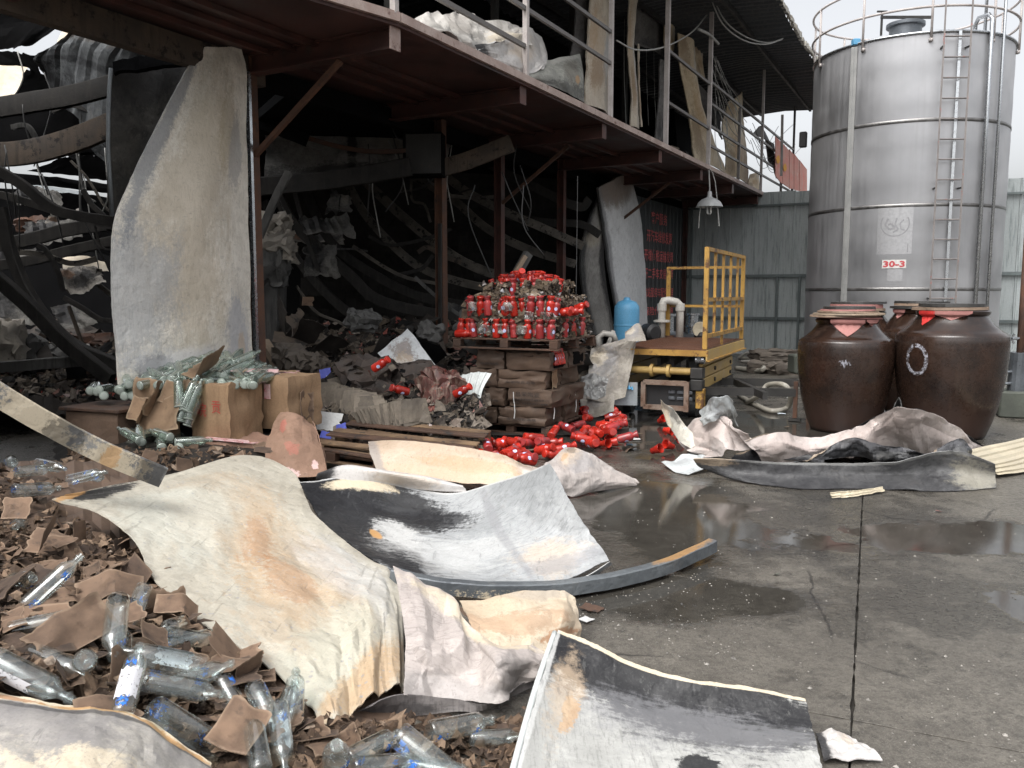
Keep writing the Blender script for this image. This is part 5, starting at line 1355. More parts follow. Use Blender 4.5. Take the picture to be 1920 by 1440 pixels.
# short cream offcut
M['s_off'] = sheet_mat('cream_offcut_sheet', (.55, .47, .36), (.46, .37, .27), [(RUSTD, .3, .5, .5, .2, 1.2, .5, .35), (RUSTD, .8, .75, .2, .12, 1.2, .5, .7), ((.3, .27, .24), .6, .05, .3, .1, .9, .8, .5)], .55)
tag(sheet('offcut_sheet', M['s_off'], [gz([(862, 1130, .2), (930, 1122, .22), (1000, 1112, .22), (1050, 1108, .2), (1078, 1122, .17)]), gz([(880, 1165, .2), (940, 1170, .19), (1000, 1165, .19), (1055, 1160, .17), (1086, 1160, .12)]), gz([(905, 1222, .12), (950, 1228, .12), (1000, 1232, .1), (1040, 1228, .07), (1086, 1200, .04)])], nu=60, nv=44, amp=.02, size=.2, soft=.008, seed=11, jag=.004, sharp=12), 'short cream offcut sheet between the folded sheet and the bent channel', 'metal sheet')
sheet('offcut_sheet', M['s_pink'], [gz([(985, 1215, .14), (1000, 1205, .12), (1040, 1225, .1)]), gz([(960, 1290, .05), (1000, 1270, .05), (1035, 1238, .03)])], pk, nu=20, nv=16, amp=.02, size=.1, seed=13)
# trough shaped scorched sheet
M['s_trough'] = sheet_mat('scorched_white_sheet', (.37, .38, .385), (.27, .28, .285), [
    (BLK, .14, .45, .24, .75, .7, .45, .97, .35, .25), (BLK, .38, .27, .2, .26, 1.0, .5, .92, .35, .22), (BLK, .5, .35, .14, .12, 1.0, .6, .85, .35, .25), (BLK, .03, .1, .2, .3, .5, .4, .95), (WHT, .3, .55, .1, .14, .9, .5, .8, .35, .3), (WHT, .45, .7, .3, .2, 1.1, .8, .5, .3, .25), (CRM, .25, .07, .14, .07, .8, .6, .9), (RUST, .2, .58, .025, .05, .6, .5, .95),
    (TAN, .82, .85, .14, .14, 1.1, .9, .45), (GRY, .7, .5, .02, .6, .5, .7, .45), (GRY, .86, .9, .2, .06, 1.0, .7, .6), (WHT, .5, .0, .6, .018, .4, .5, .8)], .42, grain=(1, 7, 1))
T = gz([(562, 905, .36), (640, 894, .36), (740, 907, .28), (850, 920, .27), (950, 898, .42), (1028, 868, .58)])
Mm = gz([(612, 985, .2), (690, 985, .14), (780, 1000, .1), (880, 1002, .13), (985, 975, .25), (1078, 955, .38)])
B = gz([(738, 1080, .1), (800, 1094, .07), (880, 1100, .06), (960, 1097, .06), (1050, 1086, .08), (1142, 1050, .14)])
tr = tag(sheet('trough_sheet', M['s_trough'], [T, Mm, B], nu=70, nv=48, amp=.012, size=.28, soft=.03, jag=.006, seed=17, sharp=22, thick=.006), 'soot streaked white sheet bent into a trough behind the channel', 'metal sheet')
M['s_white'] = sheet_mat('white_rolled_sheet', (.52, .5, .485), (.44, .42, .4), [(BLK, .02, .5, .16, 1.0, .5, .7, .95), (TAN, .6, .3, .2, .3, 1, .9, .4)], .5)
sheet('trough_lip', M['s_white'], [gz([(592, 905, .33), (650, 903, .33), (740, 912, .27), (830, 921, .25), (875, 922, .25)]), gz([(596, 888, .4), (648, 874, .42), (730, 886, .38), (810, 899, .33), (868, 910, .29)]), gz([(620, 884, .36), (660, 874, .38), (735, 884, .35), (815, 897, .3), (868, 909, .26)])], tr, nu=40, nv=16, amp=.004, soft=.01, seed=19, thick=.005)
sheet('trough_end_lip', M['s_trough'], [gz([(1060, 1093, .07), (1100, 1078, .09), (1142, 1052, .13)]), gz([(1066, 1100, .04), (1108, 1084, .05), (1147, 1056, .1)])], tr, nu=16, nv=4, amp=.003, soft=.004, seed=21)
# bent channel
M['channel'] = sheet_mat('dark_grey_channel', (.16, .175, .185), (.1, .11, .12), [(RUST, .85, .2, .12, .1, .8, .6, .8), (CRM, .3, .5, .14, .1, 1.6, .2, .85, 0, .3), (CRM, .42, .5, .1, .1, 1.6, .2, .8)], .4, .3)
pts = gz([(735, 1078, .13), (800, 1094, .1), (880, 1104, .075), (970, 1106, .065), (1080, 1099, .06), (1200, 1076, .06), (1270, 1053, .065), (1336, 1022, .08)])
ch = [cr(pts, k / 48) for k in range(49)]
def channel_mb(path, w, h, th=.004):
    mb = MB(); vs = []; fs = []; uv = []
    prof = [(-w, -h), (-w, h * .85), (-w * .8, h), (w * .8, h), (w, h * .85), (w, -h), (w - th, -h), (w - th, h * .8), (w * .75, h - th), (-w * .75, h - th), (-w + th, h * .8), (-w + th, -h)]
    n = len(prof)
    for k, p in enumerate(path):
        d = (path[min(k + 1, len(path) - 1)] - path[max(k - 1, 0)]).normalized(); sd_ = d.cross(Vector((0, 0, 1))).normalized(); u_ = sd_.cross(d)
        for q, (a, b) in enumerate(prof): vs.append(p + sd_ * a + u_ * b + Vector((0, 0, .004 * mnoise.noise(p * 9)))); uv.append((k / len(path), q / n))
    for k in range(len(path) - 1):
        for q in range(n): fs.append((k * n + q, k * n + (q + 1) % n, (k + 1) * n + (q + 1) % n, (k + 1) * n + q))
    fs += [tuple(reversed(range(n))), tuple(range((len(path) - 1) * n, len(path) * n))]
    mb.add(vs, fs); mb.uv = uv; return mb
tag(smooth_by_angle(channel_mb(ch, .032, .036).obj('bent_channel', M['channel']), 30), 'dark bent steel channel with pale paint drips lying on the ground', 'steel channel')
# pink cream sheets behind
M['s_peach'] = sheet_mat('peach_scorched_sheet', (.54, .44, .345), (.46, .355, .265), [(RUST, .5, .6, .3, .2, 1.2, .9, .35), ((.6, .56, .54), .9, .4, .2, .5, .8, .9, .6), (TAN, .3, .9, .5, .2, 1, .9, .5), (GRY, .02, .5, .04, .7, .6, .8, .6)], .5)
tag(sheet('peach_sheet', M['s_peach'], [gz([(690, 826, .3), (760, 828, .32), (860, 838, .34), (940, 852, .32), (985, 872, .24), (1040, 882, .2)]), gz([(693, 846, .26), (765, 852, .25), (860, 862, .25), (945, 872, .24), (990, 886, .18), (1040, 896, .14)]), gz([(706, 882, .13), (780, 895, .1), (865, 905, .1), (945, 912, .1), (1000, 915, .08), (1050, 910, .06)])], nu=70, nv=40, amp=.012, size=.35, soft=.015, jag=.006, seed=23, sharp=14), 'peach coloured burnt sheet lying behind the scorched trough sheet', 'metal sheet')
M['s_peach2'] = sheet_mat('pale_torn_sheet', (.48, .44, .415), (.38, .335, .31), [(TAN, .15, .2, .15, .3, 1, .8, .6), (GRY, .3, .3, .15, .3, 1, .8, .5), (BLK, .12, .08, .08, .1, .8, .6, .5), (RUST, .1, .3, .04, .1, .8, .6, .5)], .5, grain=(5, 1, 1))
tag(sheet('torn_sheet', M['s_peach2'], [gz([(1062, 831, .34), (1090, 845, .3), (1125, 863, .22), (1160, 882, .12), (1198, 906, .02)]), gz([(1036, 858, .3), (1070, 875, .24), (1110, 893, .15), (1150, 903, .08), (1192, 908, .015)]), gz([(1012, 880, .24), (1045, 905, .14), (1066, 929, .02), (1115, 922, .015), (1180, 911, .012)])], nu=70, nv=50, amp=.03, size=.28, soft=.008, jag=.006, seed=29, sharp=12), 'pale torn triangular sheet at the edge of the puddle', 'metal sheet')
# near sheet at the bottom, right of centre
M['s_near'] = sheet_mat('soot_banded_sheet', (.43, .43, .41), (.32, .32, .305), [
    (BLK, .5, .2, .75, .3, .7, .5, .97, 1.57, .25), (BLK, .7, .4, .42, .26, 1.0, .6, .9, 1.57, .22), (BLK, .12, .12, .22, .2, .6, .6, .9), (GRY, .6, .5, .5, .2, 1.1, .9, .5, 1.57, .25), (RUST, .16, .58, .035, .12, 1.3, .5, .6, 1.57, .3), (TAN, .12, .45, .08, .3, 1, .9, .5),
    (BLK, .62, .78, .07, .06, .8, .3, .95), (BLK, .46, .95, .1, .04, 1, .4, .8), (BLK, .57, .3, .03, .025, .5, .3, .9), (CRM, .5, .0, .8, .045, .25, .3, .9), (WHT, .0, .5, .025, .9, .3, .5, .7), (GRY, .2, .9, .05, .05, 1, .4, .8)], .45, grain=(7, 1, 1))
T = gz([(1046, 1184, .27), (1110, 1210, .25), (1190, 1245, .2), (1300, 1272, .17), (1420, 1290, .14), (1510, 1310, .12)])
Mm = gz([(1010, 1290, .2), (1090, 1318, .13), (1180, 1340, .09), (1300, 1362, .06), (1420, 1375, .06), (1530, 1385, .07)])
B = gz([(955, 1490, .06), (1040, 1500, .05), (1160, 1510, .04), (1290, 1515, .035), (1420, 1512, .03), (1555, 1500, .03)])
ns_ = tag(sheet('near_sheet', M['s_near'], [T, Mm, B], nu=80, nv=56, amp=.008, size=.22, soft=.025, jag=.006, seed=31, thick=.006), 'nearest scorched sheet with a black band below its white edge', 'metal sheet')
mb = MB(); mb.tube([cr([a + Vector((-.012, 0, -.006)) for a in (T[0], Mm[0], B[0])], k / 20) for k in range(21)], .012, 8); mb.obj('rolled_edge', M['whitecorr'], ns_, smooth=True)
# scraps beyond its right corner
tag(sheet('small_scrap_sheet', M['s_white'], [gz([(1530, 1372, .03), (1570, 1372, .02), (1605, 1385, .02)]), gz([(1545, 1425, .02), (1600, 1420, .03), (1655, 1425, .015)])], nu=20, nv=14, amp=.012, size=.07, seed=37), 'small pale scrap by the right corner of the nearest sheet', 'metal scrap')
# near left corner sheet
M['s_left'] = sheet_mat('mottled_grey_sheet', (.42, .395, .35), (.22, .21, .2), [((.2, .19, .19), .3, .35, .4, .3, 1.2, .9, .6), (CRM, .4, .85, .35, .25, 1.2, .8, .7), (BLK, .45, .16, .7, .05, .6, .6, .6), (CRM, .5, .0, .9, .12, .35, .35, .95), (RUST, .45, .07, .18, .05, 1.0, .5, .85), (RUST, .8, .08, .2, .06, 1.0, .5, .85), (RUSTD, .15, .06, .12, .04, 1.0, .5, .7)], .55, specks=.4)
T = gz([(-60, 1290, .46), (20, 1308, .46), (110, 1322, .45), (190, 1328, .43), (260, 1350, .4), (330, 1392, .34), (392, 1432, .28)])
Mm = gz([(-60, 1370, .45), (20, 1380, .46), (110, 1390, .45), (190, 1395, .43), (260, 1410, .39), (330, 1440, .33), (400, 1475, .26)])
B = gz([(-60, 1500, .4), (20, 1500, .41), (110, 1500, .41), (190, 1505, .38), (260, 1510, .34), (330, 1520, .28), (405, 1530, .22)])
tag(sheet('corner_sheet', M['s_left'], [T, Mm, B], nu=60, nv=40, amp=.012, size=.15, soft=.03, jag=.008, seed=41, thick=.008), 'mottled grey sheet with rusty white rim in the near left corner', 'metal sheet')
tag(sheet('white_scrap', M['s_white'], [gz([(-40, 1212, .48), (0, 1218, .47), (38, 1220, .46)]), gz([(-40, 1232, .46), (0, 1236, .46), (36, 1234, .45)])], nu=16, nv=8, amp=.01, size=.06, seed=43), 'small white scrap at the left edge above the corner sheet', 'metal scrap')

# ---------------------------------------------------------------- left box beam
M['s_beam'] = sheet_mat('peeling_beam', (.3, .3, .29), (.16, .16, .16), [(CRM, .3, .3, .2, .4, 1.3, .4, .8), (CRM, .7, .6, .2, .4, 1.3, .4, .8), (BLK, .55, .9, .8, .2, .6, .6, .8), (BLK, .9, .5, .08, .7, .8, .6, .7), (RUST, .68, .5, .05, .3, 1, .4, .7), (BLK, .45, .4, .1, .3, 1.2, .5, .6)], .4, .2)
a, b = G(-60, 705, 1.22), G(302, 893, .63)
pth = [a.lerp(b, k / 30) + Vector((0, 0, -.035 * math.sin(math.pi * k / 30))) for k in range(31)]
tag(smooth_by_angle(channel_mb(pth, .045, .055).obj('fallen_girder', M['s_beam']), 30), 'peeling grey steel beam slanting down onto the cream sheet', 'steel beam')

# ---------------------------------------------------------------- crumpled panel in front of the jars
M['s_crump'] = sheet_mat('pinkish_white_panel', (.5, .45, .425), (.41, .355, .33), [((.42, .34, .31), .3, .5, .3, .4, 1.1, .9, .45), ((.4, .33, .3), .7, .4, .2, .4, 1.1, .9, .5)], .5)
M['s_char'] = sheet_mat('charred_panel_back', (.03, .031, .034), (.02, .02, .022), [((.16, .16, .17), .5, .2, .5, .2, 1.3, .9, .5), ((.2, .2, .2), .7, .6, .2, .3, 1.3, .8, .4), (TAN, .05, .1, .1, .3, 1, .6, .5)], .45)
M['s_lip'] = sheet_mat('grey_charred_lip', (.13, .13, .132), (.045, .045, .048), [((.3, .3, .29), .5, .04, .6, .05, .9, .7, .6), (BLK, .4, .8, .5, .4, .8, .9, .6), (TAN, .05, .1, .08, .3, 1, .6, .6), ((.35, .33, .27), .9, .6, .12, .5, 1, .8, .6)], .5, grain=(1, 5, 1))
cp = thing('crumpled_wall_sheet', 'crumpled wall panel, white outside and charred inside, before the jars', 'wall panel', G(1560, 900))
def part(name, mt, rows, **kw): return sheet(name, M[mt], [gz(r_) for r_ in rows], cp, **kw)
part('outer_skin', 's_crump', [[(1398, 826, .34), (1460, 810, .38), (1530, 820, .3), (1600, 802, .4), (1645, 780, .54), (1690, 764, .64), (1740, 772, .58), (1790, 800, .4), (1848, 838, .14)],
                               [(1420, 850, .22), (1475, 838, .26), (1540, 842, .22), (1600, 828, .3), (1645, 806, .42), (1690, 800, .46), (1740, 808, .4), (1790, 830, .26), (1845, 850, .07)],
                               [(1430, 868, .1), (1480, 868, .1), (1545, 860, .12), (1600, 855, .16), (1650, 850, .18), (1700, 850, .18), (1745, 855, .14), (1790, 862, .08), (1840, 862, .02)]], nu=90, nv=50, amp=.045, size=.3, soft=.01, sharp=12, seed=47, jag=.006)
part('outer_skin_back', 's_char', [[(1398, 827, .33), (1460, 811, .37), (1530, 821, .29), (1600, 803, .39), (1645, 781, .53), (1690, 765, .63), (1740, 773, .57), (1790, 801, .39), (1848, 839, .13)],
                                   [(1410, 840, .02), (1470, 838, .02), (1540, 842, .02), (1600, 838, .02), (1645, 832, .02), (1690, 830, .02), (1740, 836, .02), (1790, 842, .02), (1845, 850, .02)]], nu=50, nv=14, amp=.02, size=.2, seed=48)
part('upright_fold', 's_crump', [[(1268, 812, .2), (1300, 790, .34), (1340, 770, .5), (1372, 792, .46), (1395, 820, .36)], [(1280, 838, .14), (1320, 815, .3), (1352, 790, .46), (1385, 815, .36), (1420, 840, .24)], [(1320, 858, .12), (1350, 850, .2), (1385, 842, .24), (1430, 850, .18), (1470, 862, .12)]], nu=70, nv=50, amp=.05, size=.26, soft=.01, seed=53, sharp=12)
M['s_crest'] = sheet_mat('bluish_white_panel', (.5, .525, .53), (.4, .425, .43), [(GRY, .3, .5, .2, .4, 1, .9, .4)], .45)
part('white_crest', 's_crest', [[(1315, 770, .5), (1330, 748, .66), (1352, 745, .68), (1372, 748, .66), (1381, 770, .52)], [(1322, 800, .38), (1338, 788, .46), (1355, 785, .46), (1372, 790, .42), (1384, 800, .36)]], nu=30, nv=20, amp=.03, size=.12, seed=59, sharp=14)
M['s_strip'] = sheet_mat('burnt_yellow_strip', (.52, .5, .44), (.36, .34, .29), [(TAN, .1, .5, .2, .6, 1.2, .6, .7), (BLK, .3, .2, .3, .2, 1.2, .6, .6), (CRM, .2, .8, .2, .3, 1.2, .5, .7)], .5)
part('curled_strip', 's_strip', [[(1236, 749, .62), (1262, 768, .5), (1288, 800, .34), (1316, 828, .22)], [(1242, 772, .5), (1258, 800, .36), (1272, 825, .22), (1296, 842, .15)]], nu=30, nv=14, amp=.02, size=.14, seed=61)
part('low_flap', 's_crest', [[(1280, 850, .12), (1310, 852, .13), (1345, 860, .13)], [(1262, 862, .07), (1290, 868, .07), (1335, 872, .07)], [(1240, 868, .04), (1262, 882, .02), (1290, 890, .012)]], nu=24, nv=18, amp=.012, size=.1, seed=67, sharp=16)
part('front_lip', 's_lip', [[(1300, 860, .19), (1380, 863, .19), (1480, 867, .19), (1580, 868, .19), (1680, 864, .22), (1750, 852, .28), (1800, 848, .3), (1866, 872, .2)],
                            [(1310, 872, .12), (1390, 884, .09), (1490, 893, .08), (1590, 893, .08), (1685, 888, .1), (1755, 882, .13), (1810, 886, .12), (1868, 892, .1)],
                            [(1345, 890, .03), (1410, 906, .012), (1500, 916, .01), (1600, 916, .01), (1690, 918, .012), (1760, 920, .015), (1820, 918, .015), (1869, 914, .015)]], nu=100, nv=34, amp=.022, size=.35, soft=.01, seed=71, jag=.004, thick=.008, sharp=18)
part('inner_char', 's_char', [[(1520, 858, .2), (1560, 835, .3), (1600, 820, .38), (1650, 832, .34), (1700, 840, .3), (1750, 856, .24)], [(1480, 868, .14), (1545, 862, .18), (1600, 858, .2), (1650, 860, .2), (1700, 862, .2), (1745, 866, .18)]], nu=44, nv=22, amp=.035, size=.14, seed=73, sharp=14)
part('inner_char', 's_char', [[(1380, 850, .16), (1440, 832, .24), (1500, 840, .2), (1545, 858, .14)], [(1370, 862, .12), (1440, 864, .12), (1500, 866, .12), (1545, 868, .12)]], nu=24, nv=14, amp=.02, size=.15, seed=79)
part('inner_char', 's_char', [[(1745, 850, .24), (1770, 835, .3), (1800, 822, .34), (1818, 835, .26)], [(1740, 862, .2), (1770, 862, .2), (1800, 862, .18), (1825, 862, .14)]], nu=20, nv=14, amp=.02, size=.1, seed=83)
tag(sheet('corrugated_offcut', M['creamcorr'], [gz([(1560, 934, .012), (1600, 930, .02), (1660, 918, .03)]), gz([(1555, 924, .05), (1600, 920, .05), (1655, 912, .04)])], nu=20, nv=10, amp=.006, size=.05, seed=89, ribs=(.04, .008, 1)), 'torn cream corrugated offcut poking out under the charred lip', 'metal scrap')
tag(sheet('corrugated_sheet', M['creamcorr'], [gz([(1786, 850, .22), (1850, 836, .18), (1930, 818, .14), (2000, 800, .1)]), gz([(1840, 872, .12), (1890, 862, .1), (1940, 848, .07), (2010, 830, .05)]), gz([(1872, 890, .04), (1910, 886, .03), (1950, 880, .02), (2020, 870, .012)])], nu=40, nv=40, amp=.002, soft=.004, seed=97, ribs=(.13, .014, 1), thick=.003), 'cream corrugated roofing sheet reaching in from the right edge', 'corrugated sheet')
tag(sheet('grey_shard', M['s_lip'], [gz([(1672, 775, .3), (1685, 745, .5), (1692, 770, .36)]), gz([(1665, 800, .1), (1680, 800, .1), (1700, 800, .1)])], nu=10, nv=8, amp=.01, size=.1, seed=101), 'grey shard standing between the two front jars', 'metal scrap')

# ---------------------------------------------------------------- white corrugated sheet leaning by the carton stack
tag(sheet('leaning_corrugated_sheet', M['whitecorr'], [yy([(862, 705, 9.05), (848, 735, 8.95), (838, 770, 8.85), (831, 800, 8.75)]), yy([(893, 698, 9.0), (884, 730, 8.9), (874, 775, 8.8), (868, 815, 8.65)]), yy([(922, 700, 8.95), (903, 735, 8.85), (897, 785, 8.7), (883, 828, 8.6)])], nu=40, nv=48, amp=.008, size=.2, soft=.015, seed=103, ribs=(.085, .012, 1), thick=.003), 'white corrugated sheet bent upright against the carton stack', 'corrugated sheet')
# sheets right of the stack, before the lift
M['s_grime'] = sheet_mat('grimy_cream_panel', (.36, .33, .28), (.2, .18, .16), [(GRY, .3, .4, .3, .4, 1.2, .9, .6), (BLK, .1, .1, .2, .3, 1, .8, .5), (CRM, .2, .3, .2, .2, 1, .8, .5)], .5)
tag(sheet('slumped_wall_sheet', M['s_grime'], [yy([(1108, 652, 10.9), (1150, 642, 10.9), (1192, 628, 10.9)]), yy([(1104, 690, 10.8), (1150, 680, 10.8), (1192, 650, 10.8)]), yy([(1100, 748, 10.6), (1135, 752, 10.6), (1172, 745, 10.6)])], nu=30, nv=36, amp=.03, size=.22, seed=107), 'grimy cream panel slumped between the pallet load and the lift', 'wall panel')
tag(sheet('foil_sheet', M['dullsteel'], [yy([(1088, 708, 10.3), (1115, 700, 10.4), (1140, 712, 10.4)]), yy([(1090, 738, 10.2), (1115, 748, 10.2), (1135, 742, 10.2)])], nu=24, nv=20, amp=.03, size=.08, seed=109, sharp=14), 'crinkled bright foil sheet right of the carton stack', 'foil')
tag(sheet('grey_offcut', M['s_grime'], [yy([(1172, 622, 10.7), (1196, 606, 10.7), (1206, 622, 10.7)]), yy([(1172, 640, 10.6), (1196, 640, 10.6), (1212, 638, 10.6)])], nu=16, nv=14, amp=.012, size=.1, seed=113), 'small bent grey offcut standing on the lift platform corner', 'metal scrap')
tag(sheet('pale_sheet', M['s_grime'], [yy([(1085, 700, 10.9), (1115, 695, 10.9), (1160, 690, 10.9)]), yy([(1090, 780, 10.5), (1120, 782, 10.5), (1150, 770, 10.5)])], nu=20, nv=18, amp=.02, size=.15, seed=115), 'low pale panel behind the foil beside the stack', 'wall panel')
tag(MB().prism([Y(1062, 560, 10.6), Y(1090, 553, 10.6), Y(1098, 582, 10.6), Y(1070, 587, 10.6)], .012, (0, 1, 0)).obj('hanging_placard', M['sack']), 'small pale placard hanging on a wire beside the red load', 'placard')
tag(MB().tube([Y(1080, 555, 10.6), Y(1081, 500, 10.65), Y(1082, 420, 10.7), Y(1083, 330, 10.75)], .004, 4).obj('placard_wire', M['darkwire']), 'thin dark wire running up from the small placard', 'wire')

# ---------------------------------------------------------------- panels hanging on the ground floor front
M['s_hang'] = sheet_mat('hanging_cream_panel', (.78, .74, .66), (.66, .62, .54), [
    ((.45, .37, .26), .5, .45, .45, .35, 1.0, .9, .5), ((.3, .33, .37), .75, .1, .2, .3, .9, .8, .55), ((.2, .22, .25), .3, .06, .35, .08, .9, .7, .7), (BLK, .95, .22, .06, .14, .9, .6, .9), ((.4, .33, .22), .3, .7, .12, .14, 1.2, .7, .5), ((.36, .35, .34), .35, .82, .1, .1, 1.1, .7, .7), ((.35, .37, .42), .85, .85, .14, .12, 1.1, .8, .6), ((.6, .6, .62), .93, .5, .06, .5, .6, .8, .6), (TAN, .88, .88, .06, .04, .8, .5, .6)], .5, grain=(8, 8, .6))
L_ = fx([(372, 90), (345, 140), (292, 240), (245, 340), (215, 420), (212, 540), (220, 640), (226, 730)], .02)
R_2 = fx([(452, 86), (462, 140), (463, 240), (464, 340), (466, 420), (470, 540), (474, 640), (478, 730)], .1)
Md = [l.lerp(r_, .5) + FN * d for l, r_, d in zip(L_, R_2, (.02, .05, .12, .16, .16, .14, .12, .1))]
tag(sheet('hanging_wall_sheet', M['s_hang'], [L_, Md, R_2], nu=70, nv=40, amp=.008, size=.35, soft=.03, seed=127, jag=.004, thick=.05, grad=lambda u, v: 1), 'tall cream wall panel hanging beside the left post', 'wall panel')
M['s_hang2'] = sheet_mat('dark_olive_panel', (.09, .085, .075), (.05, .048, .045), [(BLK, .1, .3, .2, .6, .8, .9, .6)], .6)
hp = tag(sheet('curled_wall_sheet', M['s_hang2'], [yy([(209, 128, 9.6), (206, 200, 9.6), (204, 280, 9.6), (208, 350, 9.6), (212, 405, 9.6)]), yy([(300, 116, 10.1), (290, 200, 10.1), (280, 280, 10.1), (270, 350, 10.1), (262, 405, 10.1)]), yy([(395, 95, 9.9), (370, 180, 9.9), (330, 280, 9.9), (290, 360, 9.9), (270, 410, 9.9)])], nu=40, nv=30, amp=.01, size=.3, soft=.02, seed=131, thick=.04), 'dark curled wall panel behind the tall cream panel', 'wall panel')
MB().tube(yy([(208, 128, 9.58), (205, 165, 9.58), (203, 220, 9.58), (203, 280, 9.58), (206, 330, 9.58), (211, 405, 9.58)]), .022, 6).obj('pale_edge', M['greybox'], hp, smooth=True)
sheet('charred_top', M['soot'], [yy([(211, 116, 9.5), (290, 100, 9.6), (370, 88, 9.6)]), yy([(212, 136, 9.45), (290, 124, 9.5), (350, 120, 9.5)])], hp, nu=16, nv=8, amp=.03, size=.15, seed=133, thick=.05)
# second panel near the lettering
M['s_hang3'] = sheet_mat('grey_hanging_panel', (.74, .75, .76), (.64, .65, .66), [((.2, .17, .15), .02, .35, .14, .8, .5, .7, .85), ((.3, .24, .2), .05, .6, .1, .6, .6, .9, .7), (GRY, .5, .02, .6, .1, .6, .8, .8), (BLK, .5, .0, .5, .04, .6, .6, .7)], .45)
tag(sheet('hanging_wall_sheet', M['s_hang3'], [fx([(1118, 352), (1128, 420), (1138, 500), (1152, 580), (1168, 650)], .1), fx([(1150, 335), (1168, 420), (1176, 500), (1184, 580), (1192, 650)], .22), fx([(1176, 322), (1196, 400), (1204, 480), (1208, 560), (1211, 640)], .12)], nu=44, nv=30, amp=.012, size=.25, soft=.02, seed=137, thick=.05), 'light grey wall panel hanging bent beside the red lettering', 'wall panel')
M['s_hang4'] = sheet_mat('soot_shaded_panel', (.32, .31, .29), (.2, .19, .18), [(BLK, .5, 1.0, .8, .25, .6, .9, .9), (BLK, .5, .0, .8, .2, .6, .9, .9), (CRM, .35, .4, .08, .4, .9, .9, .4)], .5)
tag(sheet('hanging_wall_sheet', M['s_hang4'], [fx([(1126, 350), (1100, 420), (1086, 480), (1092, 560), (1112, 628)], .02), fx([(1134, 345), (1118, 420), (1108, 490), (1120, 570), (1132, 625)], .0), fx([(1142, 345), (1132, 420), (1130, 490), (1140, 570), (1150, 620)], .04)], nu=44, nv=20, amp=.008, size=.3, soft=.02, seed=139, thick=.04), 'soot shaded wall panel curling away at left of the light grey one', 'wall panel')

# ================================================================ carton pile with glass bottles, near left
def zpile(px, py):
    a = max(0.0, 1 - px / 900.0)
    z = .47 * a ** .9 + .02
    if py > 1250: z -= (py - 1250) / 190 * .1 * a
    if py < 960: z += .02
    return max(.02, z)
def zp(px, py): return G(px, py, zpile(px, py))
def inside(px, py):
    if px < 400 and py > 1284 + max(0, px - 150) * .28 + (max(0, px - 250) * .35): return False
    if px < 115 and py < 950: return py > 872
    if px < 250: return py > 950 + (px - 100) * .5
    if px < 300: return py > 1050
    if px < 600: return py > 1100 + (px - 290) * .86
    return py > 1385
# soaked base of the pile
nu, nv = 96, 50; vs = []; fs = []
for j in range(nv + 1):
    for i in range(nu + 1):
        px = lerp(-620, 1000, i / nu); py = lerp(866, 1520, (j / nv) ** .9)
        z = (zpile(px, py) if px > -120 else zpile(-120, py) * max(0, 1 - (-120 - px) / 420)) - .07
        cut = max(0, (px - (250 + (py - 900) * 1.35)) / 120)
        z -= .3 * cut
        if px < 420 and py > 1280: z -= .1
        p = G(px, py, max(-.03, z)); p.z += .05 * mnoise.noise(Vector((p.x * 7, p.y * 7, 1))) + .03 * mnoise.noise(Vector((p.x * 19, p.y * 19, 3)))
        p.z = max(p.z, -.028); vs.append(p)
for j in range(nv):
    for i in range(nu): fs.append((j * (nu + 1) + i, (j + 1) * (nu + 1) + i, (j + 1) * (nu + 1) + i + 1, j * (nu + 1) + i + 1))
mb = MB(); mb.add(vs, fs); o = mb.obj('pulp_heap', M['card_wet']); tag(o, 'soaked cardboard pulp under the bottle pile, near left', 'debris', kind='stuff')
# clear bottles
def clear_bottle(square=False):
    prof = [(.0, .004), (.03, 0), (.036, .006), (.037, .02), (.037, .19), (.035, .205), (.024, .222), (.0145, .232), (.0135, .255), (.0165, .257), (.0165, .263), (.0135, .266), (.0135, .276), (.0115, .277), (.0115, .24), (.022, .222), (.033, .2), (.0345, .185), (.0345, .03), (.03, .02), (0, .018)]
    mb = MB(); mb.lathe(prof, 18); mb.smooth = True; return mb
_me = clear_bottle().mesh('clear_bottle_body', M['glass']); _me.set_sharp_from_angle(angle=R(50))
_mg = clear_bottle().mesh('green_bottle_body', M['glassgreen']); _mg.set_sharp_from_angle(angle=R(50))
def patch(th0, th1, z0, z1, mat, n=6, ragged=.006):
    mb = MB(); vs = []; fs = []
    for i in range(n + 1):
        th = lerp(th0, th1, i / n); e = ragged * math.sin(i * 2.7); e2 = ragged * math.cos(i * 3.1)
        vs += [Vector((.0376 * math.cos(th), .0376 * math.sin(th), z0 + e)), Vector((.0376 * math.cos(th), .0376 * math.sin(th), z1 + e2))]
    for i in range(n): fs.append((i * 2, i * 2 + 2, i * 2 + 3, i * 2 + 1))
    mb.add(vs, fs); mb.smooth = True; return mb.mesh('bottle_print', mat)
PR = [patch(-2.1, -1.2, .165, .19, M['blueprint']), patch(-2.1, -1.1, .015, .05, M['blueprint']), patch(-2.6, -.5, .05, .16, M['bottlelabel'])]
neckm = MB(); neckm.lathe([(.0172, .2565), (.0185, .258), (.0185, .262), (.0172, .2635)], 16); NECK = neckm.mesh('neck_ring', M['glass'])
from mathutils import Quaternion
bsm = MB(); bsm.lathe([(.0, -.001), (.024, -.0012), (.0355, .004), (.0365, .009)], 18); bsm.smooth = True
M['basegl'] = flat('pale_bottle_base', (.34, .38, .34), .12)
BASE = bsm.mesh('bottle_base', M['basegl'])
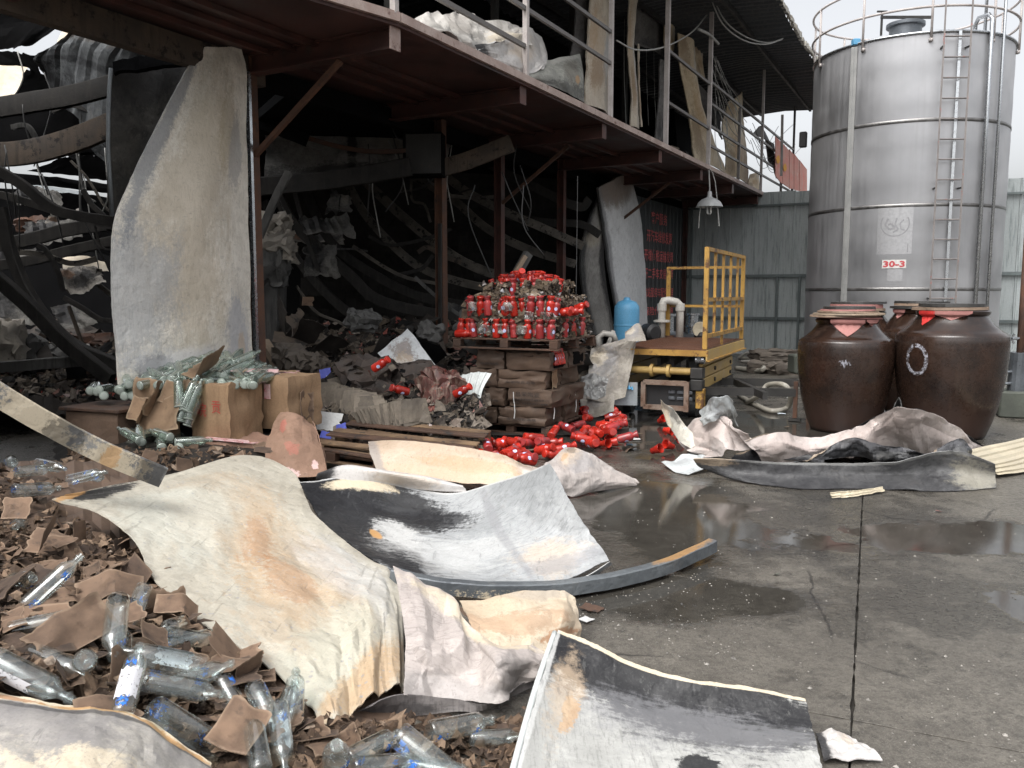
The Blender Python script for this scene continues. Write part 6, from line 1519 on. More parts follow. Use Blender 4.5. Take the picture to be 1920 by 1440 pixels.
def bottle(base, ax, label, group=None, sc=1.0, green=False, prints=(0, 1), spin=0.0):
    t = thing('glass_bottle', label, 'bottle', base, 0, group); t.rotation_mode = 'QUATERNION'
    t.rotation_quaternion = axis_rot(ax) @ Quaternion((0, 0, 1), spin); t.scale = (sc,) * 3
    link('body', _mg if green else _me, t); link('neck_ring', NECK, t)
    if green: link('base', BASE, t)
    for k in prints: link('print', PR[k], t)
    return t
def bottle_px(b, nk, label, group=None, dz0=.05, dz1=.06, prints=(0, 1), sc=1.15, spin=None):
    p0 = zp(*b); p0.z += dz0; p1 = zp(*nk); p1.z += dz1
    p0 = G(b[0], b[1], p0.z); p1 = G(nk[0], nk[1], p1.z)
    return bottle(p0, p1 - p0, label, group, sc * .8, prints=prints, spin=rs.uniform(0, 6) if spin is None else spin)
bottle_px((222, 1122), (208, 1262), 'clear square shouldered bottle standing neck down in torn cardboard', dz0=.16, dz1=.03, sc=1.3, prints=(0,))
bottle_px((228, 1344), (259, 1222), 'clear bottle with white label and blue print, neck up, near left', dz0=.07, dz1=.15, prints=(0, 1, 2), spin=.2)
bottle_px((158, 1238), (175, 1250), 'clear bottle seen end on by its round base', dz0=.12, dz1=-.1, prints=(0,))
bottle_px((385, 1252), (268, 1228), 'clear bottle lying flat behind the white labelled one', dz0=.06, dz1=.06, prints=(2,), sc=1.3)
bottle_px((268, 1275), (362, 1292), 'clear bottle lying in front of the flat one, blue prints up', dz0=.06, dz1=.06)
bottle_px((285, 1330), (400, 1400), 'clear bottle with wide round base toward the corner sheet', dz0=.1, dz1=.0, sc=1.5)
bottle_px((270, 1100), (250, 1160), 'clear bottle with blue print peeking out under the cream sheet edge', dz0=.08, dz1=.0)
bottle_px((20, 862), (45, 915), 'clear bottle upright at the far left of the pile', dz0=.05, dz1=.12)
bottle_px((30, 885), (112, 878), 'clear bottle lying at the top of the pile, neck right', dz0=.06)
bottle_px((24, 920), (128, 914), 'clear bottle lying under the top one, neck to the sheet tip', dz0=.06, sc=1.25)
bottle_px((70, 868), (150, 885), 'clear bottle lying nearest the fallen beam', dz0=.05)
bottle_px((128, 900), (160, 893), 'clear bottle with dark neck toward the beam', dz0=.02)
bottle_px((165, 890), (198, 897), 'clear bottle neck under the fallen beam', dz0=.02)
bottle_px((-30, 1228), (92, 1290), 'dark glossy bottle lying at the left edge', dz0=.06, dz1=.04, sc=1.3, prints=(2,))
bottle_px((20, 1090), (60, 1085), 'clear bottle neck poking out of cardboard at left', dz0=-.02)
bottle_px((45, 1140), (78, 1110), 'clear bottle with round finish in the dark hollow', dz0=.0)
bottle_px((40, 980), (15, 1000), 'clear bottle neck beneath the cardboard flaps, far left', dz0=-.02)
bottle_px((475, 1285), (515, 1365), 'clear bottle sliding down beneath the cream sheet corner', dz0=.07, dz1=.03)
bottle_px((520, 1320), (528, 1392), 'clear bottle with white label beside the sliding one', dz0=.08, dz1=.04, prints=(2, 1))
bottle_px((415, 1272), (440, 1320), 'clear bottle with bright blue print under torn board', dz0=.04, dz1=.0)
bottle_px((490, 1450), (480, 1390), 'clear bottle at the bottom edge below torn board', dz0=.05, dz1=.06)
bottle_px((805, 1372), (962, 1342), 'clear bottle lying under the folded pink sheet, neck right', dz0=.04, dz1=.04, sc=1.25)
bottle_px((745, 1375), (850, 1460), 'clear bottle with big base tilted toward the camera', dz0=.09, dz1=.03, sc=1.5)
bottle_px((628, 1460), (632, 1385), 'clear bottle standing near the bottom edge, left of the tilted one', dz0=.02, dz1=.25, sc=1.3)
bottle_px((650, 1425), (745, 1375), 'clear bottle lying between the standing and tilted bottles', dz0=.03, dz1=.04)
bottle_px((880, 1385), (925, 1382), 'broken clear bottle neck on the wet ground', dz0=.02, dz1=.03, sc=.9, prints=())
bottle_px((660, 1440), (760, 1432), 'clear bottle lying lowest at the bottom edge', dz0=.03, dz1=.03)
bottle_px((760, 1432), (800, 1440), 'clear bottle end under the tilted bottle', dz0=.02, dz1=.03)
for k in range(16):
    px = rs.uniform(-20, 560); py = rs.uniform(max(1040, 960 + px * .55), 1420)
    if not inside(px, py): continue
    a = rs.uniform(0, 6.28); p = zp(px, py); p.z += .0
    bottle(p, (math.cos(a), math.sin(a), rs.uniform(-.3, .4)), 'clear bottle half buried in the torn cardboard', 'bottles buried in the cardboard pile', .92, prints=(0, 1), spin=rs.uniform(0, 6))
# torn cardboard pieces
cnt = 0
BIG = []
for k in range(14):
    tr_ = rs.choice([(1, 0, 0, 0), (1, 0, 1, 0), (0, 1, 1, 0), (0, 0, 1, 1), (1, 1, 1, 0)])
    me = board_mb(rs.uniform(.24, .4), rs.uniform(.18, .3), 160 + k, rs.uniform(.0, .05), rs.choice([0, 0, .6, -.8, 1.2]), tr_, rs.choice([.004, .008, .016, .028]), .005, 12).mesh('torn_carton_piece', None); BIG.append(me)
SCR += BIG
def scrap2(loc, mt, rot, sc, label, group, lo=0, hi=26, name='torn_cardboard'):
    mt = {'card': 'scrap_card', 'card_wet': 'scrap_wet', 'card_tan': 'scrap_tan'}.get(mt, mt)
    k = rs.randrange(lo, hi); key = (k, mt)
    if key not in SCRM:
        me = SCR[k].copy(); me.materials.append(M[mt]); me.polygons.foreach_set('use_smooth', [True] * len(me.polygons)); me.set_sharp_from_angle(angle=R(26)); SCRM[key] = me
    o = link(name, SCRM[key]); o.location = loc; o.rotation_euler = rot; o.scale = (sc,) * 3
    return tag(o, label, 'cardboard', group)
def REG(px, py):
    if py < 950: return 'torn cardboard piece between the bottles at the top of the pile'
    if py > 1360: return 'torn cardboard piece low along the bottom edge of the picture' if px > 380 else 'torn cardboard piece beside the mottled corner sheet'
    if px < 60: return 'torn cardboard piece at the left edge of the picture, mid height' if py < 1150 else 'torn cardboard piece at the left edge above the corner sheet'
    if py < 1080: return 'torn cardboard piece just below the pointed sheet tip'
    if px < 200: return 'torn cardboard piece left of the neck down bottle'
    if py < 1220: return 'torn cardboard piece between neck down bottle and cream sheet edge'
    if px < 330: return 'torn cardboard piece round the white labelled bottle'
    return 'torn cardboard piece under the lower edge of the cream sheet'
while cnt < 270:
    px, py = rs.uniform(-60, 660), rs.uniform(872, 1440)
    if not inside(px, py): continue
    p = zp(px, py); p.z += rs.uniform(-.05, .03); p = G(px, py, p.z)
    scrap2(p, rs.choice(['card', 'card', 'card_wet']), (rs.uniform(-.2, .55), rs.uniform(-.35, .35), rs.uniform(0, 6.28)), rs.choice([rs.uniform(.3, .5), rs.uniform(.4, .75)]) * (.75 if py < 1000 else 1), REG(px, py), 'torn cardboard in the near left pile', 0, 26)
    cnt += 1
def _pile(rr):
    while True:
        px, py = rr.uniform(-320, 1000), rr.uniform(870, 1460)
        if inside(px, py) or (px > 600 and py > 1340 + (px - 600) * .03): break
    z = (zpile(px, py) if px > -120 else zpile(-120, py) * max(0, 1 - (-120 - px) / 420)) + rr.uniform(-.06, .02); return G(px, py, max(.012, z)), Vector((rr.uniform(-.4, .4), rr.uniform(-.7, .1), 1)).normalized()
flakes('cardboard_shreds', 'soggy brown cardboard shreds filling the near left bottle pile', _pile, 3700, .02, .055, 'flake_brown', seed=6)
def _mid(rr):
    px, py = rr.uniform(585, 905), rr.uniform(700, 838); y = 9.3 - (py - 700) / 138 * 1.5 + rr.uniform(-.15, .1); p = Y(px, py, y)
    p.z = max(.02, p.z * .5 + .02) if py > 800 else p.z - .06
    return p, Vector((rr.uniform(-.3, .3), -.7, .8)).normalized()
flakes('charred_rubbish', 'charred mixed rubbish between the bottle cartons and the red stack', _mid, 2400, .04, .13, 'flake_char', seed=8)
def _box(rr):
    px = rr.uniform(120, 470); py = rr.uniform(838, 885); return Y(px, py, rr.uniform(6.5, 7.1)), Vector((rr.uniform(-.3, .3), -.5, 1)).normalized()
flakes('cardboard_shreds', 'torn cardboard shreds along the foot of the bottle cartons', _box, 350, .025, .07, 'flake_brown', seed=9)
for px, py, sc, rz, rx, lab in [(205, 1092, 1.15, .3, .5, 'broad torn cardboard flap high beside the cream sheet edge'), (130, 1180, 1.2, 1.1, .7, 'folded cardboard corner left of the neck down bottle'), (100, 1010, 1.0, .1, .4, 'ribbed torn cardboard below the sheet tip'), (290, 1190, .9, 2, .6, 'curled pale cardboard strip next to the cream sheet edge'), (200, 1330, .9, .6, .3, 'smooth bent cardboard above the corner sheet'), (450, 1360, 1.1, 1.4, .3, 'crumpled light cardboard wad at the bottom'), (340, 1130, .8, .4, .5, 'cardboard flap tucked under the cream sheet'), (30, 950, .9, .2, .9, 'split carton corner at the left edge'), (240, 1150, .8, .9, .4, 'small cardboard tab behind the neck down bottle')]:
    p = zp(px, py); p.z += .07; p = G(px, py, p.z)
    scrap2(p, 'card', (rx, rs.uniform(-.3, .3), rz), sc * .62, lab, None, 12, 26)
for k in range(14):
    px, py = rs.uniform(600, 1000), rs.uniform(1345, 1430)
    scrap2(G(px, py, .02), 'card_wet', (rs.uniform(-.2, .2), rs.uniform(-.2, .2), rs.uniform(0, 6)), rs.uniform(.3, .6), 'wet cardboard scrap on the ground below the folded sheet', 'wet scraps below the folded sheet', 0, 12)

# ================================================================ cartons of green bottles below the hanging panel
CA = R(-24)
t, b = carton('open carton with red writing, its left side torn open on bottles', Y(402, 838, 7.55) * 1, -.42, (.62, .46, .56), 'card_tan', 301, .04)
t.location = Y(415, 845, 7.55); t.location.z = .24
side_text('贡', t, (.62, .46, .5), .2, .36, .1, .11, 'redprint'); side_text('皖', t, (.62, .46, .5), .03, .33, .11, .12, 'redprint')
for k, (x, z, sc, ry) in enumerate([(-.2, .44, 1.0, .4), (-.24, .2, 1.1, .9), (-.1, .5, .9, .1), (-.3, .34, .9, 1.2)]):
    f = scrap_mb(.3 * sc, .22 * sc, 320 + k, .06, .03, n=9); Mr = Matrix.Rotation(1.2, 3, 'X') @ Matrix.Rotation(ry, 3, 'Y'); f.v = [Vector((x, -.26, z)) + Mr @ p for p in f.v]; f.obj('torn_flap', M['scrap_tan'], t, local=True)
MB().box((-.2, -.238, .24), (.2, .02, .34)).obj('opening_shade', M['soot'], t, local=True)  # black slab painted as the shade inside the torn side
t2, b2 = carton('tan carton taped shut with red white tape, rightmost of the bottle cartons', Y(528, 830, 7.9), -.45, (.64, .5, .5), 'card_tan', 303, .032)
t2.location = Y(525, 812, 7.95); t2.location.z = .33
for (x, y, w, d) in ((0, 0, .09, .52), (-.1, .05, .5, .1)): 
    mb = MB(); mb.box((x, y, .505), (w, d, .006)); mb.obj('tape', M['tape'], t2, local=True)
mb = MB(); mb.box((.1, -.268, .36), (.07, .006, .14)); mb.obj('tape', M['tape'], t2, local=True)
f = scrap_mb(.22, .3, 340, .03, .03); f.v = [Vector((.335 + p.z, p.x, .2 + p.y)) for p in f.v]; f.obj('torn_side', M['scrap_card'], t2, local=True)
t3, b3 = carton('flattened carton with striped tape under the open cartons', Y(450, 850, 7.2), -.4, (.7, .4, .2), 'card_pink', 305, .04)
t3.location = Y(455, 862, 7.3); t3.location.z = .12
mb = MB(); mb.box((.02, -.17, .205), (.6, .1, .006)); mb.obj('tape', M['tape'], t3, local=True)
# big crumpled carton lid leaning
M['s_card'] = sheet_mat('crumpled_pink_carton', (.28, .175, .125), (.21, .13, .09), [((.5, .09, .08), .3, .25, .1, .08, 1.4, .3, .35), ((.7, .5, .48), .95, .45, .06, .2, 1.2, .4, .8), ((.7, .5, .48), .8, .85, .07, .05, 1, .4, .8), ((.5, .12, .1), .6, .5, .1, .12, 1.4, .3, .3)], .8)
lc = thing('crumpled_carton', 'large crumpled pinkish brown carton leaning before the taped one', 'carton', Y(560, 880, 6.7))
sheet('front_face', M['s_card'], [yy([(528, 775, 7.0), (512, 800, 6.9), (500, 835, 6.75), (497, 870, 6.6)]), yy([(556, 776, 6.95), (552, 810, 6.8), (548, 850, 6.65), (542, 893, 6.5)]), yy([(590, 795, 7.05), (598, 825, 6.9), (608, 860, 6.75), (614, 890, 6.6)])], lc, nu=30, nv=30, amp=.02, size=.18, soft=.02, seed=151, thick=.006)
sheet('side_face', M['s_card'], [yy([(590, 795, 7.05), (598, 825, 6.9), (608, 860, 6.75), (614, 890, 6.6)]), yy([(585, 790, 7.4), (600, 830, 7.3), (612, 865, 7.2), (618, 890, 7.1)])], lc, nu=20, nv=10, amp=.015, size=.18, seed=153, thick=.006)
sheet('back_face', M['s_card'], [yy([(528, 775, 7.0), (512, 800, 6.98), (500, 845, 6.95)]), yy([(580, 790, 7.4), (570, 820, 7.4), (560, 860, 7.3)])], lc, nu=12, nv=12, amp=.015, size=.18, seed=155, thick=.006)
# dark low crate under the heap
dk = thing('wet_crate', 'dark wet crate at the left under the green bottle heap', 'crate', G(205, 850))
softbox((.62, .5, .42), 311, .012, 6).obj('body', M['card_wet'], dk, local=True)
dk.location = Y(215, 835, 7.6); dk.location.z = .12; dk.rotation_euler = (0, 0, -.35)
MB().box((0, 0, .44), (.7, .56, .03), bev=.005).obj('top_board', M['wood'], dk, local=True)
# mound that carries the cartons and bottles
mb = MB(); vs = []; fs = []; nu, nv = 26, 20
for j in range(nv + 1):
    for i in range(nu + 1):
        px = lerp(90, 880, i / nu); y = lerp(6.2, 9.4, j / nv); q = Y(px, 800, y)
        e = min(1, min(i, nu - i) / 4) * min(1, (j + 1) / 6)
        if px > 560: e *= max(0, min(1, (y - 7.9) / .5))
        q.z = .3 * e + .04 * mnoise.noise(Vector((q.x * 6, q.y * 6, 0))) - .02; vs.append(q)
for j in range(nv):
    for i in range(nu): fs.append((j * (nu + 1) + i, j * (nu + 1) + i + 1, (j + 1) * (nu + 1) + i + 1, (j + 1) * (nu + 1) + i))
mb.add(vs, fs); tag(mb.obj('rubble_bed', M['debris']), 'dark rubble bed under the bottle cartons', 'debris', kind='stuff')
GG = 'green glass bottles heaped under the panel'
def heap(px, py, y, toward=.9, label=None):
    label = label or ('dusty green bottle in the left part of the heap above the dark crate' if px < 300 else 'dusty green bottle in the middle of the heap at the cream panel foot' if px < 390 else 'dusty green bottle heaped on top of the open carton')
    p = Y(px, py, y); a = rs.uniform(-.9, .9)
    ax = Vector((math.sin(a), math.cos(a) * toward, rs.uniform(-.15, .35)))
    bottle(p, ax, label, GG, 1.15, True, (), rs.uniform(0, 6))
for k in range(120):
    f = rs.random(); px = lerp(240, 478, f); top = 712 - 40 * math.sin(min(1, f * 1.6) * 1.5) + (0 if f < .85 else 10)
    q = rs.random(); heap(px, lerp(top, 724, q), lerp(8.0, 7.3, q))
for k in range(10): heap(rs.uniform(165, 260), rs.uniform(728, 745), 7.5)
for k in range(22):
    p = Y(rs.uniform(248, 345), rs.uniform(815, 872), rs.uniform(6.9, 7.3)); a = rs.uniform(-1.4, 1.4)
    bottle(p, (math.sin(a), math.cos(a), rs.uniform(-.2, .4)), 'dusty green bottle spilling out below the torn carton', 'green bottles spilled below the carton', 1.1, True, (), rs.uniform(0, 6))
for k in range(9):
    p = Y(rs.uniform(334, 356), rs.uniform(760, 805), 7.2); bottle(p, (rs.uniform(-.2, .3), .3, rs.uniform(.6, 1)), 'dark bottle leaning inside the torn open carton', 'bottles inside the torn carton', 1.15, True, (), rs.uniform(0, 6))
for k, (px, py, y, sc, lab) in enumerate([(285, 745, 7.35, 1.3, 'crumpled tan cardboard hanging over the dark crate'), (300, 775, 7.25, 1.2, 'scorched tan cardboard with a burnt hole'), (268, 770, 7.3, .9, 'ragged cardboard edge on the dark crate'), (330, 740, 7.3, 1.1, 'folded flap between crate and open carton'), (330, 855, 6.9, .9, 'torn cardboard below the open carton'), (395, 700, 7.5, 1.2, 'cardboard flap lying over the green bottles'), (440, 705, 7.6, .9, 'taped flap top of the open carton')]):
    scrap2(Y(px, py, y), 'card_tan', (1.2 if k < 5 else .25, rs.uniform(-.3, .3), -.4 + rs.uniform(-.3, .3)), sc, lab, None, 12, 26)
for k in range(22):
    px, py = rs.uniform(160, 500), rs.uniform(830, 885); scrap2(Y(px, py, rs.uniform(6.3, 7.0)), rs.choice(['card', 'card_wet']), (rs.uniform(.0, 1.2), rs.uniform(-.5, .5), rs.uniform(0, 6)), rs.uniform(.4, .8), 'torn board along the foot of the bottle cartons', 'torn boards at the carton foot', 0, 12)
mb = MB(); mb.box((0, 0, 0), (.42, .1, .006)); o = mb.obj('tape_strip', M['tape']); o.location = Y(478, 695, 7.7); o.rotation_euler = (.2, .05, .2); tag(o, 'striped tape strip over the bottle heap corner', 'tape')

# ================================================================ burnt goods and papers in the middle
BRD = []
for k in range(5):
    me = scrap_mb(rs.uniform(.26, .34), rs.uniform(.2, .26), 800 + k, .018, .006, n=6, thick=.003, amp=.006).mesh('paper_board', M['paper']); BRD.append(me)
def fan(k, px, py, y, tilt, yaw, label, group):
    o = link('paper_board', BRD[k % 5]); o.location = Y(px, py, y); o.rotation_euler = (tilt, rs.uniform(-.06, .06), yaw); return tag(o, label, 'paper board', group)
for k in range(46):
    f = k / 45; fan(k, lerp(602, 700, f) + rs.uniform(-3, 3), lerp(738, 764, f) + rs.uniform(-3, 3), 8.75 - .3 * f, lerp(1.45, 1.0, f) + rs.uniform(-.06, .06), lerp(-.5, .25, f) + rs.uniform(-.05, .05), 'scorched paper board in the long fanned sheaf', 'boards of the long fanned sheaf')
for k in range(44):
    f = k / 43; fan(k, lerp(690, 782, f) + rs.uniform(-3, 3), lerp(786, 772, f) + rs.uniform(-4, 4), 8.35 - .15 * f, lerp(.8, 1.35, f) + rs.uniform(-.06, .06), lerp(.9, .35, f) + rs.uniform(-.06, .06), 'scorched paper board in the sheaf next to the broken pallet', 'boards of the near sheaf')
for k in range(30):
    f = k / 29; fan(k, lerp(640, 740, f) + rs.uniform(-6, 6), lerp(722, 745, f) + rs.uniform(-6, 6), 9.0, rs.uniform(.2, 1.3), rs.uniform(-.8, .8), 'scorched paper board strewn behind the sheaves', 'boards strewn behind the sheaves')
for k, (px, py, y, mt, sc, lab) in enumerate([(620, 790, 8.2, 'whitepaper', 1.2, 'white printed carton sheet left of the broken pallet'), (612, 700, 9.4, 'bluepaper', .8, 'blue and white printed carton scrap behind the sheaf'), (640, 800, 8.1, 'bluepaper', .5, 'blue printed corner by the broken pallet'), (618, 712, 9.3, 'whitepaper', .6, 'white scrap beneath the blue printed carton'), (728, 768, 8.4, 'whitepaper', .7, 'white sheet lying on the fanned boards'), (660, 812, 8.0, 'whitepaper', .5, 'white scrap inside the broken pallet'), (700, 745, 8.8, 'whitepaper', .5, 'pale torn sheet in the sheaf'), (612, 815, 8.0, 'bluepaper', .5, 'dark blue scrap low by the crumpled carton')]):
    scrap2(Y(px, py, y), mt, (rs.uniform(.9, 1.3), rs.uniform(-.3, .3), rs.uniform(-.3, .5)), sc, lab, None, 0, 12, 'printed_sheet')
def burnt_lump(px, py, y, w, h, seed, label):
    t = softbox((w, w * .8, h), seed, .09, 10, .0, .05); base = Y(px, py, y)
    t.v = [base + p + Vector((0, 0, -h * .5)) for p in t.v]
    return tag(smooth_by_angle(t.obj('burnt_bale', M['lump']), 40), label, 'burnt bale')
M['lump'] = worn('burnt_melted_goods', (.075, .055, .045), (.025, .022, .02), .75, 0, 9, .7, 40, .9, patch=((.4, .12, .05), .66), soot=.62)
M['lump2'] = worn('red_melted_goods', (.13, .04, .032), (.045, .025, .02), .6, 0, 12, .7, 60, .9, patch=((.42, .06, .04), .6), streak=(.3, .24, .19), soot=.55)
burnt_lump(690, 708, 9.1, .55, .42, 401, 'melted bale with orange patches left of the white offcut'); burnt_lump(770, 715, 9.3, .5, .38, 402, 'blackened bale right below the white offcut')
lb = burnt_lump(826, 745, 8.9, .42, .55, 403, 'melted bale with red and white layers behind the corrugated sheet'); lb.data.materials.clear(); lb.data.materials.append(M['lump2'])
for k in range(26):
    px, py = rs.choice([(690, 695), (760, 700), (825, 735)]); px += rs.uniform(-40, 40); py += rs.uniform(-15, 30)
    scrap2(Y(px, py, 8.75 + rs.uniform(-.05, .2)), rs.choice(['lump', 'lump2', 'paper', 'soot']), (rs.uniform(0, 1.5), rs.uniform(-1, 1), rs.uniform(0, 6)), rs.uniform(.25, .55), 'charred flake on the melted bales', 'charred flakes on the bales', 0, 12, 'charred_flake')
for px, py in ((765, 735), (700, 692), (852, 740)): red_bottle(Y(px, py, 8.65), (rs.uniform(-1, 1), -.3, rs.uniform(.1, .6)), 'red bottle lying on the melted bales', 'red bottles on the bales')
# broken pallets in front of the stack
p2 = pallet('wooden_pallet', 'broken charred pallet tilted in front of the carton stack', G(760, 842, .12), R(-14), 1.45, .95, ['wood_pale', 'wood', 'wood'], .13, (R(6), R(3)), skip=(1, 4))
p3 = pallet('wooden_pallet', 'burnt pallet slats lying left under the peach sheet', G(660, 858, .05), R(-20), 1.1, .8, ['wood', 'wood_pale'], .12, (R(-3), R(4)), skip=(2, 5))
for a, b, lab in (((760, 782, 8.6), (890, 812, 8.3), 'loose half burnt slat across the broken pallet'), ((612, 842, 7.6), (700, 852, 7.5), 'charred slat beside the crumpled carton'), ((690, 808, 8.1), (900, 838, 7.9), 'long charred slat along the broken pallet front')):
    q0, q1 = Y(*a), Y(*b); q0.z, q1.z = max(q0.z, .2), max(q1.z, .12); tag(MB().bar(q0, q1, .07, .025).obj('loose_slat', M['wood_pale']), lab, 'slat')
# small litter on the yard
for k, (px, py, mt, sc, lab) in enumerate([(1100, 1160, 'whitepaper', .35, 'white paper shred beside the cream offcut'), (1455, 1075, 'cement', .2, 'dark stone on the bare concrete'), (1185, 822, 'whitepaper', .8, 'soaked white wrap by the red spill'), (1465, 775, 'plastic', .5, 'pale plastic shard near the left jar'), (1475, 800, 'pulp', .5, 'greenish scrap near the left jar'), (1760, 958, 'pinkcloth', .3, 'faint mauve wrapper on the wet concrete'), (1275, 795, 'whitepaper', .25, 'tiny white shred in the puddle'), (1480, 745, 'whitepaper', .4, 'white scrap under the looped hose'), (1110, 1140, 'wood', .6, 'brown torn scrap at the end of the cream offcut')]):
    scrap2(G(px, py, .012), mt, (rs.uniform(-.1, .1), rs.uniform(-.1, .1), rs.uniform(0, 6)), sc, lab, None, 0, 12, 'litter_scrap')
mb = MB(); 
for k in range(1100):
    px, py = rs.uniform(1040, 1920), rs.uniform(870, 1440)
    if k > 700: px, py = rs.uniform(1060, 1420), rs.uniform(1060, 1290)
    if 1040 < px < 1560 and py > 1175 + (px - 1040) * .25: continue
    p = G(px, py, 0); r = rs.uniform(.002, .006) * (1 if k % 9 else 1.8)
    q = [Vector((rs.uniform(-1, 1), rs.uniform(-1, 1), 0)).normalized() * r * rs.uniform(.6, 1.2) for _ in range(1)]
    a = rs.uniform(0, 6)
    mb.add([p + Vector((r * math.cos(a + i * 1.57) * rs.uniform(.6, 1.3), r * math.sin(a + i * 1.57) * rs.uniform(.6, 1.3), .001)) for i in range(4)] + [p + Vector((0, 0, r * .9))], [(0, 1, 4), (1, 2, 4), (2, 3, 4), (3, 0, 4)])
M['grit'] = worn('pale_grit', (.34, .32, .29), (.025, .024, .022), .8, 0, 9, .3, 60, .3)
tag(mb.obj('grit', M['grit']), 'small foam crumbs and grit strewn over the wet concrete', 'grit', kind='stuff')

# ================================================================ inside the gutted hall
M['s_sootA'] = sheet_mat('sooty_plate_dark', (.12, .115, .105), (.045, .043, .04), [(BLK, .3, .4, .4, .5, 1.2, .8, .8)], .7)
M['s_sootB'] = sheet_mat('sooty_plate_pale', (.3, .28, .25), (.12, .11, .1), [(BLK, .6, .5, .4, .4, 1.2, .8, .8), (RUSTD, .2, .3, .2, .2, 1.2, .7, .4)], .7)
# black rubble floor of the hall
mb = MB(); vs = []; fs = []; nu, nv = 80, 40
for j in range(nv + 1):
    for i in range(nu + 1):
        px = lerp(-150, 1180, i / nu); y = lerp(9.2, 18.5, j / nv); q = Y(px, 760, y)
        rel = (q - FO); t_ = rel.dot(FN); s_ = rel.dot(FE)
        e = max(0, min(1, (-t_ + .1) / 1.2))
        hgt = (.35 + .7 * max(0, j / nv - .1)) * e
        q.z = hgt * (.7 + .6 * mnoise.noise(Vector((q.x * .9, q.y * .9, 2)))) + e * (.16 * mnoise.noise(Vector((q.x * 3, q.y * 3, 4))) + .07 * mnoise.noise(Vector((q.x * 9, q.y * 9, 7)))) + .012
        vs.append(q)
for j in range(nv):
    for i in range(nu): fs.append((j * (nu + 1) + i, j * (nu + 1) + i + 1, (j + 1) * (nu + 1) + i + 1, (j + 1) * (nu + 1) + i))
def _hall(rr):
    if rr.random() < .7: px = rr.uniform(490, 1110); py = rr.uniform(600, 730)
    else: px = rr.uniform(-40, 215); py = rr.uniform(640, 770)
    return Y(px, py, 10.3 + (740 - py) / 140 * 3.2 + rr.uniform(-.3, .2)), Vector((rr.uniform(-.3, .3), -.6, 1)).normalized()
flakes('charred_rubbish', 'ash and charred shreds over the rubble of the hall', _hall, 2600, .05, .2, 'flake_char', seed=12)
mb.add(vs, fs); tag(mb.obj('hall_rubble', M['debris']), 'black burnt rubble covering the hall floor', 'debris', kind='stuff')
for k in range(120):
    px = rs.uniform(490, 1100) if k < 80 else rs.uniform(-20, 215); y = rs.uniform(10.5, 14.5); py = rs.uniform(600, 715) if k < 80 else rs.uniform(640, 740)
    p = Y(px, py, y)
    if p.z < .1: p.z = .15
    scrap2(p, rs.choice(['soot', 'charred', 'debris', 'sootgrey', 'debris', 'burnt_beam']), (rs.uniform(0, 1.6), rs.uniform(-1, 1), rs.uniform(0, 6)), rs.uniform(.8, 2.0), ('charred fragment strewn inside the left opening' if px < 300 else 'charred fragment in the dark rubble behind the taped carton' if px < 660 else 'charred fragment in the dark rubble behind the melted bales' if px < 850 else 'charred fragment in the rubble behind the red load'), 'charred fragments in the hall rubble', 12, 26, 'charred_fragment')
def rib(pts, y, r, mat, label, grp='sagging burnt purlins in the hall', name='fallen_purlin', w=.05):
    P = [Y(p[0], p[1], p[2] if len(p) > 2 else y) for p in pts]; q = [cr(P, k / 24) for k in range(25)]
    o = channel_mb(q, w, r); return tag(smooth_by_angle(o.obj(name, M[mat]), 30), label, 'purlin', grp)
# sagging purlins in the middle bay
for k, pts in enumerate([[(520, 350), (570, 430), (640, 510), (730, 570), (860, 600)], [(570, 348), (630, 440), (700, 510), (790, 560), (900, 575)], [(640, 345), (700, 420), (770, 490), (850, 540), (960, 560)], [(700, 335), (770, 410), (850, 475), (950, 520), (1060, 530)], [(770, 325), (840, 385), (920, 440), (1000, 480), (1090, 495)], [(830, 320), (890, 365), (960, 410), (1040, 445), (1100, 455)], [(850, 255), (920, 300), (1000, 345), (1080, 375), (1120, 385)], [(500, 380), (540, 460), (600, 540), (690, 600), (800, 625)], [(860, 360), (930, 405), (1010, 425), (1080, 430), (1110, 430)]]):
    rj = random.Random(40 + k); pts = [(p[0] + rj.uniform(-16, 16), p[1] + rj.uniform(-14, 14)) for p in pts]
    rib(pts, 14.5 + .35 * k + rj.uniform(-.6, .3), rj.uniform(.05, .09), 'ribsteel' if k in (2, 3, 4, 5) else 'charred', ['second sagging purlin counted from the left post', 'third sagging purlin counted from the left post', 'fourth sagging purlin, ending near the middle post', 'fifth sagging purlin, crossing behind the middle post', 'sixth sagging purlin, just right of the middle post', 'seventh sagging purlin, above the red load', 'topmost sagging purlin right of the cabinet', 'first sagging purlin, closest to the left post', 'short sagging purlin low behind the red crown'][k])
# roof plate sagging behind the purlins
tag(sheet('sagging_roof_plate', M['charred'], [yy([(500, 330, 15.5), (700, 320, 16), (900, 300, 17), (1120, 290, 18)]), yy([(560, 480, 17), (720, 500, 17.5), (900, 480, 18), (1120, 440, 18.5)]), yy([(560, 640, 18), (760, 650, 18), (950, 640, 18.6), (1120, 620, 19)])], nu=30, nv=24, amp=.08, size=.9, soft=.1, seed=171), 'blackened roof plate sagging behind the purlins', 'roof plate')
tag(rib([(480, 350), (600, 340), (700, 325), (770, 312)], 11.6, .12, 'charred', 'charred cross beam between the left and middle posts', None, 'cross_girder', .06), None)
rib([(828, 315), (880, 300), (960, 268)], 12.2, .12, 'burnt_beam', 'brown cross beam just right of the middle post', None, 'cross_girder', .05)
rib([(0, 390, 10.6), (20, 470, 10.6), (60, 560, 10.5), (130, 640, 10.3), (228, 688, 10)], 10, .07, 'charred', 'inner of two curved steel ribs in the left opening')
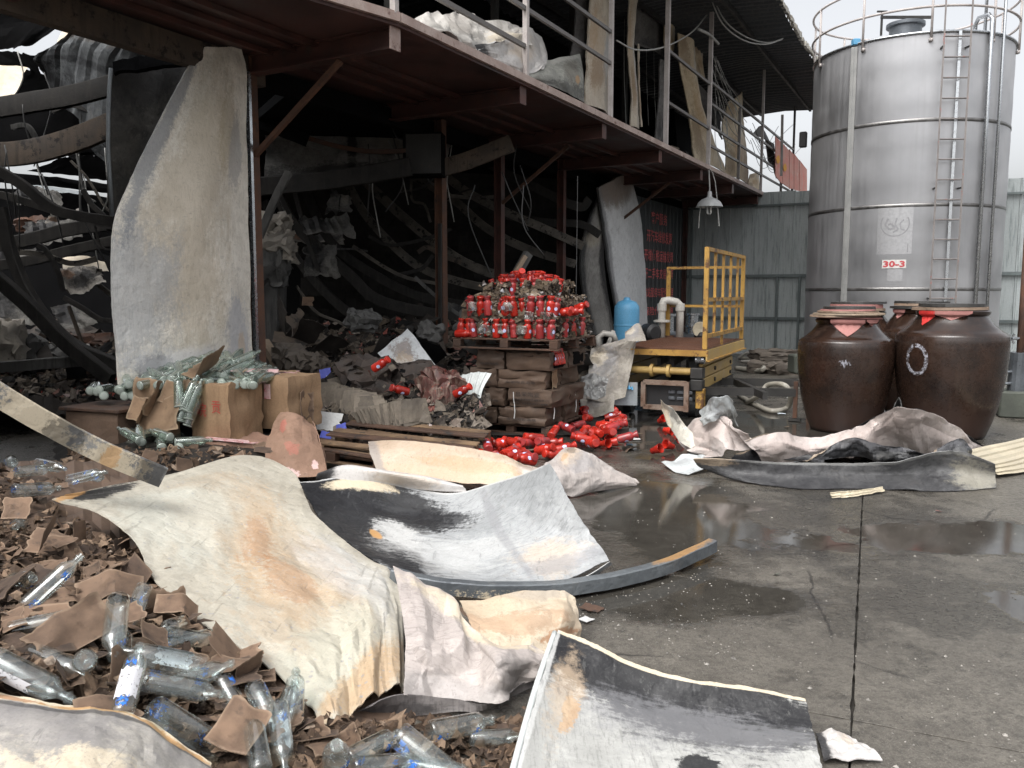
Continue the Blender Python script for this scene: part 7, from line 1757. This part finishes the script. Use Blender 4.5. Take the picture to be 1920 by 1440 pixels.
rib([(-30, 500, 9.8), (50, 570, 9.7), (120, 640, 9.6), (210, 712, 9.4)], 9.6, .08, 'charred', 'outer of two curved steel ribs in the left opening')
rib([(-20, 310, 10.4), (40, 345, 10.4), (110, 395, 10.4), (215, 415, 10.3)], 10.4, .06, 'charred', 'dark bent purlin dipping to the cream panel')
rib([(-20, 360, 11), (40, 375, 11), (120, 400, 11), (215, 425, 11)], 11, .05, 'charred', 'thin bent purlin under the dipping one')
rib([(-20, 205, 11.5), (60, 192, 11.5), (140, 178, 11.5), (215, 158, 11.5)], 11.5, .13, 'charred', 'thick sooty roof beam high in the left opening')
rib([(-20, 292, 11), (60, 284, 11), (140, 262, 11), (215, 232, 11)], 11, .15, 'burnt_beam', 'brown scorched roof beam below the thick sooty one')
rib([(-20, 462, 12), (60, 448, 12), (130, 430, 12), (220, 418, 12)], 12, .09, 'charred', 'charred purlin stack behind the ribs')
rib([(-20, 500, 12), (60, 488, 12), (130, 470, 12), (220, 450, 12)], 12, .07, 'charred', 'lower charred purlin behind the ribs')
rib([(-20, 690, 10.5), (80, 682, 10.5), (215, 672, 10.5)], 10.5, .07, 'sootgrey', 'flat grey steel bar low in the left opening')
rib([(480, 222, 12), (520, 236, 12), (575, 258, 12), (640, 276, 12), (700, 284, 12), (770, 282, 12)], 12, .03, 'rust', 'rusty pipe hung across the middle bay', None, 'hanging_pipe', .03)
rib([(480, 225, 11.9), (520, 240, 11.9), (575, 262, 11.9)], 11.9, .09, 'soot', 'lagged black end of the rusty pipe', None, 'pipe_lagging', .07)
rib([(486, 445, 10.3), (515, 375, 10.3), (542, 322, 10.3)], 10.3, .045, 'sootgrey', 'grey bar leaning behind the left post', None, 'leaning_bar', .03)
rib([(870, 640, 11.4), (940, 560, 11.6), (990, 475, 11.8)], 11.6, .06, 'sootgrey', 'split grey timber leaning behind the red load', None, 'leaning_bar', .05)
rib([(880, 612, 11.5), (920, 585, 11.5), (985, 480, 11.7)], 11.6, .03, 'ply', 'pale splinter beside the leaning split timber', None, 'leaning_bar', .03)
rib([(495, 640, 10.2), (510, 665, 10.1), (530, 700, 10)], 10, .04, 'ply', 'pale half burnt board behind the taped carton', None, 'leaning_bar', .06)
# twisted bars, wires and crumpled plates of the collapse
rw = random.Random(77)
for k in range(34):
    left = k < 18
    x0, y0 = (rw.uniform(-20, 200), rw.uniform(200, 680)) if left else (rw.uniform(500, 1080), rw.uniform(300, 600))
    L_q = rw.uniform(60, 190); a = rw.uniform(-.5, 1.3); dx, dy = math.cos(a) * L_q, math.sin(a) * L_q
    x1 = min(x0 + dx, 216) if left else x0 + dx
    d0 = rw.uniform(10.8, 13) if left else rw.uniform(12.8, 15)
    pts = [(x0, y0), (x0 + (x1 - x0) * .35 + rw.uniform(-14, 14), y0 + dy * .3 + rw.uniform(-16, 22)), (x0 + (x1 - x0) * .7 + rw.uniform(-10, 10), y0 + dy * .7 + rw.uniform(-10, 20)), (x1, y0 + dy)]
    rib(pts, d0, rw.uniform(.012, .04), rw.choice(['charred', 'ribsteel', 'sootgrey', 'burnt_beam']), 'thin twisted bar tangled in the left opening' if left else 'thin twisted bar tangled in the dark middle bay', 'twisted bars of the collapse', 'twisted_bar', rw.uniform(.012, .03))
for k in range(26):
    left = k % 2 == 0; x0, y0 = (rw.uniform(0, 210), rw.uniform(90, 400)) if left else (rw.uniform(500, 1060), rw.uniform(230, 360)); d0 = rw.uniform(10.5, 13.5)
    P_ = [Y(x0, y0, d0), Y(x0 + rw.uniform(-15, 25), y0 + rw.uniform(40, 90), d0), Y(x0 + rw.uniform(-20, 50), y0 + rw.uniform(100, 190), d0 + .2)]
    tag(MB().tube([cr(P_, q / 10) for q in range(11)], .009, 5).obj('hanging_wire', M['darkwire' if k % 3 else 'wire'], smooth=True), 'burnt wire dangling in the left opening' if left else 'burnt wire dangling in the middle bay', 'wire', 'burnt wires in the hall')
for k in range(16):
    left = k < 7; px, py = (rw.uniform(0, 190), rw.uniform(370, 650)) if left else (rw.uniform(505, 1060), rw.uniform(400, 640)); w, h, d0 = rw.uniform(45, 110), rw.uniform(25, 70), (rw.uniform(12, 14.5) if left else rw.uniform(13, 16))
    if left: px = min(px, 200 - w * .5)
    sk_ = rw.uniform(-25, 25)
    tag(sheet('buckled_plate', M[rw.choice(['s_sootA', 's_sootB'])], [yy([(px - w / 2 + sk_, py - h / 2, d0), (px + sk_, py - h / 2 + rw.uniform(-12, 12), d0 + .3), (px + w / 2 + sk_, py - h / 2 + rw.uniform(-15, 15), d0 + .1)]), yy([(px - w / 2, py + h / 2, d0 - .3), (px, py + h / 2 + rw.uniform(-12, 12), d0 - .1), (px + w / 2, py + h / 2 + rw.uniform(-15, 15), d0 - .3)])], nu=16, nv=12, amp=.07, size=.3, seed=300 + k, jag=.05, ribs=(.2, .03, 0) if k % 2 else None), 'buckled sooty plate wedged in the left opening' if left else 'buckled sooty plate in the dark middle bay', 'metal plate', 'buckled plates of the collapse')
# grey wall sheets hanging in the middle bay
M['s_soot'] = sheet_mat('soot_mottled_sheet', (.34, .33, .31), (.16, .16, .155), [(BLK, .1, .05, .5, .25, 1, .9, .8), (BLK, .5, .5, .03, .8, .8, .6, .9), ((.34, .32, .28), .7, .3, .15, .25, 1.3, .8, .6), ((.3, .29, .27), .3, .8, .3, .15, 1.3, .8, .5), (BLK, .3, .95, .4, .2, 1.2, .8, .7)], .6, grain=(1, 1, 6))
tag(sheet('sooty_wall_sheet', M['s_soot'], [yy([(494, 215, 13), (580, 205, 13.1), (660, 200, 13.2), (740, 215, 13.3), (850, 250, 13.4)]), yy([(498, 280, 13), (580, 280, 13), (660, 275, 13.1), (740, 280, 13.2), (840, 290, 13.3)]), yy([(496, 336, 12.9), (580, 332, 12.9), (660, 318, 13), (740, 312, 13.1), (830, 310, 13.2)])], nu=50, nv=24, amp=.02, size=.3, soft=.05, seed=173, jag=.02), 'soot mottled grey wall sheet hanging high in the middle bay', 'wall sheet')
tag(sheet('broken_sheet', M['s_soot'], [yy([(620, 355, 14.2), (660, 372, 14.2)]), yy([(610, 400, 14.2), (658, 398, 14.2)])], nu=12, nv=10, amp=.05, size=.15, seed=175, jag=.06), 'small lit broken sheet hanging between the purlins', 'wall sheet')
# pale rubble heap behind the left post
M['ash'] = worn('pale_ash_rubble', (.42, .38, .32), (.14, .13, .12), .85, 0, 5, .9, 30, .9, patch=((.05, .045, .04), .6))
for k, (px, py, y, w, h) in enumerate([(510, 430, 12.5, .5, .4), (512, 462, 12.4, .55, .4), (505, 500, 12.4, .5, .6), (530, 475, 12.6, .3, .3)]):
    t = softbox((w, .4, h), 500 + k, .12, 9, 0, .06); base = Y(px, py, y); t.v = [base + p - Vector((0, 0, h / 2)) for p in t.v]
    tag(smooth_by_angle(t.obj('ash_lump', M['ash' if k in (0, 1, 3) else 'sootgrey']), 30), ['topmost pale ash lump behind the left post', 'second pale ash lump behind the left post', 'dark lump under the pale ash behind the left post', 'smaller pale ash lump right of the others'][k], 'rubble')
tag(MB().bar(Y(505, 500, 12.5), Y(500, 720, 12.5), .5, .4).obj('burnt_cabinet', M['sootgrey']), 'sooty cabinet carrying the pale ash lumps', 'cabinet')
# pale offcut among the bales, sacks
M['s_offw'] = sheet_mat('stained_white_offcut', (.58, .6, .61), (.48, .5, .51), [((.22, .18, .16), .35, .5, .3, .3, 1.2, .7, .8), (TAN, .5, .7, .2, .3, 1.2, .7, .5), ((.25, .2, .17), .8, .8, .3, .2, 1.2, .8, .7)], .45)
tag(sheet('white_offcut', M['s_offw'], [yy([(764, 616, 9.9), (790, 648, 9.8), (822, 692, 9.6)]), yy([(735, 640, 9.8), (765, 668, 9.7), (800, 702, 9.5)]), yy([(708, 662, 9.7), (735, 690, 9.6), (770, 712, 9.4)])], nu=24, nv=20, amp=.03, size=.22, seed=179, sharp=16), 'stained white offcut standing up behind the melted bales', 'metal sheet')
for k, (px, py, y, w) in enumerate([(675, 617, 11, .4), (800, 640, 10.4, .4), (560, 690, 9.8, .35), (590, 695, 9.9, .3), (540, 685, 10, .4)]):
    t = softbox((w, w * .7, w * .6), 600 + k, .06, 7, 0, .04); base = Y(px, py, y); a = rs.uniform(0, 3); Rm = Matrix.Rotation(a, 3, 'Z') @ Matrix.Rotation(.4, 3, 'X'); t.v = [base + Rm @ p for p in t.v]
    tag(smooth_by_angle(t.obj('crushed_box', M[['sootgrey', 'sootgrey', 'sack', 'sack', 'sack'][k]]), 26), ['crushed grey box deep in the dark bay', 'crushed grey box right of the white offcut', 'crushed tan box behind the taped carton', 'small crushed box beside the blue printed scrap', 'crushed box nearest the left post'][k], 'box')
sc_ = scrap2(Y(578, 565, 12.5), 'card', (1.2, 0, .2), .8, 'dim brown cardboard high in the dark rubble', None, 0, 12)
# electrical cabinet at the middle post
cb = thing('electrical_cabinet', 'dark electrical cabinet fixed at the middle post', 'cabinet', Y(795, 330, 12.0))
MB().box((0, .1, .3), (.56, .3, .6), rz=-FA * .2, bev=.01).obj('casing', M['soot'], cb, local=True)
MB().box((0, -.058, .3), (.5, .015, .54), rz=-FA * .2).obj('door', M['blacksteel'], cb, local=True)
tag(MB().tube([cr(yy([(735, 238, 12.2), (745, 258, 12.1), (765, 262, 12)]), k / 12) for k in range(13)], .012, 5).obj('cable', M['darkwire'], smooth=True), 'black cable drooping to the electrical cabinet', 'cable')

# ---------------------------------------------------------------- collapsed roof over the left hall, sky through its gaps
M['s_roofgrey'] = sheet_mat('grey_roof_plate', (.15, .16, .165), (.08, .085, .09), [(BLK, .1, .9, .3, .3, 1, .8, .9), ((.16, .13, .1), .4, .1, .5, .2, 1, .9, .6), (BLK, .5, .55, .6, .04, .8, .8, .6)], .6)
tag(sheet('roof_plate', M['s_roofgrey'], [yy([(105, 86, 12.5), (160, 40, 12), (245, 58, 11.5), (300, 75, 11.3)]), yy([(66, 104, 12.8), (130, 100, 12.4), (200, 120, 12), (300, 130, 11.6)]), yy([(70, 130, 13), (120, 200, 12.8), (190, 240, 12.5), (300, 250, 12)])], nu=30, nv=24, amp=.02, size=.5, soft=.05, seed=181, ribs=(.42, .03, 0), jag=.03), 'grey roof plate sagging behind the curled dark panel', 'roof plate')
tag(sheet('roof_plate', M['s_roofgrey'], [yy([(120, 205, 13.5), (170, 200, 13.5), (230, 190, 13.5)]), yy([(145, 250, 13.5), (180, 290, 13.5), (230, 330, 13.5)])], nu=16, nv=14, amp=.04, size=.4, seed=183, jag=.03), 'bluish grey roof plate fragment between the left beams', 'roof plate')
for k, (rows, lab) in enumerate([
    ([[(-40, -60, 12.5), (60, -40, 12.5), (140, 30, 12.5)], [(-40, 40, 12.5), (60, 30, 12.5), (125, 42, 12.5)], [(-40, 92, 12.5), (10, 92, 12.5), (58, 84, 12.5)]], 'black roof plate at the top left corner'),
    ([[(-40, 100, 13), (12, 96, 13), (66, 104, 13)], [(-40, 118, 13), (48, 124, 13), (75, 150, 13)], [(-40, 122, 13), (52, 126, 13), (40, 160, 13)]], 'black roof strip under the lit roof gap'),
    ([[(50, 130, 13.2), (100, 150, 13.2), (150, 220, 13.2)], [(20, 190, 13.2), (70, 210, 13.2), (150, 260, 13.2)], [(-40, 200, 13.2), (40, 260, 13.2), (150, 300, 13.2)]], 'torn black roof plate under the grey one'),
    ([[(-40, 215, 14), (70, 215, 14), (230, 250, 14)], [(-40, 270, 14), (80, 270, 14), (230, 290, 14)], [(-40, 318, 14), (70, 300, 14), (130, 290, 14)]], 'black roof plate filling the gap between two beams'),
    ([[(110, 296, 14.3), (170, 290, 14.3), (250, 290, 14.3)], [(70, 315, 14.3), (150, 325, 14.3), (250, 330, 14.3)], [(50, 321, 14.3), (140, 330, 14.3), (250, 345, 14.3)]], 'black roof strip above the bright slit'),
    ([[(-40, 320, 14.8), (60, 328, 14.8), (250, 350, 14.8)], [(-40, 340, 14.8), (100, 350, 14.8), (250, 368, 14.8)]], 'black roof strip below the bright slit'),
    ([[(-40, 352, 15), (100, 358, 15), (250, 375, 15)], [(-40, 420, 15), (100, 420, 15), (250, 420, 15)], [(-40, 475, 15), (100, 470, 15), (250, 480, 15)]], 'black fallen roof plate low in the left opening'),
    ([[(205, 95, 12.8), (260, 60, 12.8), (300, 60, 12.8)], [(205, 130, 12.8), (260, 120, 12.8), (300, 110, 12.8)]], 'black roof plate right of the second sky gap')]):
    tag(sheet('charred_roof_plate', M['soot'], [yy(r_) for r_ in rows], nu=20, nv=14, amp=.03, size=.4, soft=.03, seed=190 + k, jag=.05), lab, 'roof plate')
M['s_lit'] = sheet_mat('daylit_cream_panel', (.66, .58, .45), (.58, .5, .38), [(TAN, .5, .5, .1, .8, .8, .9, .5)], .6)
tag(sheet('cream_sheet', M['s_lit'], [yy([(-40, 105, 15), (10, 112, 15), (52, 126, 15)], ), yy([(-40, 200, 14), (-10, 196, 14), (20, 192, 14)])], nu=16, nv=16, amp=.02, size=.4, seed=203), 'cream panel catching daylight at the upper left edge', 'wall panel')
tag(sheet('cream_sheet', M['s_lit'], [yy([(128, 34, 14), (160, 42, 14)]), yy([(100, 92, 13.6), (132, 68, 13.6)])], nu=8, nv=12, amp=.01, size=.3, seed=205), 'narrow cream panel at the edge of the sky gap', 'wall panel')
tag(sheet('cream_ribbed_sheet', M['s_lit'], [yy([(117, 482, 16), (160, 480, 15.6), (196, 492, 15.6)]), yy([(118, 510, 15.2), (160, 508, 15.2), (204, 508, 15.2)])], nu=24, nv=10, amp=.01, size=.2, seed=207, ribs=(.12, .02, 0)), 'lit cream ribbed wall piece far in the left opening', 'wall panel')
for k, (px, py, y, w, h, mt, lab) in enumerate([(0, 640, 11, .55, .55, 'ash', 'pale scorched drum at the left edge'), (45, 665, 11.3, .5, .5, 'sootgrey', 'greyish bundle beside the scorched drum'), (95, 675, 11.5, .5, .35, 'sootgrey', 'crushed grey carton right of the bundle'), (180, 640, 12.5, .6, .2, 'rust', 'rusty debris near the foot of the cream panel'), (70, 425, 14.5, .6, .25, 'rust', 'rusty plate under the bent purlin'), (100, 430, 14.3, .4, .25, 'sootgrey', 'grey board beside the rusty plate')]):
    t = softbox((w, w * .7, h), 700 + k, .09, 7, 0, .04); base = Y(px, py, y); t.v = [base + p - Vector((0, 0, h / 2)) for p in t.v]
    tag(smooth_by_angle(t.obj('scorched_object', M[mt]), 30), lab, 'debris')
tag(MB().prism([Y(48, 343, 24), Y(160, 360, 24), Y(165, 372, 24), Y(60, 356, 24)], .05, (0, 1, 0)).obj('distant_roof', M['greybox']), 'sliver of grey blue roof seen through the left opening', 'roof')

# ================================================================ balcony: burnt panels hanging along the upper front
M['s_upA'] = sheet_mat('cream_brown_upper_panel', (.7, .63, .52), (.58, .5, .4), [(TAN, .5, .3, .4, .3, 1.2, .8, .6, 0, .3), ((.3, .2, .12), .7, .35, .15, .3, 1.2, .7, .6), ((.4, .43, .47), .55, .7, .25, .2, 1.1, .8, .6), (RUST, .3, .15, .2, .15, 1.2, .8, .35), ((.22, .19, .17), .9, .9, .2, .3, 1, .8, .5)], .5)
M['s_upB'] = sheet_mat('yellowed_upper_panel', (.74, .63, .46), (.6, .48, .32), [(RUST, .6, .5, .2, .3, 1.2, .8, .4), ((.28, .19, .12), .15, .2, .2, .25, 1.1, .7, .6), (WHT, .2, .8, .2, .2, 1, .8, .5), ((.3, .22, .15), .8, .15, .2, .15, 1.1, .7, .7)], .5)
M['s_upG'] = sheet_mat('grey_sooty_upper_panel', (.2, .19, .185), (.11, .105, .1), [(BLK, .5, 1, .8, .3, .8, .8, .9), (BLK, .8, .4, .2, .3, 1, .8, .6)], .6)
UP = 'burnt panels hanging along the balcony'
def upp(name, mt, L, Rr, t0, t1, label, seed, mid=.08, **kw):
    a, b = fx(L, t0 + .75), fx(Rr, t1 + .75); m_ = [p.lerp(q, .5) + FN * mid for p, q in zip(a, b)]
    return tag(sheet(name, M[mt], [a, m_, b], nu=44, nv=18, amp=.012, size=.3, soft=.02, seed=seed, thick=.03, jag=.008, **kw), label, 'wall panel', UP)
upp('upper_wall_sheet', 's_upA', [(1110, -40), (1104, 60), (1101, 130), (1096, 196)], [(1146, -40), (1144, 60), (1143, 130), (1142, 214)], .3, .25, 'broad cream brown panel left of the second tall rail post', 211)
upp('upper_wall_sheet', 's_upG', [(1082, -40), (1078, 60), (1070, 110), (1068, 170)], [(1106, -40), (1100, 60), (1096, 120), (1092, 185)], .0, .05, 'dim grey brown panel behind the broad cream one', 213)
upp('upper_wall_sheet', 's_upA', [(1180, -40), (1176, 40), (1176, 110), (1183, 180), (1180, 236)], [(1200, -40), (1188, 40), (1187, 110), (1194, 180), (1196, 242)], .2, .25, 'narrow whitish curled panel strip in the open upper front', 215, .03)
upp('upper_wall_sheet', 's_upG', [(1196, -20), (1190, 30), (1188, 70), (1190, 84)], [(1246, 30), (1246, 60), (1244, 90), (1244, 108)], -.1, -.1, 'grey sooty panel at the top of the open upper front', 217)
upp('upper_wall_sheet', 's_upA', [(1196, 82), (1197, 140), (1199, 200), (1201, 238)], [(1198, 82), (1199, 140), (1201, 200), (1203, 238)], .2, .2, 'thin bright metal strip next to the whitish curl', 219, .01)
upp('upper_wall_sheet', 's_upB', [(1246, 40), (1245, 60), (1244, 80), (1246, 100)], [(1264, 52), (1262, 70), (1262, 85), (1258, 100)], .15, .15, 'small scorched cream piece behind the third rail post', 221, .03)
upp('upper_wall_sheet', 's_upG', [(1238, 110), (1236, 180), (1232, 230), (1228, 262)], [(1246, 115), (1245, 180), (1244, 230), (1240, 270)], .1, .12, 'narrow blackened strip left of the third rail post', 223, .02)
upp('upper_wall_sheet', 's_upB', [(1270, 62), (1274, 130), (1290, 210), (1300, 300)], [(1300, 84), (1306, 150), (1324, 230), (1361, 326)], .35, .5, 'long yellowed panel leaning out behind the lamp post', 227, .1)
upp('upper_wall_sheet', 's_upB', [(1299, 84), (1302, 110), (1306, 140)], [(1318, 92), (1314, 115), (1320, 150)], .2, .2, 'short brown edged panel beside the long yellowed one', 229, .03)
upp('upper_wall_sheet', 's_upB', [(1366, 190), (1354, 240), (1362, 280), (1360, 326)], [(1392, 172), (1394, 230), (1400, 290), (1404, 346)], .3, .4, 'wavy cream panel behind the short rail post', 231, .08)
upp('upper_wall_sheet', 's_upG', [(1300, 150), (1310, 190), (1330, 230)], [(1345, 200), (1350, 240), (1352, 262)], -.3, -.2, 'dark brown panel deep behind the wavy cream one', 233, .03)
upp('upper_wall_sheet', 's_upB', [(1408, 326), (1404, 338), (1402, 350)], [(1424, 322), (1424, 340), (1425, 358)], .9, 1.0, 'small cream board standing at the far deck edge', 235, .02)
upp('upper_wall_sheet', 's_upG', [(1412, 250), (1430, 238), (1440, 300)], [(1450, 270), (1452, 300), (1456, 335)], .3, .5, 'charred panel near the pink banner', 237, .05)
# crumpled sheet and curved board on the balcony
M['s_bal'] = sheet_mat('pale_crumpled_sheet', (.5, .48, .45), (.4, .38, .35), [((.25, .23, .21), .5, .3, .15, .3, 1.1, .8, .6), (CRM, .85, .6, .15, .3, 1, .8, .6), (WHT, .6, .95, .4, .15, .8, .7, .8)], .5)
cs = tag(sheet('crumpled_balcony_sheet', M['s_bal'], [fx([(762, 38, 1.7), (810, 28, 1.7), (850, 22, 1.6), (900, 30, 1.6), (975, 45, 1.5)]), fx([(775, 45, 1.9), (830, 50, 1.9), (870, 65, 1.9), (920, 72, 1.85), (985, 62, 1.7)]), fx([(800, 55, 1.95), (850, 72, 1.95), (890, 95, 1.95), (930, 80, 1.93), (1000, 85, 1.8)])], nu=44, nv=24, amp=.05, size=.35, soft=.02, seed=241, sharp=16), 'crumpled pale sheet lying on the balcony at the top', 'metal sheet')
sheet('white_foam_back', M['s_white'], [fx([(888, 84, 1.9), (940, 78, 1.9), (985, 50, 1.6), (1015, 70, 1.5)]), fx([(890, 96, 1.93), (940, 105, 1.93), (990, 112, 1.9), (1026, 108, 1.7)]), fx([(900, 102, 1.94), (945, 122, 1.94), (990, 138, 1.93), (1020, 128, 1.9)])], cs, nu=24, nv=14, amp=.02, size=.2, seed=243)
M['s_log'] = sheet_mat('weathered_grey_board', (.36, .36, .32), (.22, .22, .2), [(BLK, .6, .9, .5, .3, 1.1, .8, .6), ((.12, .1, .08), .8, .4, .15, .3, 1.2, .6, .5), (RUST, .88, .6, .04, .1, .8, .5, .6), ((.5, .49, .45), .4, .05, .6, .1, .8, .7, .6)], .7, grain=(1, 1, 9))
tag(sheet('curved_board', M['s_log'], [fx([(962, 128, 1.8), (1010, 114, 1.7), (1050, 108, 1.6), (1087, 101, 1.5)]), fx([(990, 142, 1.95), (1030, 140, 1.92), (1060, 142, 1.88), (1093, 140, 1.8)]), fx([(1005, 152, 1.94), (1045, 165, 1.93), (1070, 178, 1.9), (1097, 192, 1.85)])], nu=36, nv=20, amp=.012, size=.4, soft=.02, seed=247), 'grey weathered board curled over on the balcony edge', 'board')
for k in range(16):
    px = rs.choice([rs.uniform(1190, 1300), rs.uniform(1260, 1300)]); py = 160 + (px - 1010) * .49 + rs.uniform(-8, 4); tt = rs.uniform(1.2, 1.85)
    p = FX(px, py, tt); p.z = max(ZD + .08, p.z)
    scrap2(p, rs.choice(['debris', 'paper', 'charred']), (rs.uniform(0, 1.2), rs.uniform(-.5, .5), rs.uniform(0, 6)), rs.uniform(.7, 1.3), 'burnt scrap lying along the balcony deck edge', 'burnt scraps on the balcony', 0, 12, 'burnt_scrap')
# pink banner boards at the far railing
for k, (xa, xb, ya, yb, yc, yd) in enumerate([(1453, 1465, 256, 268, 345, 330), (1466, 1478, 268, 282, 352, 344), (1479, 1487, 280, 290, 354, 354), (1488, 1497, 288, 300, 358, 356), (1498, 1512, 300, 318, 362, 358)]):
    bb = MB().prism([FX(xa, yd, 2.02), FX(xb, yc, 2.02), FX(xb, yb, 2.02), FX(xa, ya, 2.02)], .02, FN).obj('pink_board', M['pink'])
    tag(bb, ['nearest faded pink board on the far railing', 'second faded pink board on the far railing', 'narrow third faded pink board on the far railing', 'fourth faded pink board on the far railing', 'farthest faded pink board beside the tank'][k], 'banner', 'pink boards on the far railing')
    if k in (0, 1):
        c_ = FX((xa + xb) / 2, 300 + k * 15, 2.06); m2 = MB(); m2.add([c_ + FE * a + Vector((0, 0, b)) for a, b in ((-.3, 0), (-.1, .1), (.1, .14), (.3, .02), (.1, -.08), (-.12, -.1))], [(0, 1, 2, 3, 4, 5)]); m2.obj('orange_print', M['orange'], bb)
# wires
WG = 'loose wires along the balcony'
def wire(pts, label, r=.012, mat='wire', n=16):
    P = [FX(*p) for p in pts]; return tag(MB().tube([cr(P, k / n) for k in range(n + 1)], r, 5).obj('wire', M[mat], smooth=True), label, 'wire', WG)
wire([(1156, 76, 1.9), (1190, 93, 1.9), (1230, 92, 1.9), (1265, 80, 1.9), (1300, 58, 1.9), (1325, 28, 1.9)], 'pale cable slung between the tall balcony posts', .014)
wire([(1335, -10, 2), (1360, 40, 2.2), (1400, 70, 2.5), (1440, 80, 2.8), (1468, 72, 3)], 'upper of two pale cables sagging under the roof', .014)
wire([(1330, -10, 2), (1355, 45, 2.2), (1395, 76, 2.5), (1435, 83, 2.8), (1466, 74, 3)], 'lower of two pale cables sagging under the roof', .014)
wire([(1310, 55, 1.95), (1330, 65, 1.98), (1347, 82, 2)], 'short white conduit stub on the lamp post', .03)
for k in range(14):
    x0 = rs.uniform(1332, 1350); y0 = rs.uniform(90, 200); x1 = x0 + rs.uniform(10, 60); y1 = y0 + rs.uniform(60, 140)
    wire([(x0, y0, 1.9), ((x0 + x1) / 2 + rs.uniform(-12, 12), (y0 + y1) / 2 + rs.uniform(0, 25), 1.7), (x1, y1, 1.9)], 'thin tangled wire hanging beside the lamp post', .007)
for k in range(8):
    x0 = rs.uniform(1400, 1440); y0 = rs.uniform(230, 280); wire([(x0, y0, 1.9), (x0 + 25, y0 + rs.uniform(20, 70), 1.9), (x0 + rs.uniform(50, 80), y0 + rs.uniform(-10, 40), 1.9)], 'thin tangled wire near the pink boards', .007, 'darkwire')
for px in (1172, 1214, 1228):
    wire([(px, -10, .2), (px - 2, 120, .2), (px + 2, 235, .3)], 'thin wire hanging straight in the open upper front', .006)
bx_ = FX(1506, 262, 3.4); tag(MB().box(bx_, (.16, .12, .34), rz=-FA, bev=.02).obj('speaker_box', M['rubber']), 'small black box hung beside the tank under the roof', 'box')
tag(MB().bar(FX(1467, 215, 3.0), FX(1465, 330, 3.0), .05, .05, up=FN).obj('thin_post', M['grey_rail']), 'thin grey post behind the pink boards', 'post')

for _o in bpy.data.objects:
    if _o.parent is None and 'category' in _o.keys() and 'kind' not in _o.keys(): _o['kind'] = 'thing'
